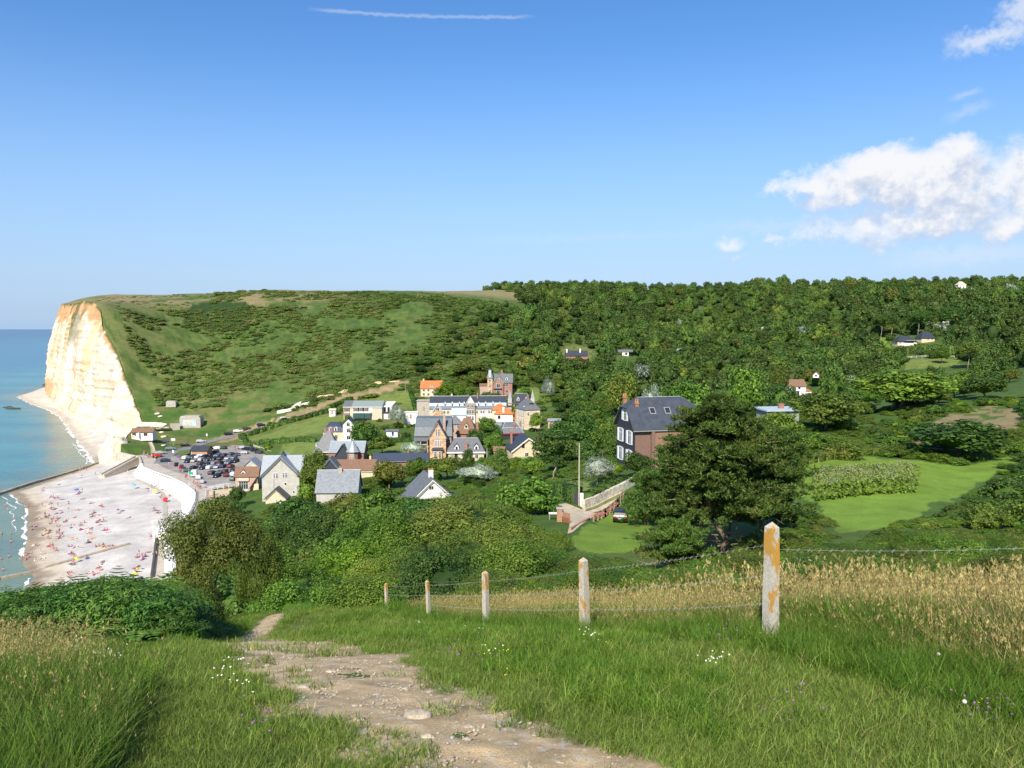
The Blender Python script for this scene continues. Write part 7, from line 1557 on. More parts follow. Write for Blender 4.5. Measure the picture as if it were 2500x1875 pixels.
# ---- big pines near the drive
def pine(nm, x, y, H_, rad, seed, label, dead=14, lo=.22, trunks=((0, 0),), tuft=.42, n_b=90):
    rs_ = np.random.RandomState(seed); z0 = hz1(x, y); e = empty('pine_tree', (x, y, z0)); tag(e, label, 'pine tree')
    tv = []; Vn = []; 
    for k, (tx, ty) in enumerate(trunks):
        me = trunk_mesh('trunk', H_*(.96-.12*k), .2-.03*k, BARK, rs_, lean=(rs_.normal()*.5, rs_.normal()*.4), limbs=0); o = mesh_obj('trunk', me, (), e); o.location = (tx, ty, 0)
    bm = bmesh.new(); tips = []
    for i in range(n_b+dead):
        isd = i >= n_b; tx, ty = trunks[i % len(trunks)]
        t = lo+(1-lo)*rs_.rand()**.85 if not isd else .08+.35*rs_.rand(); an = rs_.rand()*6.283
        env = np.interp(t, [0, lo, .38, .6, .8, .93, 1], [.6, .8, 1.0, .95, .68, .4, .12]); ln = rad*env*(.55+.5*rs_.rand())
        if isd: ln = rad*(.3+.5*rs_.rand())
        a = Vector((tx*(1-t), ty*(1-t), H_*t*.97)); b = a+Vector((math.cos(an)*ln, math.sin(an)*ln, ln*(rs_.uniform(-.05, .35) if not isd else rs_.uniform(-.25, .15))))
        m_ = a.lerp(b, .5)+Vector((0, 0, ln*.08)); r0 = .045+.02*ln/rad
        for p, q, ra, rb in ((a, m_, r0, r0*.6), (m_, b, r0*.6, .012)):
            d_ = q-p; mt = d_.to_track_quat('Z', 'Y').to_matrix().to_4x4(); mt.translation = (p+q)/2; bmesh.ops.create_cone(bm, cap_ends=False, segments=5, radius1=ra, radius2=rb, depth=d_.length, matrix=mt)
        if isd:
            for _ in range(5):
                p = a.lerp(b, rs_.uniform(.35, .95)); q = p+Vector(rs_.normal(size=3))*.5; d_ = q-p; mt = d_.to_track_quat('Z', 'Y').to_matrix().to_4x4(); mt.translation = (p+q)/2; bmesh.ops.create_cone(bm, cap_ends=False, segments=3, radius1=.014, radius2=.006, depth=d_.length, matrix=mt)
        else:
            for s_ in np.linspace(.38, 1.0, 5):
                p = a.lerp(b, s_); w1 = ln*.2*(1.2-s_*.4)
                for _ in range(3): tips.append((p.x+rs_.normal()*w1, p.y+rs_.normal()*w1, p.z+abs(rs_.normal())*.22*w1+.05))
    mesh_obj('branches', bm, mat('dead_wood', (.24, .19, .12), .9, var=.3), e)
    T = np.array(tips); nn = 60; n_t = len(T); c = np.repeat(T, nn, 0)+rs_.normal(size=(n_t*nn, 3))*np.array([tuft*.42, tuft*.42, tuft*.28])
    d_ = rnd_unit(rs_, n_t*nn); d_[:, 2] = np.abs(d_[:, 2])*.8+.15; cen = np.repeat(T, nn, 0); d_ = d_+(c-cen)/tuft*1.1; d_ /= np.linalg.norm(d_, axis=1)[:, None]
    s_ = np.cross(d_, rnd_unit(rs_, len(d_))); s_ /= np.linalg.norm(s_, axis=1)[:, None]
    V_ = quads(c, d_, s_, np.full(len(c), tuft*.40)*(.7+.6*rs_.rand(len(c))), .26)
    mesh_obj('needles', np_mesh('needles', V_, np.arange(len(V_)).reshape(-1, 4), PINE), (), e); return e
v = P(1745, 1380, 62); pine('a', v.x+.2, 62, 13.8, 5.6, 21, 'big dark pine with many dead lower branches standing beside the near post', 26, .24, ((0, 0), (-1.3, .6), (1.0, .3)), n_b=150)
v = P(1612, 1330, 78); pine('b', v.x+1.0, 76, 9.2, 3.8, 22, 'younger pine leaning over the black car left of the big pine', 6, .14, n_b=95)
v = P(1880, 1300, 74); pine('c', v.x, 76, 11.4, 4.6, 23, 'bushy pine merging into the right side of the big pine', 8, .12, n_b=100)
v = P(1660, 1420, 52); pine('d', v.x, 54, 3.6, 2.6, 24, 'low spreading pine at the left foot of the big pine', 4, .08, n_b=46, tuft=.34)
v = P(1480, 1200, 90); pine('e', P(1580, 1180, 92).x, 92, 6.2, 2.8, 25, 'small pine at the end of the rail fence', 3, .1, n_b=50)
# ---- scrub that fills the slopes: single bushes
LIM = np.array([(380,1270),(400,1262),(440,1238),(500,1225),(545,1262),(585,1290),(640,1262),(690,1222),(760,1205),(800,1198),(870,1190),(930,1180),(960,1198),(1000,1212),(1060,1196),(1120,1200),(1200,1235),(1250,1262),(1330,1290),(1360,1345),(1400,1352),(1500,1356),(1560,1380),(1620,1400),(1850,1290),(1900,1250),(1960,1238),(2020,1262),(2060,1318),(2110,1322),(2150,1290),(2220,1262),(2290,1262),(2340,1235),(2400,1180),(2450,1130),(2520,1085),(2700,1050)], float)
def bushes(n, xr, yr, rr, hr, kinds, label, group, near, minpy=0, test=None, seed=1, over=.62, lim=True, name='bush', cat='bush', hk=1.0, trunk=False, lift=0.0, stuff=None):
    rs_ = np.random.RandomState(seed); k_ = 0; tries = 0
    while k_ < n and tries < n*60:
        tries += 1; Y = yr[0]+(yr[1]-yr[0])*rs_.rand(); px = xr[0]+(xr[1]-xr[0])*rs_.rand(); x = (px-CX)/F*Y; r = rs_.uniform(*rr); h_ = r*rs_.uniform(*hr)
        if test and not test(px, Y, x): continue
        if not free_spot(x, Y, r): continue
        if any((x-a)**2+(Y-b)**2 < (over*(r+c))**2 for a, b, c in SHRUBS): continue
        z = hz1(x, Y); qx, qb = project(x, Y, z); ql = (r*F/Y)
        if lim:
            for _ in range(6):
                qt = project(x, Y, z+h_)[1]
                if qt >= max(np.interp(qx+t*ql, LIM[:, 0], LIM[:, 1]) for t in (-.7, 0, .7)): break
                h_ *= .82; r *= .93
            else: continue
            if h_ < .7: continue
        qt = project(x, Y, z+h_)[1]
        if blocked(qx-ql, qt, qx+ql, qb, Y): continue
        SHRUBS.append((x, Y, r)); k_ += 1; k = kinds[rs_.randint(len(kinds))]
        if stuff is not None: stuff.append((x, Y, z-.15*r, r, h_, KI.index(k))); continue
        lb = label.replace('%k', dict(green='green', dark='dark green', olive='olive green', rust='russet', bright='bright green', silver='silvery')[k])
        tree(x, Y, r, h_*hk, k, lb, cat, group+', '+k, name, near, trunk, lift, z=z, rs_=rs_)
    return k_
# the hawthorn left of the path
tpx(395, 640, 1232, 1452, 42, 'rust', 'large russet green hawthorn spreading over the path end at left', .5, near=True); tpx(392, 540, 1330, 1462, 39, 'rust', 'low left limb of hawthorn bush overhanging the cabins', 0.1, near=True, trunk=False, name='bush', cat='bush')
SHRUBS += [(P(512, 1440, 46).x, 46, 2.6), (P(455, 1440, 44).x, 44.5, 1.4)]; tpx(575, 700, 1290, 1440, 54, 'olive', 'olive bush right behind the hawthorn', 0, near=True, trunk=False, name='bush', cat='bush')
for a, b, c, d, Y, k, lab in ((985,1245,1200,1330,92,'olive','big domed olive bush just below the white gable house'),(640,860,1236,1380,82,'dark','big dark bush mass below the plain slate roof'),(815,1030,1232,1380,80,'green','broad green bush left below the white gable house'),(1110,1345,1266,1400,74,'olive','broad olive bush left of the brick gate'),
  (560,725,1300,1440,62,'green','rounded green bush at the head of the thicket'),(745,965,1312,1450,57,'bright','fresh green bush in the middle of the thicket'),(950,1205,1300,1450,56,'olive','large olive bush behind the middle fence post'),(1180,1425,1335,1450,54,'green','large green bush behind the second fence post'),
  (650,810,1362,1480,46,'green','leafy bush behind the farthest fence post'),(1330,1500,1378,1450,50,'olive','low olive bush left of the pine foot'),(668,805,1208,1300,122,'dark','dark bush crowding the foot of the plain slate roofed house'),(868,992,1192,1300,118,'green','green bush touching the left of the white gable house'),(1208,1366,1160,1264,125,'green','big round green bush beside the dark plank fence'),
  (480,600,1262,1330,100,'green','green bush on the bank below the terrace'),(724,776,1150,1236,219,'green','green bush squeezed between the tall grey house and plain slate roof'),(690,765,1222,1268,200,'bright','bright green bush below the right corner of the tall grey house'),(1285,1400,1290,1350,80,'olive','olive bush just below the brick gate'),(1170,1300,1236,1300,98,'green','green bush between the big olive bush and the plank fence'),(560,650,1262,1330,120,'olive','olive bush on the bank under the porch of the tall grey house'),(640,760,1262,1310,140,'green','green bush on the bank left of the plain slate roof'),(800,900,1195,1260,150,'rust','russet bush right of the plain slate roof')):
    o = tpx(a, b, c, d, Y, k, lab, 0, hit=True, near=(Y < 112), trunk=False, name='bush', cat='bush'); SHRUBS.append((o.location.x, o.location.y, o.scale[0]*.75))
def fence_sd(x, y): return x-np.interp(y, [6, 8.2, 12.5, 17.8, 25, 31, 40], [3.8, 2.7, 1.2, -.6, -2.7, -5, -8])
KI = ['green', 'dark', 'olive', 'rust', 'bright']; STF = []
c_ = []
c_.append(bushes(46, (610, 1560), (38, 66), (1.5, 2.7), (.95, 1.5), ['green', 'olive', 'green', 'dark', 'bright', 'olive'], '%k bush in the thicket just beyond the concrete posts', 'bushes beyond the concrete posts', True, seed=31, test=lambda px, Y, x: px > 640+(Y-38)*-.5 and not (1400 < px < 1570 and Y > 58)))
c_.append(bushes(26, (1150, 1780), (27, 37), (.9, 1.6), (.8, 1.2), ['green', 'olive', 'green', 'bright'], '%k low bush where the straw grass ends behind the second post', 'low bushes at the end of the straw grass', True, seed=51, over=.75, test=lambda px, Y, x: fence_sd(x, Y) > 2.6))
c_.append(bushes(62, (440, 1420), (62, 125), (1.9, 3.6), (1.0, 1.6), ['green', 'dark', 'olive', 'green', 'rust', 'dark', 'bright'], '%k bush on the slope between the path and the village', 'bushes on the village slope', False, seed=32))
c_.append(bushes(60, (500, 1400), (115, 215), (2.2, 4.4), (.9, 1.5), ['dark', 'green', 'olive', 'rust', 'dark'], '%k bush low on the slope behind the nearest village roofs', 'bushes near the village roofs', False, seed=33, test=lambda px, Y, x: px > 640 or Y < 190))
c_.append(bushes(46, (1560, 2560), (34, 66), (1.3, 2.3), (.8, 1.25), ['green', 'olive', 'dark', 'green', 'olive'], '%k bush behind the dry grass at right', 'bushes behind the dry grass', True, seed=34, test=lambda px, Y, x: not (1560 < px < 1800 and Y > 48)))
c_.append(bushes(40, (1760, 2700), (62, 120), (1.6, 3.2), (.7, 1.2), ['green', 'olive', 'dark'], '%k bush on the right slope below the meadow', 'bushes below the meadow', False, seed=35, stuff=STF, test=lambda px, Y, x: px > 2250 or px < 1960))
c_.append(bushes(120, (1560, 2700), (128, 215), (1.8, 4.0), (.5, .95), ['green', 'olive', 'olive', 'green', 'bright', 'dark'], '%k scrub bush on the slope above the meadow', 'scrub above the meadow', False, seed=36, stuff=STF, lim=False, over=.7))
c_.append(bushes(110, (1480, 2700), (215, 400), (3.0, 6.0), (.8, 1.5), ['dark', 'green', 'olive', 'dark', 'green'], '%k tree filling the valley beyond the flat roofed house', 'trees in the valley', False, seed=37, lim=False, over=.6, name='tree', cat='tree', trunk=True, lift=.12))
c_.append(bushes(60, (1200, 1600), (215, 400), (3.0, 5.5), (1.0, 1.6), ['dark', 'green', 'olive', 'dark'], '%k tree packed behind the right edge of the village', 'trees behind the village', False, seed=38, lim=False, over=.6, name='tree', cat='tree', trunk=True, lift=.12, test=lambda px, Y, x: px > 1330 or Y > 400))
c_.append(bushes(110, (640, 1330), (190, 440), (1.3, 3.4), (.9, 1.5), ['dark', 'green', 'olive', 'bright'], '%k garden shrub between the village houses', 'garden shrubs', False, seed=39, lim=False, over=.9, name='garden_shrub', cat='shrub'))
c_.append(bushes(70, (1000, 1500), (395, 520), (2.6, 5.0), (.9, 1.5), ['dark', 'green', 'olive'], '%k tree on the lower far slope behind the hotel', 'trees behind the hotel', False, seed=40, lim=False, over=.6, name='tree', cat='tree', trunk=True, lift=.1))
c_.append(bushes(34, (520, 780), (165, 225), (1.2, 2.4), (.8, 1.3), ['green', 'olive', 'bright', 'dark'], '%k shrub on the bank under the tall grey house', 'shrubs under the tall grey house', False, seed=43, lim=False, over=.7))
c_.append(bushes(14, (440, 640), (150, 215), (1.2, 2.4), (.8, 1.2), ['green', 'olive', 'dark'], '%k shrub on the bank above the lane', 'shrubs above the lane', False, seed=41, lim=False, over=.8))
q_ = np.array(STF); gn_scatter('slope_scrub', [MID[k][0] for k in KI], q_[:, :3], np.stack([q_[:, 0]*0, q_[:, 0]*0, q_[:, 0]*7], -1), np.stack([q_[:, 3], q_[:, 3], q_[:, 4]/1.45], -1), q_[:, 5].astype(int), label='mixed low scrub covering the slope round the bright meadow', cat='scrub')
print('bushes', c_)
# ---- hedges
def hedge(name, pts, wd, h_, m, lab, seed=1, dens=40, ls=.16, cat='hedge', kind=None):
    rs_ = np.random.RandomState(seed); Vv = []; pts = [Vector((*p[:2], 0)) for p in pts]; cen = []; nr = []
    for a, b in zip(pts, pts[1:]):
        L_ = (b-a).length; n = int(L_*dens*(wd+2*h_)/4); t = rs_.rand(n); s_ = rs_.rand(n)*(2*h_+wd); d_ = (b-a)/L_; nx, ny = -d_.y, d_.x
        u_ = np.where(s_ < h_, -wd/2, np.where(s_ > h_+wd, wd/2, s_-h_-wd/2)); zz_ = np.where(s_ < h_, s_, np.where(s_ > h_+wd, 2*h_+wd-s_, h_))
        x = a.x+(b.x-a.x)*t+nx*u_; y = a.y+(b.y-a.y)*t+ny*u_; lump = (fbm(x/1.5, y/1.5, zz_/1.5, seed=seed)-.5)*.7
        zz_ = zz_*(1+.25*(fbm(x/4, y/4, seed=seed+3)-.5)*2); cen.append(np.stack([x+nx*lump, y+ny*lump, hill(x, y)+zz_+lump*.5], -1)); nr.append(np.stack([nx*np.sign(u_)*(np.abs(u_) > wd/2-.01), ny*np.sign(u_)*(np.abs(u_) > wd/2-.01), (np.abs(u_) < wd/2-.01)*1.0+.3], -1))
    c = np.concatenate(cen); nn = np.concatenate(nr); u, v_ = orient(rs_, nn, .8); Vq = quads(c, u, v_, ls*(.6+.8*rs_.rand(len(c))), .65)
    o0 = pts[0]; z0 = hz1(o0.x, o0.y); Vq -= np.array([o0.x, o0.y, z0]); Fq = np.arange(len(Vq)).reshape(-1, 4)
    n2 = 2; core_v = []; core_f = []
    for a, b in zip(pts, pts[1:]):
        k = max(2, int((b-a).length/3)); d_ = (b-a).normalized(); nx, ny = -d_.y*wd*.42, d_.x*wd*.42
        for i in range(k):
            p, q = a.lerp(b, i/k), a.lerp(b, (i+1)/k); zp_, zq_ = hz1(p.x, p.y), hz1(q.x, q.y); B_ = len(core_v)
            core_v += [(p.x-nx, p.y-ny, zp_-.3), (p.x+nx, p.y+ny, zp_-.3), (q.x+nx, q.y+ny, zq_-.3), (q.x-nx, q.y-ny, zq_-.3), (p.x-nx, p.y-ny, zp_+h_*.86), (p.x+nx, p.y+ny, zp_+h_*.86), (q.x+nx, q.y+ny, zq_+h_*.86), (q.x-nx, q.y-ny, zq_+h_*.86)]
            core_f += [[B_+j for j in f] for f in ((0,1,5,4),(1,2,6,5),(2,3,7,6),(3,0,4,7),(4,5,6,7))]
    cv = np.array(core_v)-np.array([o0.x, o0.y, z0]); Vt = np.concatenate([Vq, cv]); Ft = np.concatenate([Fq, np.array(core_f)+len(Vq)])
    return tag(mesh_obj(name, np_mesh(name, Vt, Ft, m), loc=(o0.x, o0.y, z0)), lab, cat, kind=kind)
nf = near_of
hedge('long_hedge', [nf(583, 1070), nf(650, 1050), nf(720, 1030), nf(790, 1009), nf(838, 1000)], 2.6, 2.4, DARK, 'long clipped hedge climbing beside the dirt strip above the car park', 1, 14, .3)
hedge('low_hedge', [nf(588, 1066), nf(603, 1082), nf(660, 1082), nf(750, 1076), nf(768, 1080)], 2.2, 2.0, DARK, 'dark hedge dividing the two lawns behind the car park', 2, 14, .3)
hedge('garden_hedge', [nf(912, 1086), nf(950, 1080), nf(1004, 1076)], 2.2, 2.0, DARK, 'dark hedge below the blue doored shed', 3, 16, .26)
hedge('garden_hedge', [nf(905, 1052), nf(950, 1046), nf(1002, 1040)], 1.8, 1.7, GREEN, 'hedge and fence line above the blue doored shed', 4, 16, .26)
hedge('bank_hedge', [nf(800, 1000), nf(830, 985), nf(860, 975)], 2.4, 2.4, GREEN, 'hedge left of the modern house below the dirt strip', 5, 14, .3)
hedge('bank_hedge', [nf(1000, 952), nf(1010, 985), nf(1016, 1010)], 2.2, 2.2, DARK, 'dark hedge running down right of the modern house lawn', 6, 14, .3)
hedge('wall_hedge', [(a_+.5, b_+2.6) for a_, b_ in ws[:4]], 2.0, 1.7, DARK, 'dark hedge growing behind the pale stone wall', 7, 60, .13)
hedge('plank_hedge', [(fa.x, fa.y+1.2), (fb.x, fb.y+1.2)], 1.8, 2.6, DARK, 'hedge showing over the dark plank fence', 8, 60, .13)
hedge('lodge_hedge', [nf(2150, 872), nf(2220, 864), nf(2345, 862)], 5, 5.5, DARK, 'thick row of trees screening the front of the lodges', 9, 5, .55, 'hedge')
hedge('meadow_scrub', [nf(1900, 1150), nf(1960, 1128), nf(2060, 1112), nf(2200, 1106), nf(2330, 1112)], 2.4, 1.3, OLIVE, 'low scrub line along the far edge of the bright meadow', 10, 45, .13, 'hedge')
# tall leafy crop in the meadow
q0, q1, q2, q3 = nf(1990, 1222), nf(2232, 1206), nf(2243, 1150), nf(1985, 1160)
rs_ = np.random.RandomState(4); n = 15000; s_, t_ = rs_.rand(n), rs_.rand(n)
bx_ = (q0[0]*(1-s_)+q1[0]*s_)*(1-t_)+(q3[0]*(1-s_)+q2[0]*s_)*t_; by_ = (q0[1]*(1-s_)+q1[1]*s_)*(1-t_)+(q3[1]*(1-s_)+q2[1]*s_)*t_
bx_ = bx_+(fbm(bx_/1.2, by_/1.2, seed=14)-.5)*1.6+rs_.normal(size=n)*.12; by_ = by_+(fbm(bx_/1.3, by_/1.3, seed=15)-.5)*1.8; edg = np.clip(np.minimum(np.minimum(s_, 1-s_)*14, np.minimum(t_, 1-t_)*9), .45, 1)
hz_ = hill(bx_, by_); zz_ = hz_+1.7*edg*rs_.rand(n)**.6*(.85+.3*fbm(bx_/1.5, by_/1.5, seed=4)); u, v_ = orient(rs_, np.tile([[-.1, -.6, .8]], (n, 1)), .8); Vq = quads(np.stack([bx_, by_, zz_], -1), u, v_, .17*(.6+.8*rs_.rand(n)), .8)
tag(mesh_obj('leafy_crop', np_mesh('crop', Vq, np.arange(len(Vq)).reshape(-1, 4), GREEN)), 'block of tall broad leaved plants with pale flower tops in the bright meadow', 'crop', kind='stuff')
sel = rs_.rand(n) < .28; m2 = sel & (t_ > .12); c = np.stack([bx_[m2], by_[m2], hz_[m2]+1.6*edg[m2]*(.9+.25*rs_.rand(m2.sum()))], -1); u, v_ = orient(rs_, np.tile([[0, -.3, 1.]], (len(c), 1)), 1.2); Vq = quads(c, u, v_, .075*(.6+.8*rs_.rand(len(c))), .8)
tag(mesh_obj('crop_flowers', np_mesh('crop_flowers', Vq, np.arange(len(Vq)).reshape(-1, 4), mat('dull_flower', (.30, .28, .20), .9, obj_rand=.2))), 'dull grey-brown flower heads over the leafy crop', 'flower heads', kind='stuff')
# pink flowers on the rail fence
c = []; 
for a_, b_ in ((pw(1449, 1264, 92), pw(1478, 1245, 97)), (pw(1478, 1245, 97), pw(1508, 1226, 102))):
    for f_ in (.05, .4, .75): 
        p = np.array(a_)*(1-f_)+np.array(b_)*f_; k = 22; c.append(np.stack([p[0]+rs_.normal(size=k)*.35, p[1]-.25+rs_.normal(size=k)*.15, hz1(*p)+.75+rs_.normal(size=k)*.16], -1))
for i, cc in enumerate(c):
    u, v_ = orient(rs_, np.tile([[0, -1, .3]], (len(cc), 1)), .8); o0 = cc.mean(0); tag(mesh_obj('flower_box', np_mesh('flowers', quads(cc-o0, u, v_, np.full(len(cc), .07), .8), np.arange(4*len(cc)).reshape(-1, 4), mat('pink_petals', (.62, .12, .22), .8, obj_rand=.2)), loc=o0), 'clump of pink flowers hanging on the rustic rail fence', 'flowers', 'pink flowers on the rail fence')
# ============================================================ FENCE POSTS AND WIRES
LICH = bpy.data.materials.new('lichen_concrete'); LICH.use_nodes = True; t_n = LICH.node_tree; n = N(t_n); t_n.nodes.clear()
b_n = n.new('ShaderNodeBsdfPrincipled'); o_n = n.new('ShaderNodeOutputMaterial'); t_n.links.new(b_n.outputs[0], o_n.inputs[0]); b_n.inputs['Roughness'].default_value = .92
tco = n.new('ShaderNodeTexCoord').outputs['Object']; oi = n.new('ShaderNodeObjectInfo').outputs['Random']; vv_ = n.vmath('ADD', n.vmath('MULTIPLY', tco, (1, 1, .55)), n.comb(n.math('MULTIPLY', oi, 31.0), 0.0, n.math('MULTIPLY', oi, 17.0)))
x_, y_, z_n = n.sep(tco); lf = n.math('ADD', n.noise(vv_, 5.5, 7, .68), n.ramp(z_n, .1, 1.2, -.08, .06, False))
cn = n.mix(n.ramp(n.noise(vv_, 60, 4, .7), .3, .7), (.36, .34, .28), (.55, .52, .44)); cn = n.mix(n.ramp(n.noise(vv_, 14, 5, .7), .55, .7, 0, .6), cn, (.25, .25, .20))
cn = n.mix(n.ramp(lf, .525, .56), cn, n.mix(n.noise(vv_, 45, 4, .6), (.36, .18, .02), (.56, .33, .07))); t_n.links.new(cn, b_n.inputs['Base Color'])
bpn = n.new('ShaderNodeBump'); bpn.inputs['Strength'].default_value = .6; bpn.inputs['Distance'].default_value = .006; t_n.links.new(n.noise(vv_, 90, 5, .7), bpn.inputs['Height']); t_n.links.new(bpn.outputs[0], b_n.inputs['Normal'])
posts = [(1880, 1582, 1275, 8.2, .125, 'nearest and tallest lichen stained concrete fence post', 0.4), (1428, 1562, 1360, 12.5, .125, 'concrete fence post second nearest, orange lichen on its left edge', -1.2), (1187, 1540, 1393, 17.8, .125, 'middle lichen patched concrete fence post of the row of five', -.5), (1047, 1512, 1415, 25, .12, 'concrete fence post fourth along, its foot hidden by white flowers', -2), (944, 1500, 1423, 31, .12, 'farthest small concrete fence post against the thicket', 0)]
PT = []
for px, pb, pt_, Y, w1, lab, lean in posts:
    b0 = P(px, pb, Y); x = b0.x; zg = hz1(x, Y); zt = P(px, pt_, Y).z; hh = zt-zg+.0; w1 = w1*(.9 if Y > 20 else 1.0)
    bm = bmesh.new(); a = w1/2; vs = []
    zs_ = [-.4]+list(np.linspace(0, hh-.06, 9))
    for zz1 in zs_:
        tp = 1-.10*max(zz1, 0)/hh; vs.append([bm.verts.new((sx_*a*tp+.003*math.sin(zz1*9), sy_*a*tp, zz1)) for sx_, sy_ in ((-1, -1), (1, -1), (1, 1), (-1, 1))])
    for r0, r1 in zip(vs, vs[1:]):
        for i in range(4): bm.faces.new((r0[i], r0[(i+1) % 4], r1[(i+1) % 4], r1[i]))
    ap = bm.verts.new((0, 0, hh)); 
    for i in range(4): bm.faces.new((vs[-1][i], vs[-1][(i+1) % 4], ap))
    bm.faces.new(vs[0][::-1]); ed = [e_ for e_ in bm.edges if abs((e_.verts[0].co-e_.verts[1].co).normalized().z) > .9]; bmesh.ops.bevel(bm, geom=ed, offset=.007, segments=2, affect='EDGES')
    o = mesh_obj('fence_post', bm, LICH); o.location = (x, Y, zg); o.rotation_euler = (R(-1), R(lean), R(45)-math.atan2(x, Y)); tag(o, lab, 'fence post', 'lichen stained concrete fence posts'); PT.append(Vector((x, Y, zg)))
rgt = P(2620, 1600, 5.9); rgt.z = hz1(rgt.x, rgt.y)
WIRE = mat('galvanised_wire', (.42, .42, .40), .6, .4); RUSTW = mat('rusty_wire', (.16, .07, .035), .8)
def wire(a, b, sag, m, lab, barb=True, r=.0014):
    n_w = 40; bm = bmesh.new(); pts = [a.lerp(b, i/n_w)+Vector((0, 0, -sag*4*(i/n_w)*(1-i/n_w))) for i in range(n_w+1)]
    for p, q in zip(pts, pts[1:]):
        d_ = q-p; mt = d_.to_track_quat('Z', 'Y').to_matrix().to_4x4(); mt.translation = (p+q)/2-a; bmesh.ops.create_cone(bm, cap_ends=False, segments=4, radius1=r, radius2=r, depth=d_.length, matrix=mt)
    if barb:
        L_ = (b-a).length
        for i in range(int(L_/.13)):
            p = a.lerp(b, (i+.5)/int(L_/.13))-a; tt = (i+.5)/int(L_/.13); p += Vector((0, 0, -sag*4*tt*(1-tt)))
            for d_ in (Vector((.012, .01, .018)), Vector((-.012, .012, -.018)), Vector((.01, -.014, .014))):
                mt = d_.to_track_quat('Z', 'Y').to_matrix().to_4x4(); mt.translation = p; bmesh.ops.create_cone(bm, cap_ends=False, segments=3, radius1=r*.8, radius2=r*.4, depth=.05, matrix=mt)
    o = mesh_obj('fence_wire', bm, m); o.location = a; return tag(o, lab, 'wire')
names_p = ['nearest', 'second', 'middle', 'fourth', 'farthest']
for i in range(4):
    a, b = PT[i], PT[i+1]
    for hk, nm_ in ((1.08, 'top'), (.74, 'middle'), (.42, 'lower')):
        if i == 3 and hk < .5: continue
        wire(a+Vector((.02, .05, hk)), b+Vector((.02, .05, hk)), .03, WIRE, '%s barbed wire strand between the %s and %s fence posts' % (nm_, names_p[i], names_p[i+1]))
for hk, nm_, m_, hr_ in ((1.02, 'top', WIRE, 1.2), (.72, 'middle', RUSTW, .9), (.40, 'lower rusty', RUSTW, .42), (.12, 'lowest rusty', RUSTW, .02)):
    wire(PT[0]+Vector((.02, .06, hk)), rgt+Vector((0, 0, hr_)), .03, m_, '%s barbed wire strand running right from the nearest fence post' % nm_)
# ============================================================ GRASS
def blades(nm, n, h0_, h1_, w0, spread, m, seed, lean=.5, heads=0.0, headm=None, headl=.06):
    rs_ = np.random.RandomState(seed); a = rs_.rand(n)*6.283; rr = spread*np.sqrt(rs_.rand(n)); x, y = np.cos(a)*rr, np.sin(a)*rr; h_ = rs_.uniform(h0_, h1_, n); la = rs_.rand(n)*6.283; ln = h_*lean*rs_.rand(n)
    dx, dy = np.cos(la)*ln, np.sin(la)*ln; px_, py_ = -np.sin(la), np.cos(la); pj = rs_.rand(n)*6.283; px_, py_ = np.cos(pj), np.sin(pj); V_ = []; 
    lv = [(0, 0, 1), (.5, .28, .85), (1, 1, .12)]
    L_ = []
    for t, q, w_ in lv:
        for s_ in (-1, 1): L_.append(np.stack([x+dx*q+s_*px_*w0*w_/2, y+dy*q+s_*py_*w0*w_/2, h_*t-(.25*ln*q)], -1))
    V_ = np.stack(L_, 1).reshape(-1, 3); base = np.arange(n)[:, None]*6; Fq = np.concatenate([base+np.array([0, 1, 3, 2]), base+np.array([2, 3, 5, 4])])
    me = np_mesh(nm, V_, Fq, [m]+([headm] if headm else []))
    if heads:
        k = int(n*heads); tip = np.stack([x+dx, y+dy, h_-.25*ln], -1)[:k]; c = np.repeat(tip, 7, 0)+rs_.normal(size=(k*7, 3))*np.array([.006, .006, headl*.4]); u = np.tile([[0, 0, 1.]], (k*7, 1))+rs_.normal(size=(k*7, 3))*.35; v_ = rnd_unit(rs_, k*7); Vh = quads(c, u, v_, np.full(k*7, headl*.35), .3)
        Vt = np.concatenate([V_, Vh]); Ft = np.concatenate([Fq, np.arange(len(Vh)).reshape(-1, 4)+len(V_)]); me2 = np_mesh(nm, Vt, Ft, [m, headm]); mi = np.zeros(len(Ft), np.int32); mi[len(Fq):] = 1; me2.polygons.foreach_set('material_index', mi); return me2
    return me
GG = leaf_mat('grass_green', (.13, .23, .025), (.20, .31, .045), (.26, .31, .07), trans=.35, rand=.3, scale=3); GY = leaf_mat('grass_yellowish', (.15, .23, .04), (.23, .31, .065), (.30, .30, .10), trans=.35, rand=.3, scale=3)
GD = leaf_mat('grass_straw', (.36, .29, .10), (.54, .45, .19), (.44, .35, .14), trans=.3, rand=.3, scale=3); GK = leaf_mat('grass_deep', (.08, .17, .016), (.14, .25, .028), (.13, .22, .026), trans=.35, rand=.3, scale=3)
TUFTS = [blades('tuft', 46, .03, .10, .006, .11, GG, 1, .9), blades('tuft', 46, .03, .10, .006, .11, GY, 2, .9), blades('tuft', 60, .05, .15, .007, .13, GG, 3, 1.1), blades('tuft', 60, .07, .18, .008, .13, GK, 4, 1.0), blades('tuft', 44, .06, .15, .006, .13, GY, 5, 1.0),
 blades('tuft', 9, .40, .82, .0032, .16, GD, 6, .75, .8, GD, .05), blades('tuft', 8, .30, .62, .003, .16, GD, 7, 1.0, .6, GD, .04), blades('tuft', 34, .15, .42, .008, .15, GK, 8, .9), blades('tuft', 34, .15, .42, .006, .15, GY, 9, 1.0), blades('tuft', 14, .02, .06, .006, .10, GD, 10, 1.3), blades('tuft', 11, .04, .11, .032, .05, GK, 11, 1.6), blades('tuft', 6, .08, .24, .003, .12, GD, 12, 1.8)]
fx = [p.x for p in PT][::-1]; fy = [p.y for p in PT][::-1]
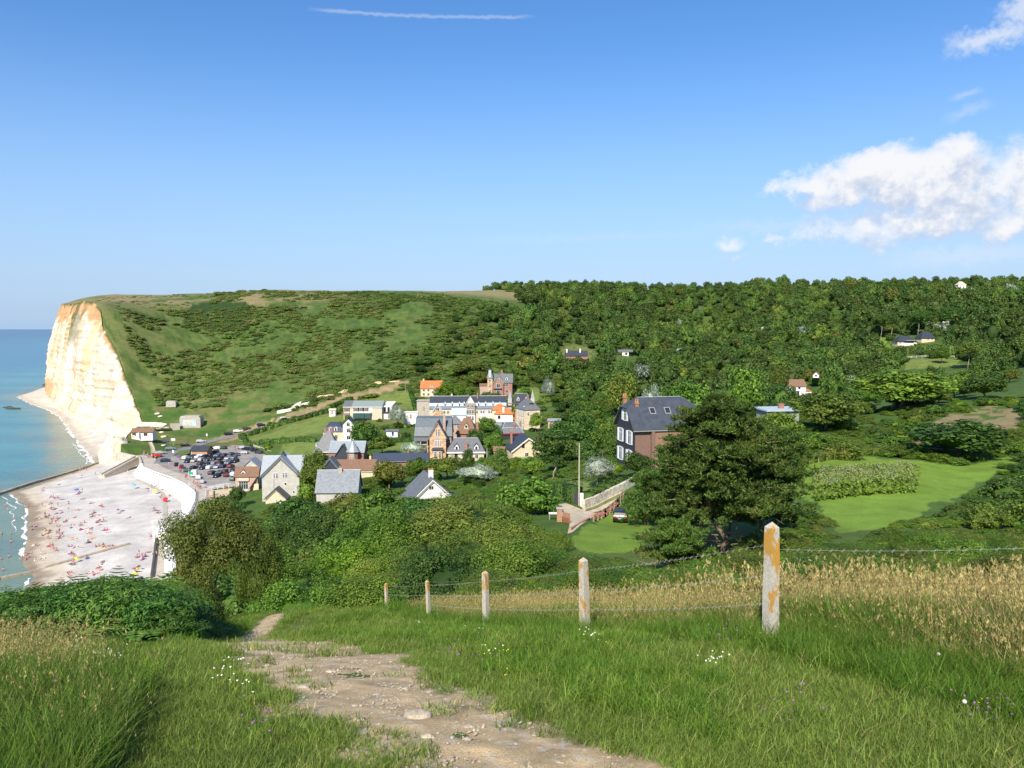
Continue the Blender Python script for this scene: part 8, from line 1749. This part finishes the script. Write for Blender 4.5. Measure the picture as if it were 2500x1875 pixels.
def fence_side(x, y):    # distance beyond the fence line (positive on the far right side)
    return (x-np.interp(y, [-2, 6.1]+[p.y for p in PT], [6.4, 3.7]+[p.x for p in PT]))*.93
rs = np.random.RandomState(99); gp, gr, gs, gi = [], [], [], []
def add_g(x, y, i, s_, tilt=.12):
    gp.append((x, y)); gi.append(i); gs.append(s_); gr.append((rs.normal()*tilt, rs.normal()*tilt, rs.rand()*6.283))
N1 = 70000
yy = 2.6*np.exp(rs.rand(N1)*np.log(38/2.6)); xx = (rs.rand(N1)*2-1)*(.74*yy+1.6)
pmv = path_mask(xx, yy)+.9*(fbm(xx*1.7, yy*1.7, seed=44, oct=5)-.5)+.25*(fbm(xx*9, yy*9, seed=45)-.5); fs = fence_side(xx, yy); nz = fbm(xx/1.1, yy/1.1, seed=91); nz2 = fbm(xx/3, yy/3, seed=92)
leftdry = (xx < -np.interp(yy, [2, 4.1, 5.5, 8.6, 11, 16, 24], [1.7, 2.25, 2.8, 4.1, 5.0, 6.9, 10]))
track2 = np.abs(xx-np.interp(yy, [3, 3.9, 5.5, 8.6, 11, 15, 20], [-1.3, -1.75, -2.3, -3.4, -4.1, -5.3, -6.4])); tk = track2 < np.interp(yy, [3, 20], [.45, .8])*(.8+.6*(nz-.5))
for i in range(N1):
    x, y = xx[i], yy[i]; q = rs.rand(); sc_ = np.interp(y, [3, 10, 36], [1.0, 1.25, 2.0])
    if pmv[i] < .80:
        if q < .10 and nz[i] > .45: add_g(x, y, 9 if rs.rand() < .5 else 1, sc_)
        continue
    if pmv[i] < 1.0 and q < .5: continue
    if pmv[i] < 1.45: add_g(x, y, [0, 1, 0, 4][rs.randint(4)], sc_*(.45+.5*nz[i])); continue
    if fs[i] > .25 and y < 37:
        continue
    if tk[i] and not leftdry[i]: add_g(x, y, [1, 0, 9, 1, 0, 4][rs.randint(6)], sc_*.62); continue
    if leftdry[i]:
        far_l = xx[i] < -.52*yy[i]; add_g(x, y, [2, 0, 8, 3, 2, 7][rs.randint(6)] if far_l else [2, 0, 2, 3, 0, 1][rs.randint(6)], sc_*(.7+.4*nz2[i])*(.62 if y > 6.5 else 1)); 
        if q < .09 and nz2[i] > .45 and x < -.52*y: add_g(x, y, [5, 6][rs.randint(2)], sc_*.5)
        continue
    nearf = fs[i] > -.9
    if nearf and q < .8: add_g(x, y, [2, 3, 0, 2, 3, 7][rs.randint(6)] if rs.rand() < .9 else 4, sc_*(.5+.45*nz[i])); continue
    if q > .975: add_g(x, y, 10, sc_*(.7+.6*nz[i])); continue
    if q > .955: add_g(x, y, 11, sc_); continue
    if nz2[i]+.25*(nz[i]-.5) > .50: add_g(x, y, [0, 2, 0, 1, 3][rs.randint(5)], sc_*(.8+.3*nz[i]))
    else: add_g(x, y, [0, 1, 0, 4, 1, 0][rs.randint(6)], sc_*(.8+.3*nz[i]))
# tall dry grass behind the fence
N2 = 34000
yy = 5.0*np.exp(rs.rand(N2)*np.log(36/5.0)); ff_ = rs.rand(N2)**1.1*np.interp(yy, [5, 12, 18, 30], [12, 11, 6, 3.5])+.25; xl = np.interp(yy, [-2, 6.1]+[p.y for p in PT], [6.4, 3.7]+[p.x for p in PT]); xx = xl+ff_
ok = xx < .74*yy+7; yy, xx, ff_ = yy[ok], xx[ok], ff_[ok]; nz2 = fbm(xx/2, yy/2, seed=93)
for x, y, f_, z2 in zip(xx, yy, ff_, nz2):
    q = rs.rand(); sc_ = np.interp(y, [5, 9, 13, 20, 34], [1.0, 1.15, .95, .85, .9])*(.65 if f_ < .8 else 1.0)
    if y > 26 and x < 2: sc_ *= .7
    rgt_ = 1.0 if (y < 12 and f_ > 1.2) else 0.0; sc_ *= 1+.18*rgt_
    if q < (.20 if z2 > .46 else .08)+.14*rgt_: add_g(x, y, [5, 6, 5][rs.randint(3)], sc_*(.75+.7*(z2-.3)+.2*rs.rand()), .25)
    elif q < .68: add_g(x, y, 7, sc_*(.8+.5*rs.rand()), .2)
    else: add_g(x, y, 8, sc_*(.9+.5*rs.rand()), .2)
# left edge dry grass
N3 = 700
yy = rs.uniform(6.0, 12.5, N3); xx = -rs.uniform(.54, .76, N3)*yy
for x, y in zip(xx, yy):
    if fbm(np.array([x/1.2]), np.array([y/1.2]), seed=94)[0] < .47: continue
    add_g(x, y, [5, 6, 8, 5][rs.randint(4)], np.interp(y, [6, 15], [.6, .7]), .2)
gp = np.array(gp); gz = hill(gp[:, 0], gp[:, 1])
gn_scatter('grass', TUFTS, np.concatenate([gp, gz[:, None]], 1), gr, np.repeat(np.array(gs)[:, None], 3, 1), gi, label='rough meadow grass, green in front and straw coloured behind the fence', cat='grass')
print('tufts', len(gp))
# bracken at the left
def frond(nm, seed):
    rs_ = np.random.RandomState(seed); V_, F_ = [], []
    for k in range(3):
        an = rs_.rand()*6.28; L_ = rs_.uniform(.8, 1.15); el_ = rs_.uniform(.5, 1.0); stem = [(t*L_*math.cos(el_*(1-.75*t)), t*L_*(.95-.45*t*t)) for t in np.linspace(0, 1, 14)]
        for j in range(4, 14):
            r_, z_ = stem[j]; t = j/13; pl = .34*(1-t)**.8+.02
            for s_ in (-1, 1):
                m_ = 7
                for q in range(m_):
                    s2 = (q+.5)/m_; cx_ = r_+s2*pl*.35; cy_ = s_*s2*pl; cz_ = z_-.12*s2*pl; lw = pl*.17*(1.15-s2)
                    for (ax, ay) in ((.9, s_*.25), (-.7, s_*.35)):
                        p0 = (cx_, cy_, cz_); p1 = (cx_+lw*ax*1.3, cy_+lw*ay*1.3, cz_-.01); w_ = .045*(1.1-s2*.5)
                        b_ = len(V_)
                        for (vx, vy, vz) in ((p0[0], p0[1]-s_*w_, p0[2]), (p1[0], p1[1], p1[2]), (p0[0], p0[1]+s_*w_, p0[2])): V_.append((vx*math.cos(an)-vy*math.sin(an), vx*math.sin(an)+vy*math.cos(an), vz))
                        F_.append((b_, b_+1, b_+2))
    me = bpy.data.meshes.new(nm); me.from_pydata(V_, [], F_); me.update(); me.materials.append(FERN); return me
FR = [frond('frond', i) for i in range(4)]+[crown('fern_mass_%d' % i, 5200, .038, FERN, seed=70+i, rz=.40, nclump=34, core=.7, cl=.24, asp=.28, rx=.6) for i in range(2)]
bp_, br, bs_, bi = [], [], [], []
for _ in range(9000):
    y = rs.uniform(12.5, 26); px = rs.uniform(-60, 560); x = (px-CX)/F*y
    top_lim = np.interp(px, [-60, 0, 120, 260, 330, 400, 470, 560], [1455, 1452, 1432, 1415, 1432, 1475, 1510, 1535])
    bot = np.interp(px, [-60, 0, 200, 400, 470, 560], [1600, 1580, 1560, 1570, 1575, 1545]); z = hz1(x, y); q = project(x, y, z)
    if px > 430 and q[1] > bot: continue
    s_ = min(2.0, max(.5, (q[1]-top_lim)*y/F/.85))*rs.uniform(.62, 1.0); t = project(x, y, z+s_*.85)[1]
    if t < top_lim: s_ *= .75; t = project(x, y, z+s_*.85)[1]
    if t < top_lim-8 : continue
    if path_mask(np.array([x]), np.array([y]))[0] < 1.6: continue
    bp_.append((x, y, z)); bs_.append((s_, s_, s_)); br.append((rs.normal()*.12, rs.normal()*.12, rs.rand()*6.28)); bi.append(rs.randint(6) if rs.rand() < .5 else rs.randint(4))
for _ in range(1500):   # green fern and bramble patches along the hedge foot
    y = rs.uniform(33, 42); px = rs.uniform(600, 1500); x = (px-CX)/F*y; s_ = rs.uniform(.5, 1.0); bp_.append((x, y, hz1(x, y))); bs_.append((s_,)*3); br.append((rs.normal()*.12, rs.normal()*.12, rs.rand()*6.28)); bi.append(rs.randint(4))
gn_scatter('bracken', FR, bp_, br, bs_, bi, label='dark green bracken bank at the left edge above the beach', cat='bracken')
print('fronds', len(bp_))
# low undergrowth between the bushes so that the slope is never bare
LOWF = [MID['green'][0], MID['green'][2], MID['olive'][0], MID['green'][1]]
up, ur, us, ui = [], [], [], []
for _ in range(5200):
    Y = 36*math.exp(rs.rand()*math.log(225/36)); px = rs.uniform(420, 2650); x = (px-CX)/F*Y; r = rs.uniform(.6, 1.3)*(1 if Y < 80 else 1.5); h_ = r*rs.uniform(.35, .7)
    if px < 620 and Y > 150: continue
    if not free_spot(x, Y, r): continue
    if px < 1450 and Y < 38: continue
    z = hz1(x, Y); qx, qb = project(x, Y, z); qt = project(x, Y, z+h_)[1]
    if Y < 120 and qt < np.interp(qx, LIM[:, 0], LIM[:, 1]): continue
    if blocked(qx-r*F/Y, qt, qx+r*F/Y, qb, Y): continue
    up.append((x, Y, z-.1)); us.append((r, r, h_/1.45)); ur.append((0, 0, rs.rand()*6.28)); ui.append(rs.randint(4))
gn_scatter('undergrowth', LOWF, up, ur, us, ui, label='bramble and low scrub between the bushes on the slopes', cat='undergrowth')
print('under', len(up))
# ---- stones on the path
STONE1 = mat('flint_and_chalk', (.50, .43, .32), .85, var=.2, vscale=14, bump=.5, bscale=40, obj_rand=.2)
SB = []
for i in range(4):
    V_, F_ = lumpy(rs, 1, .55, 0, 60+i, 2, .35); SB.append(np_mesh('stone', V_, F_, STONE1))
sp, sr, ss, si = [], [], [], []
for _ in range(9000):
    y = 3.2*math.exp(rs.rand()*math.log(22/3.2)); cxp = np.interp(y, [p[1] for p in pxy], [p[0] for p in pxy]); x = cxp+rs.normal()*.65
    if path_mask(np.array([x]), np.array([y]))[0] > .95: continue
    r = .003+.011*rs.rand()**3; sp.append((x, y, hz1(x, y)+.012+r*.2)); ss.append((r*rs.uniform(.8, 1.5), r, r*rs.uniform(.6, 1))); sr.append((rs.normal()*.3, rs.normal()*.3, rs.rand()*6.28)); si.append(rs.randint(4))
gn_scatter('path_gravel', SB, sp, sr, ss, si, label='small flints and chalk chips strewn over the dirt path', cat='gravel')
for px, py, r, lab in ((922, 1702, .055, 'bright white stone standing in the middle of the path'), (1020, 1762, .13, 'large flat pale rock embedded in the path'), (740, 1685, .075, 'long flat stone near the left edge of the path'), (755, 1645, .07, 'pale rock in the upper part of the path'), (805, 1645, .05, 'small pale rock beside the upper path rock'), (875, 1770, .06, 'flat grey stone left of the large embedded rock'), (990, 1686, .045, 'pale flint near the right edge of the path'), (1145, 1782, .05, 'pale stone in the lower right of the path'), (895, 1815, .04, 'white stone at the grassy left border of the path'), (1140, 1812, .04, 'small white flint low on the path'), (1045, 1810, .06, 'cream stone below the large embedded rock'), (650, 1625, .05, 'pale stones at the narrow top of the path'), (880, 1638, .035, 'small pale stone high at the right of the path')):
    x, y = near_of(px, py); r *= .62; rock('path_stone', (x, y, hz1(x, y)+r*.18), r*1.3, r, r*.6, STONE1, px, lab, 'stone', 'stones in the dirt path', sub=3)
# ---- wild flowers
def flower_stuff(name, px_list, colr, lab, size=.012, hgt0=.25, k=14, spread=.12):
    m_ = mat('petals_'+name, colr, .8); cc = []; st = []
    for px, py in px_list:
        x, y = near_of(px, py); z = hz1(x, y)
        for _ in range(k): cc.append((x+rs.normal()*spread, y+rs.normal()*spread, z+hgt0*(.7+.5*rs.rand())))
    cc = np.array(cc); u, v_ = orient(rs, np.tile([[0, -.5, 1.]], (len(cc), 1)), .5); V_ = quads(cc, u, v_, np.full(len(cc), size*.6), .9); F_ = np.arange(len(V_)).reshape(-1, 4)
    s1 = np.array([cc-[.002, 0, 0], cc+[.002, 0, 0]]); zb_ = hill(cc[:, 0], cc[:, 1]); b0_ = cc.copy(); b0_[:, 2] = zb_
    Vs = np.stack([b0_-[.002, 0, 0], b0_+[.002, 0, 0], cc+[.0015, 0, 0], cc-[.0015, 0, 0]], 1).reshape(-1, 3)
    me = np_mesh(name, np.concatenate([V_, Vs]), np.concatenate([F_, np.arange(len(Vs)).reshape(-1, 4)+len(V_)]), [m_, GG]); mi = np.zeros(len(F_)*2, np.int32); mi[len(F_):] = 1; me.polygons.foreach_set('material_index', mi)
    tag(mesh_obj(name, me), lab, 'flowers', kind='stuff')
flower_stuff('white_flowers', [(1060, 1500), (1050, 1490), (1120, 1462), (1130, 1495), (1020, 1540), (1440, 1590), (1446, 1602), (1020, 1545), (188, 1600), (198, 1625), (250, 1640), (275, 1638), (285, 1700), (275, 1662), (585, 1665), (548, 1705), (1735, 1665), (1750, 1660), (1160, 1570), (1205, 1630), (595, 1740)], (.75, .74, .68), 'small white yarrow heads scattered through the grass', .014, .22, 7, .06)
flower_stuff('purple_flowers', [(1320, 1520), (1335, 1500), (1310, 1490), (1760, 1596), (1775, 1610), (2245, 1520), (2240, 1605), (2190, 1555), (2395, 1780), (2430, 1810), (1108, 1645), (1090, 1655), (1185, 1660), (2400, 1840), (1940, 1825), (630, 1845), (640, 1855), (1965, 1790)], (.26, .09, .30), 'purple knapweed dotted through the grass', .013, .26, 6, .09)
flower_stuff('yellow_flowers', [(1841, 1575), (203, 1586), (1240, 1625), (1190, 1622), (2400, 1765), (1486, 1608), (1238, 1682)], (.80, .62, .03), 'tiny yellow flowers in the grass', .013, .15, 3, .04)
for px, py in ((2289, 1650), (2352, 1782)):
    x, y = near_of(px, py); e = empty('dandelion_clock', (x, y, hz1(x, y))); tag(e, 'pale dandelion seed head %s' % ('below the tall grass at right' if px < 2300 else 'low in the right corner grass'), 'seed head'); bm = bmesh.new(); bmesh.ops.create_icosphere(bm, subdivisions=3, radius=.014, matrix=Matrix.Translation((0, 0, .2))); mesh_obj('seed_ball', bm, mat('seed_fluff', (.6, .58, .5), 1), e); bm = bmesh.new(); bmesh.ops.create_cone(bm, cap_ends=True, segments=5, radius1=.003, radius2=.002, depth=.2, matrix=Matrix.Translation((0, 0, .1))); mesh_obj('stem', bm, GG, e)
